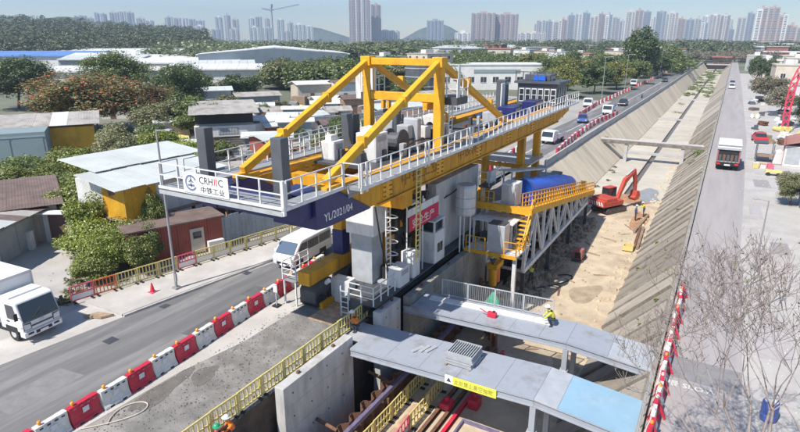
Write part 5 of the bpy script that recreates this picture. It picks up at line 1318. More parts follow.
cw = bx('counterweight', 'excavator_red', ex, -2.65, -2.2, -1.3, 1.3, 1.05, 1.95, 0.1)
for k in range(6):
    y0 = -1.2 + 0.4 * k
    quadplate('chevron', 'lettering_white', cw, [(-2.655, y0 + 0.2, 1.25), (-2.655, y0, 1.25), (-2.655, y0 + 0.2, 1.75), (-2.655, y0 + 0.4, 1.75)], 0.01)
cbb = bx('cab', 'glass', ex, 0.0, 1.5, 0.35, 1.3, 1.7, 3.0, 0.05)
bx('cab_roof', 'excavator_red', cbb, -0.05, 1.55, 0.3, 1.35, 3.0, 3.08)
for x, y in ((0.0, 0.35), (1.5, 0.35), (1.5, 1.3), (0.0, 1.3)): bx('cab_pillar', 'black', cbb, x - .05, x + .05, y - .05, y + .05, 1.7, 3.0)
def armpart(name, pts, w):
    m = MB(); n = len(pts); m.prism(pts, 'y', -w / 2 - 0.25, w / 2 - 0.25); return m.build(name, 'excavator_red', ex, bevel=0.03)
armpart('boom', [(0.9, 1.5), (1.2, 1.3), (2.4, 3.6), (4.0, 4.9), (3.9, 5.2), (2.1, 4.2)], 0.45)
armpart('stick', [(3.6, 5.2), (4.1, 5.4), (4.7, 3.6), (4.75, 2.2), (4.5, 2.2), (4.2, 3.6)], 0.36)
MB().tube((1.4, -0.25, 1.7), (2.6, -0.25, 3.5), 0.11).build('boom_cylinder', 'galv', ex)
MB().tube((2.5, -0.25, 4.6), (3.8, -0.25, 5.35), 0.1).build('stick_cylinder', 'galv', ex)
armpart('bucket', [(4.4, 2.3), (4.9, 2.3), (5.2, 1.7), (4.9, 1.1), (4.2, 1.0), (3.9, 1.4), (4.3, 1.6)], 1.0)
ex.location = (-10.0, 66.0, FZ); ex.rotation_euler.z = R(60); ex.scale = (.86, .86, .86)
# ---------------------------------------------------------------- people
def person(label, loc, rz, pose, top, legs, hat, sc=1.0):
    J = dict(pel=(0, 0, .95), ch=(0, 0, 1.25), nk=(0, 0, 1.47), hd=(0.02, 0, 1.58), hd2=(0.02, 0, 1.70), lh=(0, .1, .92), lk=(.02, .11, .5), la=(0, .12, .09), lt=(.14, .13, .04), rh=(0, -.1, .92), rk=(.02, -.11, .5), ra=(0, -.12, .09), rt=(.14, -.13, .04),
             ls=(0, .19, 1.40), le=(.02, .25, 1.13), lw=(.12, .25, .90), lf=(.17, .24, .82), rs=(0, -.19, 1.40), re=(.02, -.25, 1.13), rw=(.12, -.25, .90), rf=(.17, -.24, .82))
    if pose == 'crouch':
        J.update(pel=(-.12, 0, .42), ch=(.05, 0, .72), nk=(.18, 0, .92), hd=(.24, 0, 1.0), hd2=(.28, 0, 1.11), lh=(-.1, .1, .4), lk=(.26, .16, .5), la=(.02, .14, .09), lt=(.17, .15, .04), rh=(-.1, -.1, .4), rk=(.26, -.16, .5), ra=(.02, -.14, .09), rt=(.17, -.15, .04),
                 ls=(.12, .19, .86), le=(.3, .22, .66), lw=(.46, .16, .5), lf=(.52, .12, .45), rs=(.12, -.19, .86), re=(.3, -.22, .66), rw=(.46, -.16, .5), rf=(.52, -.12, .45))
    if pose == 'reach':
        J.update(ch=(.08, 0, 1.22), nk=(.18, 0, 1.42), hd=(.22, 0, 1.52), hd2=(.24, 0, 1.64), ls=(.12, .19, 1.35), le=(.32, .22, 1.2), lw=(.52, .18, 1.15), lf=(.6, .16, 1.14), rs=(.12, -.19, 1.35), re=(.3, -.22, 1.14), rw=(.5, -.18, 1.08), rf=(.58, -.16, 1.06), lk=(.1, .12, .5), la=(.06, .14, .09), lt=(.2, .15, .04), ra=(-.12, -.13, .09), rt=(.02, -.13, .04))
    rad = dict(pel=(.15, .12), ch=(.17, .12), nk=(.06, .06), hd=(.085, .085), hd2=(.09, .09), lh=(.095, .095), lk=(.062, .062), la=(.045, .045), lt=(.04, .035), ls=(.065, .065), le=(.045, .045), lw=(.034, .03), lf=(.03, .02))
    for k in list(rad):
        if k[0] == 'l' and len(k) == 2: rad['r' + k[1]] = rad[k]
    names = list(J); ix = {k: i for i, k in enumerate(names)}
    E = [('pel', 'ch'), ('ch', 'nk'), ('nk', 'hd'), ('hd', 'hd2')] + [(a + b, a + c) for a in 'lr' for b, c in (('h', 'k'), ('k', 'a'), ('a', 't'), ('s', 'e'), ('e', 'w'), ('w', 'f'))] + [('pel', 'lh'), ('pel', 'rh'), ('ch', 'ls'), ('ch', 'rs')]
    me = bpy.data.meshes.new('skeleton'); me.from_pydata([J[k] for k in names], [(ix[a], ix[b]) for a, b in E], []); me.update()
    ob = bpy.data.objects.new('skeleton', me); COL.objects.link(ob)
    ob.modifiers.new('skin', 'SKIN'); su = ob.modifiers.new('sub', 'SUBSURF'); su.levels = 1; su.render_levels = 1
    sv = me.skin_vertices[0].data if me.skin_vertices else None
    if sv is None:
        me.skin_vertices_ensure() if hasattr(me, 'skin_vertices_ensure') else None
        sv = me.skin_vertices[0].data
    for k in names: sv[ix[k]].radius = rad[k]; sv[ix[k]].use_root = (k == 'pel')
    dg = bpy.context.evaluated_depsgraph_get(); dg.update()
    bm = bpy.data.meshes.new_from_object(ob.evaluated_get(dg)); bpy.data.objects.remove(ob)
    bm.materials.clear()
    for k in (top, legs, 'skin', 'black'): bm.materials.append(MATS[k])
    pts = {k: Vector(J[k]) for k in names}
    own = dict(pel=1, ch=0, nk=0, hd=2, hd2=2, lh=1, lk=1, la=3, lt=3, rh=1, rk=1, ra=3, rt=3, ls=0, le=0, lw=0, lf=2, rs=0, re=0, rw=0, rf=2)
    for p in bm.polygons:
        c = p.center; k = min(names, key=lambda q: (pts[q] - c).length); p.material_index = own[k]; p.use_smooth = True
    t = thing('person', label, 'person', group=None)
    put('body', bm, t)
    h = pts['hd2']
    MB().ball((h.x, h.y, h.z + 0.02), 0.135, 0.125, 0.13, 10, 4, 0.0).build('helmet', hat, t, smooth=True)
    MB().lathe([(0.165, 0.0), (0.165, 0.018), (0.13, 0.03)], (h.x + .015, h.y, h.z + 0.015), 12).build('helmet_brim', hat, t)
    q = pts['hd']; bx('nose', 'skin', t, q.x + .08, q.x + .125, -.018, .018, (q.z + h.z) / 2 - .03, (q.z + h.z) / 2 + .015)
    for s in (-1, 1): bx('eye', 'black', t, h.x + .075, h.x + .096, s * .035 - .012, s * .035 + .012, h.z - .055, h.z - .035)
    c = pts['ch']; n_ = pts['nk']
    t.location = loc; t.rotation_euler.z = rz; t.scale = (sc,) * 3; return t
person('worker in yellow vest crouching on the narrower footbridge', (-6.3, 27.3, f2(-6.3)), R(200), 'crouch', 'hi_vis', 'cloth_dark', 'helmet_white')
person('worker in yellow vest standing on the channel floor by the truss', (-11.6, 41.6, FZ), R(120), 'reach', 'hi_vis', 'cloth_dark', 'helmet_yellow')
person('worker in dark clothes standing near the long beams at the slope foot', (-6.8, 63.6, FZ), R(20), 'stand', 'cloth_blue', 'cloth_dark', 'helmet_white')
person('worker in white helmet and yellow vest beside the far beams', (-6.2, 65.6, FZ), R(210), 'reach', 'hi_vis', 'cloth_dark', 'helmet_white')
person('worker in orange vest beside the orange jacking unit', (-12.15, 35.2, FZ), R(90), 'reach', 'hi_orange', 'cloth_dark', 'helmet_white')
person('worker in yellow vest kneeling on top of the jacking unit', (-12.9, 35.85, -0.5), R(40), 'crouch', 'hi_vis', 'cloth_blue', 'helmet_yellow', .95)
person('worker in orange vest bending at the wall end near the wide footbridge', (-15.25, 22.1, 0.09), R(180), 'crouch', 'hi_orange', 'cloth_dark', 'helmet_white')
person('worker in red vest and green helmet at the bottom edge', (-15.25, 12.4, -1.0), R(60), 'stand', 'red_plastic', 'cloth_dark', 'helmet_green')
person('worker in orange vest standing behind the green helmet', (-15.25, 13.25, -1.0 + .02), R(-120), 'reach', 'hi_orange', 'cloth_dark', 'helmet_white')
tag(bx('scaffold_deck', 'plank', None, -15.58, -14.6, 10.5, 13.9, -1.06, -1.0), 'timber scaffold boards in the excavation at the bottom edge', 'scaffold')
# ---------------------------------------------------------------- vegetation
def leaf_cloud(seed, n, clumps, leaf, spread=0.32, flat=0.8, low=-0.75, hollow=0.35):
    """leaf faces in clumps through a unit crown (radius 1, height -1..1); returns verts, quads"""
    g = np.random.default_rng(seed)
    c = g.normal(size=(clumps * 3, 3)); c /= np.linalg.norm(c, axis=1)[:, None]
    c *= (hollow + (1 - hollow) * g.random(clumps * 3) ** 0.5)[:, None]
    c = c[c[:, 2] > low][:clumps]
    k = len(c); sz = g.uniform(0.6, 1.35, k) * spread
    idx = g.integers(0, k, n)
    off = g.normal(size=(n, 3)); off /= np.linalg.norm(off, axis=1)[:, None]
    off *= (g.random(n) ** 0.4)[:, None]
    p = c[idx] * (1 - spread * 0.7) + off * sz[idx][:, None] * np.array([1, 1, flat])
    nrm = off * 0.8 + g.normal(size=(n, 3)) * 0.55 + np.array([0, 0, 0.45]); nrm /= np.linalg.norm(nrm, axis=1)[:, None]
    a = np.cross(nrm, g.normal(size=(n, 3))); a /= np.linalg.norm(a, axis=1)[:, None]
    b = np.cross(nrm, a)
    s = (leaf * g.uniform(0.6, 1.4, n))[:, None]
    v = np.stack([p - a * s, p - b * s * 0.55 , p + a * s, p + b * s * 0.55 + nrm * s * 0.25], 1).reshape(-1, 3)
    return v
def cloud_mesh(name, v, mat):
    me = bpy.data.meshes.new(name); n = len(v) // 4
    me.vertices.add(len(v)); me.vertices.foreach_set('co', v.astype(np.float32).ravel())
    me.loops.add(n * 4); me.loops.foreach_set('vertex_index', np.arange(n * 4, dtype=np.int32))
    me.polygons.add(n); me.polygons.foreach_set('loop_start', np.arange(0, n * 4, 4, dtype=np.int32))
    try: me.polygons.foreach_set('loop_total', np.full(n, 4, dtype=np.int32))
    except Exception: pass
    me.materials.append(MATS[mat]); me.update(calc_edges=True); me.validate(); return me
def limbs(seed, h, r, spread, n=6, z0=0.3):
    q = random.Random(seed); m = MB(); top = Vector((q.uniform(-.1, .1) * spread, q.uniform(-.1, .1) * spread, h * 0.62))
    mid = Vector((q.uniform(-.05, .05) * h, q.uniform(-.05, .05) * h, h * z0))
    m.tube((0, 0, -0.1), mid, r, r * 0.75, 8); m.tube(mid, top, r * 0.75, r * 0.4, 7)
    for i in range(n):
        t = 6.283 * i / n + q.uniform(-.4, .4); s = mid.lerp(top, q.uniform(0.0, 0.8))
        e = Vector((math.cos(t) * spread * q.uniform(.45, .8), math.sin(t) * spread * q.uniform(.45, .8), h * q.uniform(.5, .85)))
        k = s.lerp(e, 0.5) + Vector((0, 0, -0.05 * h))
        m.tube(s, k, r * 0.4, r * 0.26, 6); m.tube(k, e, r * 0.26, r * 0.08, 5)
    return m
CROWN = {}
def crown(kind, mat, seed):
    key = (kind, mat, seed)
    if key not in CROWN:
        n, cl, lf, spd, hol = {'near': (26000, 60, 0.026, 0.30, 0.3), 'bush': (15000, 34, 0.042, 0.38, 0.2), 'mid': (9000, 44, 0.046, 0.32, 0.3), 'sparse': (2600, 50, 0.03, 0.24, 0.4)}[kind]
        CROWN[key] = cloud_mesh('crown', leaf_cloud(seed, n, cl, lf, spd, hollow=hol), mat)
    return CROWN[key]
def tree(name, label, loc, rx, h, kind='mid', mat='leaf_mid', seed=1, base=0.22, cat='tree', group=None, ry=None, trunk=0.2):
    t = thing(name, label, cat, (0, 0, 0), group)
    rz = h * (1 - base) / 2
    o = put('crown', crown(kind, mat, seed), t); o.location = (0, 0, h - rz); o.scale = (rx, ry or rx, rz); o.rotation_euler.z = rnd.uniform(0, 6.28)
    limbs(seed, h, trunk * h / 8, rx).build('trunk', 'bark', t)
    t.location = loc; return t
BG = 'bushes on the left bank'
for k, (x, y, r, h, mt, lab) in enumerate([
    (-33.6, 19.3, 1.5, 2.4, 'leaf_bush', 'low green bush behind the orange fence panel'),
    (-32.6, 21.8, 1.4, 2.9, 'leaf_bush', 'green bush between the orange fence and the lamp post'),
    (-35.2, 21.4, 1.9, 3.0, 'leaf_bright', 'bright green bush at the driveway corner'),
    (-34.9, 24.9, 1.1, 4.4, 'leaf_bush', 'green creeper bush climbing the yellow cabin corner'),
    (-38.2, 21.6, 2.2, 3.4, 'leaf_bright', 'yellow-green bush below the yellow cabin end wall'),
    (-40.6, 24.6, 2.2, 3.8, 'leaf_bright', 'bright bush left of the yellow cabin wall'),
    (-44.8, 25.2, 2.6, 4.2, 'leaf_bush', 'green bush above the brown shed door'),
    (-45.5, 29.2, 3.0, 4.6, 'leaf_mid', 'rounded bush behind the yellow cabin roof edge'),
    (-50.0, 30.5, 3.1, 4.2, 'leaf_mid', 'dark green bush behind the brown shed roof'),
    (-54.5, 34.0, 3.4, 4.6, 'leaf_olive', 'olive bush behind the pale cabin roof'),
    (-58.0, 30.5, 3.0, 3.6, 'leaf_bush', 'green bush in front of the green shed wall'),
    (-62.0, 35.2, 3.2, 4.0, 'leaf_bush', 'green bush below the yellow container'),
    (-64.0, 31.5, 3.0, 3.4, 'leaf_mid', 'dark bush at the foot of the green shed'),
    (-64.5, 43.0, 3.6, 5.2, 'leaf_olive', 'dry olive bush right of the yellow container'),
    (-61.0, 46.5, 3.2, 5.0, 'leaf_bright', 'bright green bush behind the pale metal roofs'),
    (-35.7, 22.7, 1.6, 3.5, 'leaf_bush', 'dense bush below the yellow cabin at the red hut corner'),
    (-34.2, 20.3, 1.5, 3.0, 'leaf_bright', 'bright bush behind the pinkish fence panel'),
    (-35.5, 25.6, 0.8, 4.8, 'leaf_mid', 'creeper climbing the yellow cabin side wall'),
    (-57.5, 27.0, 2.8, 3.6, 'leaf_bush', 'low green bush left of the brown store roof'),
    (-62.5, 28.5, 3.0, 3.8, 'leaf_mid', 'green bush at the left edge below the green shed'),
    (-53.5, 28.0, 2.4, 3.8, 'leaf_bush', 'green bush just above the brown store roof'),
    (-58.0, 33.5, 2.6, 4.0, 'leaf_bush', 'green bush between the green shed and the brown store'),
    (-39.6, 22.9, 1.7, 4.6, 'leaf_bright', 'tall bush against the white end wall of the yellow cabin'),
    (-42.6, 26.0, 2.4, 5.2, 'leaf_bush', 'tall bush touching the left roof edge of the yellow cabin'),
    (-37.4, 22.4, 1.5, 2.6, 'leaf_bush', 'low bush under the yellow cabin corner'),
    (-46.8, 28.0, 2.8, 5.0, 'leaf_bush', 'tall bush left of the upper pale cabin roof'),
    (-49.8, 33.6, 3.0, 5.0, 'leaf_olive', 'olive bush behind the upper pale cabin roof'),
    (-33.2, 23.6, 0.9, 3.2, 'leaf_mid', 'slim bush at the left end of the red hut'),
    (-57.0, 38.5, 3.2, 4.6, 'leaf_olive', 'brownish bush between the yellow container and the pale roofs'),
    (-68.0, 49.5, 3.2, 4.8, 'leaf_mid', 'green bush behind the yellow container hut'),
    (-53.0, 44.0, 3.0, 4.6, 'leaf_bright', 'bright bush above the lamp post arm')]):
    tree('bush', lab, (x, y, 0), r, h, 'bush', mt, 20 + k % 5, 0.02, 'bush', BG, trunk=0.12)
tree('flame_tree', 'broad tree with orange-red leaves behind the green shed', (-92, 57, 0), 10.5, 10.5, 'near', 'leaf_flame', 31, 0.12)
tree('flame_tree', 'reddish tree right of the broad orange-red tree', (-85, 64, 0), 5.5, 8.0, 'near', 'leaf_flame', 32, 0.12)
tree('dark_tree', 'dark green round tree right of the orange-red tree', (-94, 77, 0), 6.0, 11.5, 'near', 'leaf_dark', 33, 0.15)
tree('dark_tree', 'dark green tree at the left edge behind the orange-red tree', (-136, 68, 0), 9, 12, 'near', 'leaf_dark', 34, 0.15)
tree('dark_tree', 'green tree rising behind the orange-red tree crown', (-120, 82, 0), 9, 12.5, 'near', 'leaf_mid', 35, 0.15)
LB = 'trees among the sheds on the left'
for k, (x, y, r, h, mt, lab) in enumerate([
    (-75, 57, 4.2, 6.5, 'leaf_olive', 'olive tree just above the lamp post top'),
    (-69, 59, 3.8, 6.5, 'leaf_mid', 'green tree left of the dark front post'),
    (-80, 66, 4.5, 7.0, 'leaf_mid', 'round green tree behind the pale metal roofs'),
    (-72, 68, 4.0, 6.2, 'leaf_olive', 'dusty tree left of the balcony house'),
    (-112, 96, 6.5, 7.5, 'leaf_mid', 'green tree below the cream roof'),
    (-104, 104, 6, 7.5, 'leaf_dark', 'dark tree right of the cream roof'),
    (-126, 106, 6, 7.0, 'leaf_mid', 'low tree below the white roofs on the left'),
    (-120, 138, 9, 8.5, 'leaf_olive', 'olive tree below the long dark shed end'),
    (-108, 150, 9, 9.5, 'leaf_mid', 'green tree in front of the long grey shed'),
    (-92, 146, 8, 8.5, 'leaf_mid', 'bushy tree left of the yellow portal brace'),
    (-100, 170, 10, 10.0, 'leaf_dark', 'dark tree right of the long grey shed'),
    (-82, 150, 8, 9.0, 'leaf_olive', 'olive tree behind the yellow brace'),
    (-76, 165, 8, 9.0, 'leaf_mid', 'green tree left of the portal column'),
    (-66, 120, 5, 6.0, 'leaf_mid', 'small green tree seen below the portal beam'),
    (-44, 62, 2.6, 5.2, 'leaf_dark', 'small dark tree behind the far gantry walkway')]):
    tree('yard_tree', lab, (x, y, 0), r, h, 'mid', mt, 40 + k % 6, 0.12, 'tree', LB)
MB_ = 'trees between the left road and the village'
for k, (x, y, r, h, mt, lab) in enumerate([
    (-38, 152, 5.5, 9, 'leaf_autumn', 'yellowish tree above the machine house roof'),
    (-46, 172, 6, 9.5, 'leaf_mid', 'green tree right of the white long building'),
    (-33, 168, 5.5, 9, 'leaf_dark', 'dark tree beside the first far lamp post'),
    (-30, 186, 5.5, 9, 'leaf_autumn', 'yellow-green tree left of the tall dark tree'),
    (-36, 200, 6.5, 10.5, 'leaf_dark', 'dark tree behind the yellow-green tree'),
    (-28, 212, 5.5, 9, 'leaf_mid', 'green tree over the parked trucks'),
    (-31, 240, 7.5, 20, 'leaf_dark', 'tallest dark tree beside the left road'),
    (-42, 222, 7, 10, 'leaf_autumn', 'autumn tinted tree left of the tallest tree'),
    (-27, 262, 6, 10, 'leaf_dark', 'dark tree right of the tallest tree'),
    (-52, 205, 7, 9.5, 'leaf_autumn', 'yellow-green tree behind the machine house'),
    (-62, 215, 7, 9, 'leaf_mid', 'green tree above the white long building roof'),
    (-74, 240, 8, 10, 'leaf_autumn', 'pale yellow tree beside the village houses'),
    (-27, 310, 8, 12, 'leaf_mid', 'green tree where the left road bends away'),
    (-62, 262, 8, 10, 'leaf_mid', 'round green tree in the village gap')]):
    tree('roadside_tree', lab, (x, y, 0), r, h, 'mid', mt, 50 + k % 6, 0.08, 'tree', MB_)
RB = 'trees along the right bank'
for k, (x, y, r, h, kd, mt, lab) in enumerate([
    (6.6, 62.5, 1.75, 3.4, 'near', 'leaf_olive', 'small round olive tree beside the right lamp post'),
    (8.6, 165, 4.6, 7, 'mid', 'leaf_dry', 'dry grey-brown tree right of the white car'),
    (9.8, 142, 3.6, 5.5, 'mid', 'leaf_dry', 'second dry tree nearer the lattice boom'),
    (7.6, 240, 3.2, 10, 'mid', 'leaf_dark', 'slim dark tree beside the far end of the right road'),
    (11.5, 232, 3.2, 9, 'mid', 'leaf_dark', 'dark conical tree in front of the beige house'),
    (13.2, 122, 3.4, 6.5, 'near', 'leaf_dark', 'dark green tree at the right edge under the lattice boom'),
    (12.0, 103, 2.6, 5.2, 'near', 'leaf_dark', 'dark tree behind the red stall wall at the right edge'),
    (8.4, 66.5, 1.2, 2.4, 'near', 'leaf_dark', 'dark shrub at the right edge behind the olive tree')]):
    tree('bank_tree', lab, (x, y, 0), r, h, kd, mt, 60 + k % 4, 0.1, 'tree', RB)
# weeds on the slopes and rubble strip
def weeds(name, label, spots, mat, seed, leaf=0.12):
    vs = []
    for i, (x, y, z, r, n) in enumerate(spots):
        v = leaf_cloud(seed + i, n, 8, leaf / r, 0.5, 0.5, -0.2, 0.1) * np.array([r, r, r * 0.6]) + np.array([x, y, z]); vs.append(v)
    o = put(name, cloud_mesh(name, np.concatenate(vs), mat)); return tag(o, label, 'weeds', kind='stuff')
sl = lambda x: -4.0 + (x + 5.0) / 3.8 * 3.95 + 0.1
weeds('slope_weeds', 'sparse green weeds growing in the joints of the channel slopes',
      [(-2.2, 91, sl(-2.2), 1.6, 500), (-3.0, 88, sl(-3.0), 1.3, 300), (-16.5, 99, -1.4, 1.6, 400)] + [(x, y, sl(x), 0.3, 50) for x, y in ((-2, 44), (-3.4, 52), (-2.6, 61), (-4.2, 47), (-1.9, 36), (-3, 71), (-2.4, 33))], 'leaf_mid', 80)
weeds('bed_grass', 'green grass growing on the far channel bed', [(rnd.uniform(-13.8, -5.5), rnd.uniform(215, 400), FZ, rnd.uniform(1.2, 2.6), 160) for _ in range(60)], 'leaf_mid', 120, 0.25)
weeds('bed_grass', 'patchy weeds along the channel bed beyond the pipe bridge', [(-13.4 + rnd.uniform(-.6, 1.2), rnd.uniform(75, 92), FZ, 0.5, 60) for _ in range(7)] + [(-11, 168, FZ, 1.5, 200), (-12, 190, FZ, 1.6, 220)], 'leaf_olive', 220, 0.16)
weeds('driveway_weeds', 'low scrub in front of the orange fence panel', [(-32.4, 16.6, 0, 0.7, 260), (-33.2, 17.6, 0, 0.9, 300), (-34.6, 18.6, 0, 0.9, 300)], 'leaf_olive', 260)
# bare tree in the right foreground
bt = thing('bare_tree', 'nearly bare tree with thin branches and few leaves in the right foreground', 'tree', (2.7, 15.6, 0))
bq = random.Random(5); bm_ = MB(); tips = []
def grow(p, d, L, r, lv):
    nseg = 3; q = Vector(p)
    for i in range(nseg):
        d = (d + Vector((bq.uniform(-.2, .2), bq.uniform(-.2, .2), bq.uniform(-.06, .14)))).normalized(); e = q + d * (L / nseg)
        r1 = r * 0.82
        bm_.tube(q, e, max(r, .0075), max(r1, .0065), 6 if lv < 2 else 4 if lv < 4 else 3); q = e; r = r1
        if lv >= 2: tips.append((q.copy(), d.copy(), lv))
    if lv < 6 and L > 0.22:
        for i in range(3):
            ax = Vector((bq.gauss(0, 1), bq.gauss(0, 1), bq.gauss(0, .5))).normalized()
            nd = (d * 0.72 + ax * 0.62 + Vector((0, 0, 0.16))).normalized()
            grow(q, nd, L * bq.uniform(.6, .8), r * 0.66, lv + 1)
bt_base = Vector((2.7, 15.6, -0.1)); bm_.tube(bt_base, bt_base + Vector((-.35, .6, 2.6)), 0.16, 0.13, 10)
for dx, dy, dz, L in ((-0.9, 0.6, 0.7, 2.4), (-.4, 1.0, .8, 2.7), (0.2, 1.0, .8, 2.6), (-.8, .2, .5, 2.0), (-.3, .6, 1.1, 2.7), (.6, .6, .8, 2.3), (.5, .8, .5, 2.4), (-.1, .9, 1.2, 2.6)):
    grow(bt_base + Vector((-.35, .6, 2.55)), Vector((dx, dy, dz)).normalized(), L, 0.07, 1)
bm_.build('trunk_and_branches', 'twig', bt)
g_ = np.random.default_rng(3); vs = []
for (p, d, lv) in tips:
    if bq.random() < (0.05 if p.x < 2.0 else 0.09):
        for _ in range(bq.choice((1, 1, 2, 3))):
            o = np.array(p) + g_.normal(size=3) * 0.07; a = g_.normal(size=3); a /= np.linalg.norm(a); b = np.cross(a, g_.normal(size=3)); b /= np.linalg.norm(b); s = bq.uniform(.025, .06)
            vs += [o - a * s, o - b * s * .5, o + a * s, o + b * s * .5]
cl = put('leaves', cloud_mesh('leaves', np.array(vs), 'leaf_young'), bt); cl['kind'] = 'stuff'

# ---------------------------------------------------------------- sheds and houses on the left
def corr(name, mat, par, x0, x1, y0, y1, z00, z11, axis='y', pitch=0.19, amp=0.006):
    """corrugated sheet lying between x0..x1, y0..y1, falling from z00 (at x0) to z11 (at x1)"""
    m = MB(); n = max(2, int((y1 - y0) / (pitch / 2))); vs = []
    for i in range(n + 1):
        y = y0 + (y1 - y0) * i / n; dz = amp if i % 2 else -amp
        vs += [(x0, y, z00 + dz), (x1, y, z11 + dz), (x0, y, z00 + dz - 0.04), (x1, y, z11 + dz - 0.04)]
    fs = []
    for i in range(n):
        a, b = 4 * i, 4 * i + 4
        fs += [(a, a + 1, b + 1, b), (a + 2, b + 2, b + 3, a + 3), (a + 1, a + 3, b + 3, b + 1), (a, b, b + 2, a + 2)]
    fs += [(0, 2, 3, 1), (4 * n, 4 * n + 1, 4 * n + 3, 4 * n + 2)]
    return m.add(vs, fs).build(name, mat, par)
def sheets(mat, par, x0, x1, y0, y1, za, zb, w=1.15, mat2=None):
    n = max(1, int((y1 - y0) / w)); w = (y1 - y0) / n
    for i in range(n):
        corr('roof_sheet', mat2 if mat2 and rnd.random() < 0.25 else mat, par, x0 + rnd.uniform(-.12, .05), x1 + rnd.uniform(-.08, .15), y0 + i * w, y0 + (i + 1) * w + 0.02, za + 0.012 * (i % 2), zb + 0.012 * (i % 2))
def clad(mat, par, face, a0, a1, c, z0, z1, w=0.9, mat2=None):
    """upright cladding boards on the face x = c ('x') or y = c ('y')"""
    n = max(1, int(round((a1 - a0) / w))); w = (a1 - a0) / n
    for i in range(n):
        p, q = a0 + i * w + 0.01, a0 + (i + 1) * w - 0.01; d = rnd.uniform(0, 0.025); mm = mat2 if mat2 and rnd.random() < 0.3 else mat
        m = MB(); k = 6; o = 0.03
        for j in range(k):
            u, v = p + (q - p) * j / k, p + (q - p) * (j + 0.55) / k
            if face == 'x': m.box(c, c + 0.03 + d, u, v, z0, z1); m.box(c, c + 0.012 + d, v, p + (q - p) * (j + 1) / k, z0, z1)
            else: m.box(u, v, c - 0.03 - d, c, z0, z1); m.box(v, p + (q - p) * (j + 1) / k, c - 0.012 - d, c, z0, z1)
        m.build('cladding_sheet', mm, par)
def window(par, face, a0, a1, c, z0, z1, fm='lettering_white', glass='glass'):
    if face == 'x':
        w = bx('window', glass, par, c, c + 0.03, a0, a1, z0, z1)
        for u in ((a0 - .05, a0), (a1, a1 + .05), ((a0 + a1) / 2 - .025, (a0 + a1) / 2 + .025)): bx('frame', fm, w, c, c + 0.05, u[0], u[1], z0, z1)
        bx('sill', fm, w, c, c + 0.12, a0 - .05, a1 + .05, z0 - .07, z0)
    else:
        w = bx('window', glass, par, a0, a1, c - 0.03, c, z0, z1)
        for u in ((a0 - .05, a0), (a1, a1 + .05), ((a0 + a1) / 2 - .025, (a0 + a1) / 2 + .025)): bx('frame', fm, w, u[0], u[1], c - 0.05, c, z0, z1)
        bx('sill', fm, w, a0 - .05, a1 + .05, c - 0.12, c, z0 - .07, z0)
    return w
# raised yellow cabin with pale metal roofs
cs = thing('cabin', 'raised yellow metal cabin with pale stepped metal roofs left of the gantry', 'cabin')
bx('walls', 'wall_white', cs, -6, 0, -0.6, 7.6, 2.5, 4.9)
clad('clad_yellow', cs, 'y', -2.6, 0, -0.6, 2.3, 4.95, 0.65)
clad('wall_white', cs, 'y', -6.0, -2.62, -0.6, 2.5, 4.9, 0.9)
clad('clad_yellow', cs, 'x', -0.6, 2.0, 0, 2.3, 4.95, 0.65)
clad('wall_white', cs, 'x', 2.0, 7.6, 0, 2.5, 4.9, 0.9)
quadplate('rust_hole', 'rust', cs, [(-1.7, -0.66, 4.1), (-0.9, -0.66, 4.35), (-1.0, -0.66, 4.8), (-1.8, -0.66, 4.75)])
sheets('roof_metal', cs, -4.2, 0.7, -1.6, 8.2, 5.55, 5.0)
sheets('roof_metal', cs, -8.6, -3.6, -0.4, 9.4, 6.0, 5.62)
for x, y in ((-5.8, -0.4), (-3, -0.4), (-0.3, -0.4), (-0.3, 7.3), (-3, 7.3), (-5.8, 7.3)): bx('stilt', 'rust', cs, x - .1, x + .1, y - .1, y + .1, 0, 2.5)
bx('underdeck', 'timber', cs, -6, 0.4, -0.8, 7.8, 2.36, 2.5)
cs.location = (-36.0, 24.3, 0); cs.rotation_euler.z = R(-3)
rc = thing('red_container', 'faded red metal container hut behind the pavement fence', 'container hut')
bx('body', 'clad_red', rc, -2.5, 0, -0.5, 6.0, 0, 2.5)
clad('clad_red', rc, 'x', -0.5, 6.0, 0, 0.05, 2.55, 1.0)
bx('roof', 'roof_brown', rc, -2.7, 0.25, -0.7, 6.2, 2.5, 2.6)
d_ = bx('door', 'wall_cream', rc, 0.06, 0.1, 3.6, 4.6, 0.1, 1.95); bx('door_window', 'glass', d_, 0.1, 0.12, 3.8, 4.4, 1.2, 1.7)
bx('white_panel', 'wall_white', rc, 0.06, 0.5, 4.75, 5.9, 0.0, 0.85)
rc.location = (-33.4, 22.4, 0.0); rc.rotation_euler.z = R(-22)
lt_ = thing('lean_to', 'dark timber lean-to between the red hut and the grey sheet fence', 'lean-to')
for y in (0, 2.2, 4.4): bx('post', 'timber', lt_, -0.1, 0.1, y, y + 0.15, 0, 2.6); bx('post', 'timber', lt_, -3.6, -3.4, y, y + 0.15, 0, 2.9)
sheets('roof_rusty', lt_, -4, 0.4, -0.4, 4.9, 3.0, 2.6)
bx('back_wall', 'door_brown', lt_, -3.7, -3.6, 0, 4.5, 0, 2.8)
lt_.location = (-32.6, 29.8, 0); lt_.rotation_euler.z = R(-14)
sf = thing('sheet_fence', 'blue-grey corrugated metal fence behind the white van', 'fence')
for k in range(16):
    o = MB()
    for j in range(5): o.box(0, 0.05 if j % 2 else 0.02, 0.94 * k + 0.186 * j, 0.94 * k + 0.186 * (j + 1), 0.05, 2.25 + 0.1 * math.sin(k * 2.1))
    o.build('sheet', 'clad_blue', sf)
    if k % 2 == 0: bx('post', 'rust', sf, -0.08, -0.01, 0.94 * k, 0.94 * k + 0.07, 0, 2.3)
sf.location = (-31.5, 27.9, 0); sf.rotation_euler.z = R(-9)
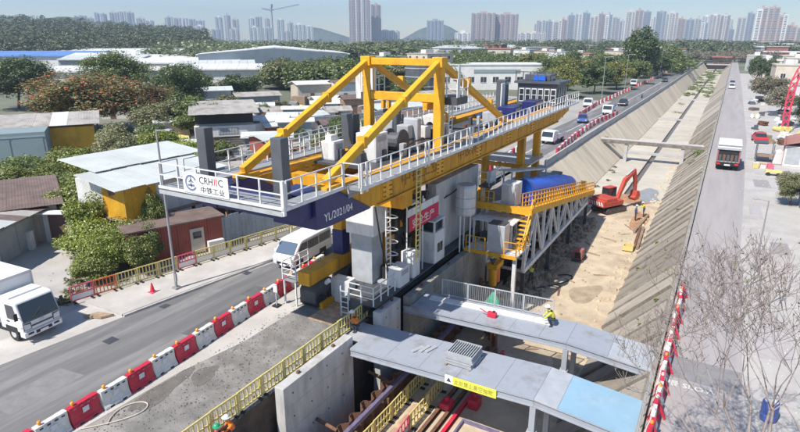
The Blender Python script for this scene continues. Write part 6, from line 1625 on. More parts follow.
# brown roofed shed
bs = thing('brown_shed', 'grey walled shed with brown roof at the left driveway', 'shed')
bx('walls', 'wall_grey', bs, -7, 0, -12, 0, 0, 2.55)
for k in range(6): bx('wall_panel', 'wall_grey', bs, 0, 0.03, -11.8 + 1.95 * k, -9.95 + 1.95 * k, 0.1, 2.3)
sheets('roof_brown', bs, -7.8, 0.6, -12, 1.0, 3.35, 2.7, mat2='roof_rusty')
sheets('roof_metal', bs, -3.4, 0.9, -8.0, -3.2, 3.35, 2.9)
clad('wall_white', bs, 'y', 0.35, 0.75, 0.6, 0.0, 2.4, 0.4); bx('gate', 'door_brown', bs, 0.85, 2.1, 0.5, 0.6, 0.05, 2.25)
bx('jamb', 'wall_white', bs, 2.15, 2.75, 0.45, 0.65, 0.0, 2.4); bx('pillar', 'door_brown', bs, 2.8, 3.3, 0.4, 0.8, 0, 2.4)
bx('gate_roof', 'roof_white', bs, -0.3, 3.2, -0.1, 0.8, 2.42, 2.5); bx('meter_box', 'steel_white', bs, 0.03, 0.3, -1.2, -0.7, 0.0, 1.4)
bx('pale_base', 'wall_white', bs, 0.03, 0.06, -6, -4.2, 0.1, 0.9)
bs.location = (-43.9, 21.4, 0); bs.rotation_euler.z = R(30)
b2s = thing('brown_store', 'brown corrugated roofed store behind the grey walled shed', 'shed')
bx('walls', 'wall_grey', b2s, -8.0, -0.6, -7.5, 0.0, 0, 2.7)
sheets('roof_brown', b2s, -8.6, 0.0, -8.0, 0.5, 3.5, 2.95, mat2='roof_rusty')
clad('wall_cream', b2s, 'x', -7.5, 0, -0.6, 0.0, 2.7, 1.2)
b2s.location = (-43.2, 22.9, 0); b2s.rotation_euler.z = R(-27)
# green shed with rusty roof and yellow container
gs = thing('green_shed', 'dark green-grey metal shed at the left edge', 'shed')
bx('walls', 'clad_green', gs, -8, 0, -14, 0, 0, 4.3)
for k in range(4): bx('shutter', 'clad_green', gs, 0, 0.05, -13.6 + 3.4 * k, -10.5 + 3.4 * k, 0.1, 3.6)
bx('head_band', 'clad_blue', gs, 0, 0.08, -14, 0, 3.72, 3.9)
gs.location = (-70.5, 37.6, 0); gs.rotation_euler.z = R(-34)
yc = thing('yellow_container', 'yellow metal container hut under a rusty pale roof on the left', 'container hut')
bx('body', 'clad_yellow', yc, -2.6, 0, -6.5, 0, 0.6, 3.9)
clad('clad_yellow', yc, 'x', -6.5, 0, 0, 0.6, 3.9, 1.1)
bx('dark_base', 'roof_brown', yc, -2.6, 0.05, -6.5, 0, 0.0, 0.6)
sheets('roof_rusty', yc, -6.5, 0.9, -22, 0.8, 5.2, 4.3, 1.8, mat2='roof_white')
for y in (-21.5, -15, -8): bx('roof_post', 'rust', yc, 0.4, 0.6, y, y + 0.2, 0, 4.2)
for y in (-21.5, -15, -8, 0.2): bx('roof_post', 'rust', yc, -6.2, -6.0, y, y + 0.2, 0, 5.1)
yc.location = (-72.5, 45.0, 0); yc.rotation_euler.z = R(-34)
# generic low buildings of the yards and village behind
def low_house(name, label, loc, rz, wx, wy, h, wall, roof, cat='shed', group=None, pitch=0.6, win=0, flat=False, panels=6):
    t = thing(name, label, cat, group=group)
    bx('walls', wall, t, -wx / 2, wx / 2, -wy / 2, wy / 2, 0, h)
    if flat:
        bx('roof', roof, t, -wx / 2 - .2, wx / 2 + .2, -wy / 2 - .2, wy / 2 + .2, h, h + 0.25)
        bx('roof_tank', 'wall_white', t, -wx * .2, wx * .05, -wy * .2, wy * .1, h + 0.25, h + 1.6)
    else:
        w = (wy + 1) / panels
        for i in range(panels):
            y0 = -wy / 2 - .5 + i * w
            for s in (-1, 1):
                q = MB(); q.add([(s * (wx / 2 + .5), y0, h - 0.05), (0, y0, h + pitch), (0, y0 + w - .03, h + pitch), (s * (wx / 2 + .5), y0 + w - .03, h - 0.05), (s * (wx / 2 + .5), y0, h - 0.2), (0, y0, h + pitch - .15), (0, y0 + w - .03, h + pitch - .15), (s * (wx / 2 + .5), y0 + w - .03, h - 0.2)], MB.BF)
                q.build('roof_sheet', roof, t)
        for yv in (-wy / 2, wy / 2 - 0.02):
            MB().prism([(-wx / 2, h), (wx / 2, h), (0, h + pitch - 0.16)], 'y', yv, yv + 0.02).build('gable', wall, t)
    nst = max(1, int(h / 3.0))
    for st_ in range(nst if win else 0):
        z0 = 1.0 + 3.0 * st_
        for i in range(win):
            a = -wy / 2 + wy * (i + 0.5) / win; window(t, 'x', a - .6, a + .6, wx / 2, z0, z0 + 1.2)
            a = -wx / 2 + wx * (i + 0.5) / win
            if wx > 4: window(t, 'y', a - .6, a + .6, -wy / 2, z0, z0 + 1.2)
    bx('door', 'door_brown', t, wx / 2, wx / 2 + .04, -wy * .1 - .5, -wy * .1 + .5, 0, 2.0)
    t.location = loc; t.rotation_euler.z = rz; return t
SG = 'sheds in the yards left of the gantry'
for a in [
    ('shed', 'dark roofed shed among the scrap yards left of the brace', (-90, 94, 0), R(-35), 6, 9, 3.2, 'wall_grey', 'roof_rusty'),
    ('shed', 'low shed with thin pale canopy roof in the scrap yard', (-98, 88, 0), R(-40), 5, 9, 4.4, 'wall_white', 'roof_metal'),
    ('shed', 'tan walled shed below the tree belt left of the brace', (-92, 116, 0), R(-35), 7, 9, 4.2, 'wall_cream', 'roof_white'),
    ('shed', 'black and white hut right of the tan walled shed', (-84, 119, 0), R(-35), 5, 6, 4.6, 'wall_white', 'roof_brown'),
    ('shed', 'long shed with pale roof behind the far gantry walkway', (-72, 100, 0), R(-38), 6, 11, 2.8, 'wall_white', 'roof_white'),
    ('shed', 'low red walled shed between the white yard wall and the scrap yard', (-67, 80, 0), R(-38), 3.5, 9, 2.6, 'wall_red', 'roof_rusty'),
    ('shed', 'grey roofed store left of the balcony house', (-80, 76, 0), R(-35), 7, 9, 3.0, 'wall_cream', 'roof_rusty'),
    ('shed', 'cream roofed warehouse on the left middle ground', (-150, 112, 0), R(-52), 20, 22, 6.5, 'wall_grey', 'roof_cream'),
    ('shed', 'white walled store under the cream roofed warehouse', (-118, 88, 0), R(-40), 6, 9, 3.5, 'wall_white', 'roof_white'),
    ('shed', 'small white hut beside the dark round tree', (-104, 70, 0), R(-45), 4, 5, 3.2, 'wall_white', 'roof_white'),
    ('shed', 'low white roof behind the yellow portal frame', (-62, 104, 0), R(-30), 5, 9, 3.0, 'wall_white', 'roof_white'),
    ('shed', 'grey store seen through the yellow portal frame', (-54, 92, 0), R(-25), 6, 10, 3.0, 'wall_grey', 'roof_metal'),
    ('shed', 'cream hut seen between the braces of the portal', (-56, 112, 0), R(-25), 6, 8, 3.6, 'wall_cream', 'roof_rusty'),
    ('shed', 'low brown roof behind the winches of the gantry', (-46, 84, 0), R(-20), 5, 8, 2.8, 'wall_red', 'roof_brown')]:
    low_house(*a, group=SG)
# small shacks packed between them
cnt = {}
sk_ = []
for k in range(44):
    b0, dist = R(rnd.uniform(-54, -27)), rnd.uniform(70, 132); sk_.append((dist * math.sin(b0), dist * math.cos(b0)))
for x, y in sorted(sk_, key=lambda p: p[0] / p[1]):
    if (x + 64) ** 2 + (y - 60) ** 2 < 49: continue
    wm_, rm_, nm_ = rnd.choice([('wall_white', 'roof_rusty', 'white walled'), ('timber', 'roof_brown', 'timber walled'), ('wall_cream', 'roof_metal', 'tan walled'), ('clad_blue', 'roof_rusty', 'blue-grey walled'), ('wall_grey', 'roof_brown', 'grey walled'), ('clad_red', 'roof_metal', 'red walled'), ('clad_green', 'roof_white', 'green walled')])
    q = cnt.get(nm_, 0); cnt[nm_] = q + 1
    low_house('shack', f'small {nm_} shack in the left yards, {ORD[q]} of its colour from the left', (x, y, 0), R(rnd.uniform(-60, -15)), rnd.uniform(2.2, 4.5), rnd.uniform(3, 6.5), rnd.uniform(2.0, 3.4), wm_, rm_, 'shack', 'shacks in the left yards', rnd.uniform(.15, .7), panels=3)
for k in range(16):
    b0, dist = R(-54 + 1.6 * k + rnd.uniform(-.6, .6)), rnd.uniform(72, 128)
    tree('yard_shrub', f'small shrub among the yard shacks, {ORD[k]} from the left', (dist * math.sin(b0), dist * math.cos(b0), 0), rnd.uniform(1.4, 2.6), rnd.uniform(2.5, 4.6), 'mid', rnd.choice(['leaf_mid', 'leaf_olive', 'leaf_bush']), 40 + k % 6, 0.05, 'shrub', 'shrubs among the yard shacks', trunk=.12)
# white yard wall
yw_ = thing('yard_wall', 'long white yard wall behind the far gantry walkway', 'wall')
for k in range(14): bx('wall_length', 'wall_white', yw_, -0.15, 0.15, 2.0 * k, 2.0 * k + 1.97, 0, 2.8 + 0.05 * (k % 3))
for k in range(14): bx('coping', 'wall_grey', yw_, -0.2, 0.2, 2.0 * k, 2.0 * k + 1.97, 2.8 + 0.05 * (k % 3), 2.9 + 0.05 * (k % 3))
yw_.location = (-60.5, 62.5, 0); yw_.rotation_euler.z = R(-22)
# house with balcony and air conditioner screen
ah = thing('balcony_house', 'white balcony house with grey vent screen above the front walkway', 'house')
bx('walls', 'wall_cream', ah, -8, 0, -4, 4, 0, 5.0)
bx('balcony', 'wall_white', ah, 0, 1.6, -4.2, 4.2, 1.6, 3.1)
sc_ = bx('vent_screen', 'wall_grey', ah, 1.6, 1.64, -1.0, 1.8, 1.9, 2.8)
for k in range(7): bx('screen_bar', 'steel_grey', sc_, 1.64, 1.67, -0.9 + 0.4 * k, -0.8 + 0.4 * k, 1.95, 2.75)
bx('shade', 'black', ah, 0.0, 0.3, -4, 4, 3.3, 4.6)
sheets('roof_rusty', ah, -8.4, 2.4, -4.8, 4.8, 5.7, 4.9)
ah.location = (-62.5, 58.5, 0); ah.rotation_euler.z = R(-42)
# big sheds in the distance
def big_shed(label, loc, rz, wx, wy, h, wall, roof, pitch):
    t = thing('warehouse', label, 'warehouse', group='far warehouses')
    bx('walls', wall, t, -wx / 2, wx / 2, -wy / 2, wy / 2, 0, h)
    n = 10; w = wy / n
    for i in range(n):
        y0 = -wy / 2 + i * w
        for s in (-1, 1):
            MB().add([(s * (wx / 2 + 1), y0, h), (0, y0, h + pitch), (0, y0 + w - .1, h + pitch), (s * (wx / 2 + 1), y0 + w - .1, h), (s * (wx / 2 + 1), y0, h - .5), (0, y0, h + pitch - .5), (0, y0 + w - .1, h + pitch - .5), (s * (wx / 2 + 1), y0 + w - .1, h - .5)], MB.BF).build('roof_sheet', roof, t)
    for yv in (-wy / 2, wy / 2 - .1): MB().prism([(-wx / 2, h), (wx / 2, h), (0, h + pitch - .5)], 'y', yv, yv + .1).build('gable', wall, t)
    t.location = loc; t.rotation_euler.z = rz
big_shed('long grey shed with slate blue end wall in the left distance', (-200, 224, 0), R(42), 66, 60, 8.2, 'clad_dark', 'roof_white', 3.0)
big_shed('blue roofed warehouse at the far left', (-330, 190, 0), R(-58), 30, 60, 6, 'wall_white', 'roof_blue', 2.2)
big_shed('white roofed warehouse right of the blue roof', (-285, 200, 0), R(-58), 26, 50, 5.5, 'wall_white', 'roof_white', 2.0)
big_shed('white roofed warehouse in front of the wooded hill', (-300, 262, 0), R(-58), 34, 90, 6.5, 'wall_grey', 'roof_white', 2.0)
big_shed('pale roofed warehouse behind the cream roof', (-215, 180, 0), R(-52), 24, 52, 5, 'wall_white', 'roof_white', 1.5)
big_shed('dark fronted warehouse left of the long grey shed', (-230, 225, 0), R(-48), 20, 40, 5, 'clad_dark', 'roof_white', 1.5)
big_shed('far blue roofed warehouse in front of the wide tower block', (-190, 470, 0), R(-22), 40, 80, 7, 'wall_white', 'roof_metal', 2.5)
for lab_, x_, y_, rz_, wx_, wy_, h_, w_, r_, p_ in (
    ('pale low warehouse just behind the dark round tree', -160, 150, -50, 20, 34, 5, 'wall_white', 'roof_white', 1.2),
    ('white fronted warehouse with grey roof in the left distance', -178, 165, -45, 18, 30, 5.5, 'wall_white', 'roof_metal', 1.2),
    ('wide white roof left of the long grey shed', -235, 200, -50, 30, 44, 6, 'wall_white', 'roof_white', 1.4),
    ('white roof nearest the left edge behind the dark trees', -190, 116, -56, 18, 34, 5, 'wall_white', 'roof_white', 1.2),
    ('broad pale roof under the wooded hillside', -340, 250, -54, 40, 90, 7, 'wall_white', 'roof_white', 1.6),
    ('grey pale roof right of the blue roof', -255, 172, -56, 24, 36, 6, 'clad_grey', 'roof_metal', 1.3)):
    big_shed(lab_, (x_, y_, 0), R(rz_), wx_, wy_, h_, w_, r_, p_)
# white long building behind the gantry rear
wl_ = thing('long_building', 'long white flat-roofed building with green band behind the gantry', 'building')
bx('walls', 'wall_white', wl_, -7, 7, -16, 16, 0, 7.2); bx('roof', 'wall_white', wl_, -7.2, 7.2, -16.2, 16.2, 7.2, 7.5)
bx('green_band', 'clad_green', wl_, 7, 7.15, -6, 8, 5.0, 6.0)
for k in range(8): window(wl_, 'x', -15 + 3.7 * k, -13.2 + 3.7 * k, 7, 2.2, 3.8)
for k in range(4): window(wl_, 'y', -6 + 3.2 * k, -4.4 + 3.2 * k, -16, 2.2, 3.8)
wl_.location = (-66, 172, 0); wl_.rotation_euler.z = R(-58)
tnk = thing('round_silo', 'dark round tank left of the long white building', 'tank')
MB().lathe([(4.6, 0), (4.6, 8.6), (4.7, 8.7), (4.7, 9.2), (4.4, 9.2), (0.2, 9.3)], (0, 0, 0), 20).build('shell', 'charcoal', tnk)
for z in (2.5, 5, 7.2): MB().lathe([(4.62, z), (4.72, z), (4.72, z + .25), (4.62, z + .25)], (0, 0, 0), 20).build('ring', 'steel_grey', tnk)
tnk.location = (-73, 140, 0)
VG = 'village houses in the middle distance'
for k, (x, y, w, d, h, wall, lab) in enumerate([
    (-106, 210, 12, 14, 9, 'wall_cream', 'two-storey block above the dark round tank'),
    (-120, 200, 10, 12, 8, 'wall_white', 'white house left of the portal apex'),
    (-66, 300, 10, 12, 7.5, 'wall_cream', 'beige village house above the autumn trees'),
    (-52, 320, 10, 12, 8.5, 'wall_cream', 'tan village house left of the tallest tree'),
    (-84, 330, 10, 12, 7.5, 'wall_white', 'white village house left of the beige one'),
    (-98, 350, 12, 12, 7.5, 'wall_cream', 'low cream house right of the blue roofed warehouse'),
    (-36, 305, 10, 12, 8.5, 'wall_white', 'white house right of the tallest tree'),
    (-120, 380, 12, 14, 7.5, 'wall_white', 'far white house in front of the wide tower block'),
    (-30, 360, 12, 12, 8, 'wall_white', 'white house near the end of the left road')]):
    low_house('village_house', lab, (x, y, 0), R(-20 + 7 * (k % 3)), w, d, h, wall, ['roof_rusty', 'wall_grey', 'roof_red'][k % 3], 'house', VG, win=3, flat=True)
HG = 'houses on the right bank'
for k, (x, y, w, d, h, wall, lab) in enumerate([
    (14.5, 205, 8, 10, 7.5, 'wall_cream', 'beige two-storey house on the right bank'),
    (23, 230, 9, 10, 8, 'wall_cream', 'tan house at the right edge behind the beige one'),
    (12, 262, 8, 10, 7, 'wall_cream', 'pinkish house behind the dark conical tree'),
    (22, 275, 9, 10, 7.5, 'wall_white', 'pale house far right below the towers'),
    (18, 180, 7, 8, 3.6, 'wall_white', 'low white roofed hut under the red lattice boom'),
    (10, 330, 9, 10, 7, 'wall_grey', 'grey house far along the right road'),
    (24, 330, 10, 10, 7, 'wall_cream', 'cream house far along the right bank')]):
    low_house('bank_house', lab, (x, y, 0), R(4 - 5 * (k % 3)), w, d, h, wall, ['wall_cream', 'roof_rusty', 'wall_white'][k % 3], 'house', HG, win=2, flat=True)
# stall, red hut and clutter on the right bank
rh = thing('red_hut', 'dark red walled hut with pale roof at the right edge', 'hut')
bx('walls', 'wall_white', rh, 0, 4, 0, 7, 0, 2.5); bx('red_wall', 'wall_red', rh, -0.06, 0, 0, 7, 0, 2.9); MB().prism([(-0.2, 2.6), (2.4, 3.5), (5, 2.6), (2.4, 3.3)], 'y', -0.4, 7.4).build('roof', 'roof_red', rh)
quadplate('front_panel', 'steel_grey', rh, [(0.2, -0.02, 0.3), (1.7, -0.02, 0.3), (1.7, -0.02, 2.4), (0.2, -0.02, 2.4)])
rh.location = (7.0, 82.5, 0); rh.rotation_euler.z = R(-4)
stl = thing('market_stall', 'cluttered stall with dark canopy and white crates on the right pavement', 'stall')
for x, y in ((0, 0), (1.8, 0), (0, 2.4), (1.8, 2.4)): bx('post', 'dark_steel', stl, x - .04, x + .04, y - .04, y + .04, 0, 2.3)
bx('canopy', 'charcoal', stl, -0.3, 1.2, 0.8, 2.8, 2.3, 2.4); bx('counter', 'timber', stl, 0, 1.8, 0.2, 2.2, 0.7, 0.8)
stl.location = (4.2, 83.5, 0)
for k in range(9):
    o = MB().box(-.3, .3, -.25, .25, 0, .42).build('crate', rnd.choice(['wall_white', 'pink', 'wall_white', 'roof_white', 'fence_yellow']), bevel=0.02); o.location = (4.2 + 0.75 * (k % 3), 79.6 + 0.7 * (k // 3), 0); o.rotation_euler.z = rnd.uniform(-.2, .2)
    tag(o, f'small crate standing in front of the stall, {ORD[k]} in the block counted row by row', 'crate', 'crates before the stall')
wt = thing('white_tarp', 'white covered load beside the stall on the right pavement', 'covered load'); MB().prism([(0, 0), (1.4, 0), (1.3, 1.4), (0.8, 1.75), (0.2, 1.5)], 'y', 0, 1.8).build('cover', 'wall_white', wt, bevel=0.1); wt.location = (6.0, 83, 0)
yd = thing('yellow_cart', 'low yellow hand cart on the right pavement', 'cart'); bx('tray', 'fence_yellow', yd, 0, 1.6, 0, 0.8, 0.3, 0.6, .04)
for x in (0.3, 1.3): MB().tube((x, -0.05, 0.2), (x, 0.85, 0.2), 0.2).build('wheel', 'rubber', yd)
yd.location = (5.0, 75.6, 0)
hd_ = thing('hedge_fence', 'dark green mesh fence at the right edge', 'fence')
for k in range(9): bx('panel', 'clad_green', hd_, 0, 0.06, 2.0 * k, 2.0 * k + 1.94, 0, 1.9); bx('post', 'dark_steel', hd_, -.06, 0, 2.0 * k - .03, 2.0 * k + .03, 0, 2.0)
hd_.location = (7.3, 46, 0)
PCOL = [('wall_white', 'white'), ('wall_grey', 'grey'), ('timber', 'brown'), ('clad_grey', 'slate'), ('fence_yellow', 'yellow'), ('wall_cream', 'tan'), ('roof_brown', 'dark brown'), ('charcoal', 'black'), ('steel_white', 'pale'), ('rust', 'rusty')]
def pile(x, y, s, mat):
    """a heap: two or three boxes leaning on each other, of one thing"""
    m = MB(); q = rnd.random()
    if q < 0.35:
        m.box(-s, s, -s * .6, s * .6, 0, s * rnd.uniform(.6, 1.4)); m.obox((s * .5, s * .9, s * .3), (s, s * .7, s * .6), rnd.uniform(0, 1))
    elif q < 0.6:
        n = 7; m.prism([(-s, 0), (s, 0), (s * .75, s * .5), (s * .2, s * .95), (-s * .3, s * .8), (-s * .8, s * .4)], 'y', -s * .8, s * .8)
    elif q < 0.8:
        for i in range(4): m.obox((rnd.uniform(-.2, .2) * s, rnd.uniform(-.2, .2) * s, s * (.15 + .25 * i)), (2 * s, s, s * .2), rnd.uniform(-.3, .3))
    else:
        m.tube((-s, 0, s * .45), (s, 0, s * .45), s * .45, n=10); m.tube((-s, s, s * .4), (s, s * 1.1, s * .4), s * .4, n=10)
    o = m.build('goods_pile', mat); o.location = (x, y, -0.02); o.rotation_euler.z = rnd.uniform(0, 3); return o
def piles(spots, smin, smax, what, grp, key):
    cnt = {}
    for x, y in sorted(spots, key=key):
        mt, cn_ = rnd.choice(PCOL); q = cnt.get(cn_, 0); cnt[cn_] = q + 1
        tag(pile(x, y, rnd.uniform(smin, smax), mt), f'{cn_} {what}, {ORD[q]} {cn_} one ' + ('from the left' if grp[0] == 's' else 'going away'), 'pile', grp)
piles([(6.2 + rnd.uniform(-1.5, 5), 97 + rnd.uniform(0, 75)) for _ in range(44)], .35, 1.0, 'heap on the right bank', 'heaps of goods along the right bank', lambda p: p[1])
sp_ = []
for k in range(150):
    b0, dist = R(rnd.uniform(-53, -26)), rnd.uniform(74, 138); sp_.append((dist * math.sin(b0), dist * math.cos(b0)))
piles(sp_, .6, 1.7, 'scrap heap in the left yards', 'scrap heaps in the yards', lambda p: p[0] / p[1])
# red lattice boom
bo = thing('lattice_boom', 'tall red lattice boom arching up at the right edge', 'boom', (9.1, 115, 0))
pb_ = [(9.1, 115, 0), (8.95, 115, 4.5), (9.15, 115, 8.2), (9.7, 115, 10.2), (10.8, 115, 11.6)]
def lattice(par, pts, w, mat, step=1.1):
    for a, b in zip(pts, pts[1:]):
        a = Vector(a); b = Vector(b); n = max(1, int((b - a).length / step))
        for sx in (-w, w):
            for sy in (-w, w): MB().bar(a + Vector((sx, sy, 0)), b + Vector((sx, sy, 0)), 0.14).build('chord', mat, par)
        for i in range(n):
            p, q = a.lerp(b, i / n), a.lerp(b, (i + 1) / n)
            for sy in (-w, w): MB().bar(p + Vector((-w, sy, 0)), q + Vector((w, sy, 0)), 0.09).build('lacing', mat, par); MB().bar(p + Vector((w, sy, 0)), q + Vector((-w, sy, 0)), 0.09).build('lacing', mat, par)
lattice(bo, pb_, 0.42, 'crane_red')
bx('base', 'crane_red', bo, 8.3, 9.9, 114.2, 115.8, -0.02, 0.5)
bx('cover_sheet', 'pink', bo, 10.2, 11.6, 114.7, 115.3, 11.4, 13.4, .1)

# ---------------------------------------------------------------- lamp posts
def lamp_post(label, loc, h, arm, r=0.09):
    t = thing('street_lamp', label, 'street lamp', (0, 0, 0), 'street lamps')
    MB().tube((0, 0, 0), (0, 0, h), r, r * 0.6, 10).build('pole', 'pole', t)
    bx('base_plate', 'pole', t, -.2, .2, -.2, .2, 0, .12); bx('service_door', 'steel_grey', t, r * .7, r + .02, -.06, .06, .5, 1.0)
    MB().tube((0, 0, h - 0.05), (arm * 0.75, 0, h + 0.05), r * 0.5, r * 0.4, 8).build('arm', 'pole', t)
    bx('lamp_head', 'steel_grey', t, arm * 0.7, arm, -.12, .12, h, h + .12, .03)
    t.location = loc; return t
lamp_post('tall grey street lamp on the left pavement by the red hut', (-28.07, 21.1, 0.11), 9.9, 1.3)
lamp_post('slim grey street lamp standing beside the right road', (3.34, 42.7, -0.02), 4.9, -0.9, 0.06)
lamp_post('far street lamp rising behind the machine house', (-27.8, 152, 0), 10.5, 1.8, .1)
lamp_post('far street lamp beside the left road barriers', (-26.4, 178, 0), 10.5, 1.8, .1)
lamp_post('distant street lamp near the tallest tree', (-24.6, 250, 0), 10.5, 1.8, .1)
lamp_post('far street lamp left of the portal top behind the trees', (-190, 330, 0), 19, 2.2, .2)
# small things on the ground
cn = thing('traffic_cone', 'small pink traffic cone on the left pavement', 'cone', (-28.9, 20.0, 0.114)); bx('base', 'pink', cn, -29.1, -28.7, 19.8, 20.2, 0.114, 0.16); MB().lathe([(.15, .16), (.04, .72)], (-28.9, 20.0, 0), 12).build('body', 'red_plastic', cn)
fs_ = tag(MB().prism([(-29.6, 16.0), (-28.6, 16.4), (-28.3, 17.0), (-29.3, 16.7)], 'z', 0.02, 0.14).build('timber_wedge', 'plank'), 'tan timber wedge lying on the left lane edge', 'timber wedge')
bl = thing('barrel', 'blue barrel beneath the bare tree at the bottom right', 'barrel', (3.4, 24.6, 0)); MB().lathe([(.28, -.02), (.3, .05), (.32, .3), (.3, .32), (.32, .6), (.3, .85), (.27, .88)], (3.4, 24.6, 0), 14).build('shell', 'car_blue', bl); MB().lathe([(.24, .88), (.24, .9)], (3.4, 24.6, 0), 14).build('lid', 'wall_white', bl)
hose('cable', [(-19.9, 10.9, .03), (-20.6, 11.6, .03), (-20.2, 12.8, .03), (-19.2, 12.6, .03), (-19.5, 11.4, .03), (-20.6, 10.2, .03)], .03, 'wall_cream', 'thin pale cable looped on the ground beside the near barriers', 'cable')
sg2 = thing('sign_stand', 'small black and white sign stand at the end of the barrier row', 'sign stand', (-21.6, 22.5, 0)); bx('foot', 'rubber', sg2, -21.35, -20.95, 22.3, 22.7, 0, .08); bx('post', 'steel_grey', sg2, -21.18, -21.12, 22.47, 22.53, .08, 1.2); bx('plate', 'steel_white', sg2, -21.3, -21.0, 22.44, 22.46, .9, 1.35)
# road lettering and edge lines
rl = tag(lettering('慢 SLOW', 0.5, 'road_paint', None, (-0.5, 25.35, -0.004), (1, 0.02, 0), (0, 1, 0), 'road_lettering', 0.001), kind='structure')
struct('lane_line', strip([(40, -23.7, -23.58), (66, -23.1, -22.98), (102, -22.6, -22.48), (132, -21.9, -21.78), (230, -21.4, -21.28)], -0.004), 'road_paint')
# ---------------------------------------------------------------- far towers, hills, woods, haze
def brg(px): return math.atan((px - 400) * 0.95379 / 565.0) - R(29.708)
def at(px, dist, z=0.0):
    b = brg(px); return Vector((dist * math.sin(b), dist * math.cos(b), z))
def tower(label, px0, px1, ytop, dist, mat, group, style=0):
    px0 -= .35; px1 += .35
    c = at((px0 + px1) / 2, dist); b = brg((px0 + px1) / 2)
    w = (at(px1, dist) - at(px0, dist)).length; fwd = dist * math.cos(math.atan(((px0 + px1) / 2 - 400) * .95379 / 565))
    h = 15 + (38 - ytop) / 565.0 * fwd * 1.0
    t = thing('tower_block', label, 'tower block', group=group)
    d = min(w, 26); n = max(2, int(w / 7)); bw = w / n
    for i in range(n):
        x0 = -w / 2 + i * bw; hh = h - (0 if (i + style) % 2 == 0 else rnd.uniform(0, 3)); dy = 0 if (i + style) % 2 == 0 else 2.2
        bay = bx('bay', mat if (i + style) % 3 else ('tower_white' if style % 2 else mat), t, x0, x0 + bw, -d / 2 + dy, d / 2, -0.03, hh)
        m = MB(); z = 4.0
        while z < hh - 3:
            m.box(x0 + bw * .18, x0 + bw * .82, -d / 2 + dy - .12, -d / 2 + dy, z, z + 1.7); z += 3.1
        tag(m.build('window_rows', 'tower_win', bay), kind='stuff')
    bx('roof_block', mat, t, -w * .15, w * .15, -d * .2, d * .3, h - 3.2, h + rnd.uniform(2, 6))
    t.location = c; t.rotation_euler.z = -b
    return t
TA = 'hazy tower blocks on the far left'; TB = 'tower blocks in the far centre'; TC = 'tower blocks along the far right'
LST = [(78, 90, 18), (91, 97, 20), (98, 103, 15), (104, 110, 16), (113, 120, 15), (121, 129, 14), (130, 137, 15), (139, 147, 20), (148, 156, 22), (167, 175, 19), (176, 183, 20), (185, 190, 20), (191, 197, 21), (198, 206, 22), (217, 224, 19), (226, 232, 17), (234, 240, 21), (250, 256, 20), (257, 263, 19), (266, 271, 20), (278, 285, 21), (288, 294, 24), (296, 303, 26), (306, 313, 27)]
for i, (a, b, y) in enumerate(LST):
    tower(f'pale hazy tower block on the far left skyline, {ORD[i]} counted from the left', a, b, y, 2450, ['tower_a', 'tower_b', 'tower_white'][i % 3], TA, i)
tower('tall tower block under construction in the far centre, left of the pair', 350, 371, 3, 1800, 'tower_d', TB, 1)
tower('shorter grey-pink tower block, right of the far centre pair', 371.5, 381, 8, 1850, 'tower_d', TB, 0)
tower('low pale block behind the tall far centre pair', 364, 400, 31, 1900, 'tower_white', TB, 2)
tower('wide pinkish slab block behind the autumn trees', 471, 494, 15.5, 1700, 'tower_d', TB, 0)
tower('right half of the wide pinkish slab block', 494.5, 517, 16.5, 1720, 'tower_d', TB, 2)
tower('low pale block left of the wide pinkish slab', 455, 470, 33, 1650, 'tower_white', TB, 1)
tower('low grey block right of the wide pinkish slab', 518, 545, 33, 1650, 'tower_b', TB, 1)
tower('dark slab in front of the hill left of the pinkish slab', 427, 443, 22, 2300, 'tower_c', TB, 0)
RS = [(536, 544, 22), (545, 552, 22), (553, 558, 23), (558, 566, 21), (567, 573, 17), (574, 580, 16), (581, 588, 15), (589, 596, 18), (597, 603, 16), (604, 610, 17), (611, 618, 19), (619, 623, 22), (624, 632, 14), (633, 640, 13), (641, 648, 14), (649, 653, 19), (654, 663, 14), (664, 675, 15), (676, 683, 20), (684, 692, 21), (693, 699, 20), (700, 706, 24), (707, 717, 17), (718, 727, 17), (728, 733, 29), (735, 743, 19), (744, 751, 15), (753, 763, 11), (764, 775, 10), (776, 784, 17), (785, 795, 26), (796, 806, 28)]
for i, (a, b, y) in enumerate(RS):
    tower(f'tower block on the far right skyline, {ORD[i] if i < 30 else ["thirty-first", "thirty-second"][i - 30]} counted from the left', a, b, y, 1650 + 90 * (i % 3) if b < 752 else 1350, ['tower_a', 'tower_c', 'tower_b', 'tower_d', 'tower_c'][i % 5] if b < 752 else 'tower_d', TC, i)
for i in range(24):
    a = 534 + 8.3 * i + rnd.uniform(-1.5, 1.5); w_ = rnd.uniform(5.5, 8.5)
    tower(f'paler tower block in the back row of the far right skyline, {ORD[i]} from the left', a, a + w_, rnd.uniform(18, 27), 2350, ['tower_a', 'tower_b', 'tower_white'][i % 3], 'back row tower blocks on the far right', i)
for i in range(14):
    a = 82 + 16.5 * i + rnd.uniform(-3, 3); w_ = rnd.uniform(7, 13)
    tower(f'low hazy block at the foot of the far left skyline, {ORD[i]} from the left', a, a + w_, rnd.uniform(25, 32), 2300, ['tower_a', 'tower_b', 'tower_white'][(i + 1) % 3], 'low hazy blocks on the far left', i)
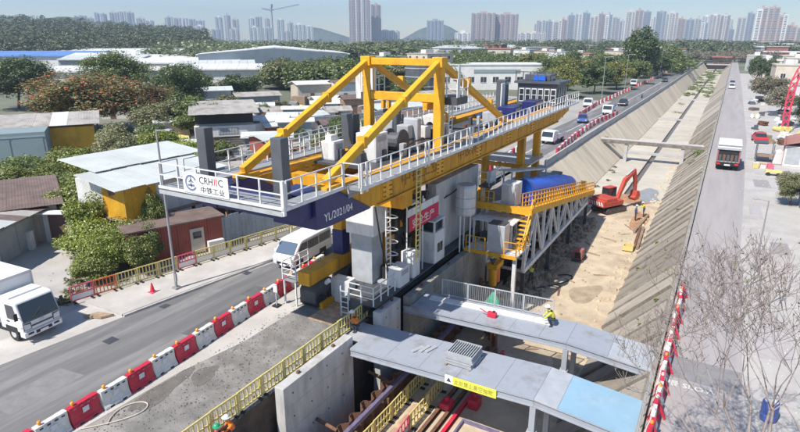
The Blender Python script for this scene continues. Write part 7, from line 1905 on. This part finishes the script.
# tower crane on the skyline
tc = thing('tower_crane', 'tower crane with long jib on the far left skyline', 'tower crane', at(273, 1500))
c0 = at(273, 1500); u = Vector((math.cos(-brg(273)), math.sin(-brg(273)), 0))
pm = 15 + (38 - 10) / 565 * 1500 * 0.95
MB().bar(c0 - Z * .03, c0 + Z * pm, 3.2).build('mast', 'tower_c', tc)
MB().bar(c0 + Z * (pm - 2) - u * 22, c0 + Z * (pm - 6), 3, 4).build('counter_jib', 'tower_c', tc); MB().bar(c0 + Z * (pm - 6), c0 + Z * (pm + 8) + u * 68, 2.2, 3).build('jib', 'tower_c', tc)
MB().box(c0.x - 3, c0.x + 3, c0.y - 3, c0.y + 3, pm, pm + 8).build('cab', 'tower_c', tc)
def hill_at(px, dist, rx, ry, top_y, seed):
    c = at(px, dist); return hill('hill', c.x, c.y, rx, ry, 15 + (38 - top_y) / 565 * dist * .95, seed)
hill_at(312, 2600, 260, 130, 30, 1); hill_at(436, 2800, 230, 120, 27, 2); hill_at(60, 900, 360, 200, 25, 3); hill_at(150, 800, 200, 120, 30, 4); hill_at(-40, 760, 260, 180, 22, 5)
# far woods: one mass of crowns
def wood(name, label, spots, mat, n, seed):
    vs = []
    for i, (x, y, z, r, h) in enumerate(spots):
        v = leaf_cloud(seed + i % 9, n, 14, 0.085, 0.42, hollow=.25) * np.array([r, r, h / 2]) + np.array([x, y, z + h / 2]); vs.append(v)
    return tag(put(name, cloud_mesh(name, np.concatenate(vs), mat)), label, 'wood', kind='stuff')
def hz(x, y):
    return 0.0
def belt(px0, px1, d0, d1, n, r0, r1, h0, h1, up=None):
    L = []
    for i in range(n):
        px = rnd.uniform(px0, px1); d = d0 + (d1 - d0) * rnd.random() ** 1.2; p = at(px, d); r = rnd.uniform(r0, r1); z = up(px, d) if up else 0
        L.append((p.x, p.y, z, r, rnd.uniform(h0, h1)))
    return L
def hill_up(px, d):
    t = max(0, (d - 430) / 420.0); k = max(0.0, 1 - abs(px - 20) / 250.0); return 30 * t * (0.35 + 0.65 * k)
wood('far_wood', 'wooded green hillside on the far left', belt(-30, 205, 430, 850, 620, 9, 15, 10, 17, hill_up), 'leaf_far', 380, 300)
wood('far_wood', 'belt of trees behind the sheds left of the portal', belt(150, 420, 300, 620, 420, 8, 13, 9, 15), 'leaf_far', 360, 320)
wood('far_wood', 'tree belt below the long grey shed left of the brace', belt(268, 400, 170, 240, 80, 5, 8, 6, 9), 'leaf_mid', 700, 380)
wood('far_wood', 'distant tree line below the central towers', belt(380, 720, 480, 1200, 520, 9, 16, 9, 16), 'leaf_far', 260, 340)
wood('far_wood', 'trees and scrub around the village houses', belt(440, 690, 270, 470, 210, 5, 8, 6, 9), 'leaf_mid', 420, 360)
wood('far_wood', 'distant tree line below the right towers', belt(680, 830, 520, 1200, 260, 9, 15, 8, 14), 'leaf_far', 260, 400)
wood('far_wood', 'dry scrub beyond the end of the channel', belt(690, 780, 430, 520, 90, 5, 8, 5, 9), 'leaf_dry', 380, 420)
# far village clutter and hut at the channel end
FH = sorted(rnd.choice([rnd.uniform(440, 690), rnd.uniform(760, 800)]) for _ in range(48)); cnt = {}
for k, px in enumerate(FH):
    wm_, wn_2 = rnd.choice([('wall_white', 'white'), ('wall_cream', 'cream'), ('wall_red', 'brick red'), ('wall_grey', 'grey')]); q_ = cnt.get(wn_2, 0); cnt[wn_2] = q_ + 1; d = rnd.uniform(430, 900); p = at(px, d); s = rnd.uniform(5, 10)
    t = thing('far_house', f'{wn_2} far-off village house below the skyline, {ORD[q_]} {wn_2} one from the left', 'house', group='far village houses'); h_ = rnd.uniform(6, 10)
    bx('walls', wm_, t, -s, s, -s, s, -0.03, h_); bx('roof', rnd.choice(['roof_rusty', 'roof_white', 'roof_red']), t, -s - .5, s + .5, -s - .5, s + .5, h_, h_ + .6)
    for z in (1.5, 4.6):
        for q in (-.5, .5): bx('window', 'tower_win', t, q * s - 1, q * s + 1, -s - .05, -s, z, z + 1.6)
    t.location = p; t.rotation_euler.z = -brg(px) + rnd.uniform(-.4, .4)
rf = thing('red_pavilion', 'small red roofed structure at the far end of the channel', 'pavilion', (-6, 400, 0)); bx('deck', 'concrete', rf, -14, 0, 396, 402, -.4, .2)
for x in (-11, -8, -5, -2): bx('post', 'wall_red', rf, x - .2, x + .2, 398.8, 399.2, .2, 4)
bx('roof', 'wall_red', rf, -12, -1, 396.5, 401.5, 4, 4.8)
# haze
hzm = bpy.data.materials.new('haze_air'); hzm.use_nodes = True; nt = hzm.node_tree; nt.nodes.clear()
pv_ = nt.nodes.new('ShaderNodeVolumePrincipled'); pv_.inputs['Color'].default_value = (0.66, 0.82, 1.0, 1); pv_.inputs['Density'].default_value = 0.00032; pv_.inputs['Anisotropy'].default_value = 0.2
oo = nt.nodes.new('ShaderNodeOutputMaterial'); nt.links.new(pv_.outputs[0], oo.inputs['Volume'])
MATS['haze_air'] = hzm
tag(MB().box(-3010, 3010, -410, 3010, -8, 190).build('haze', 'haze_air'), 'pale haze filling the air over the whole site', 'haze', kind='stuff')
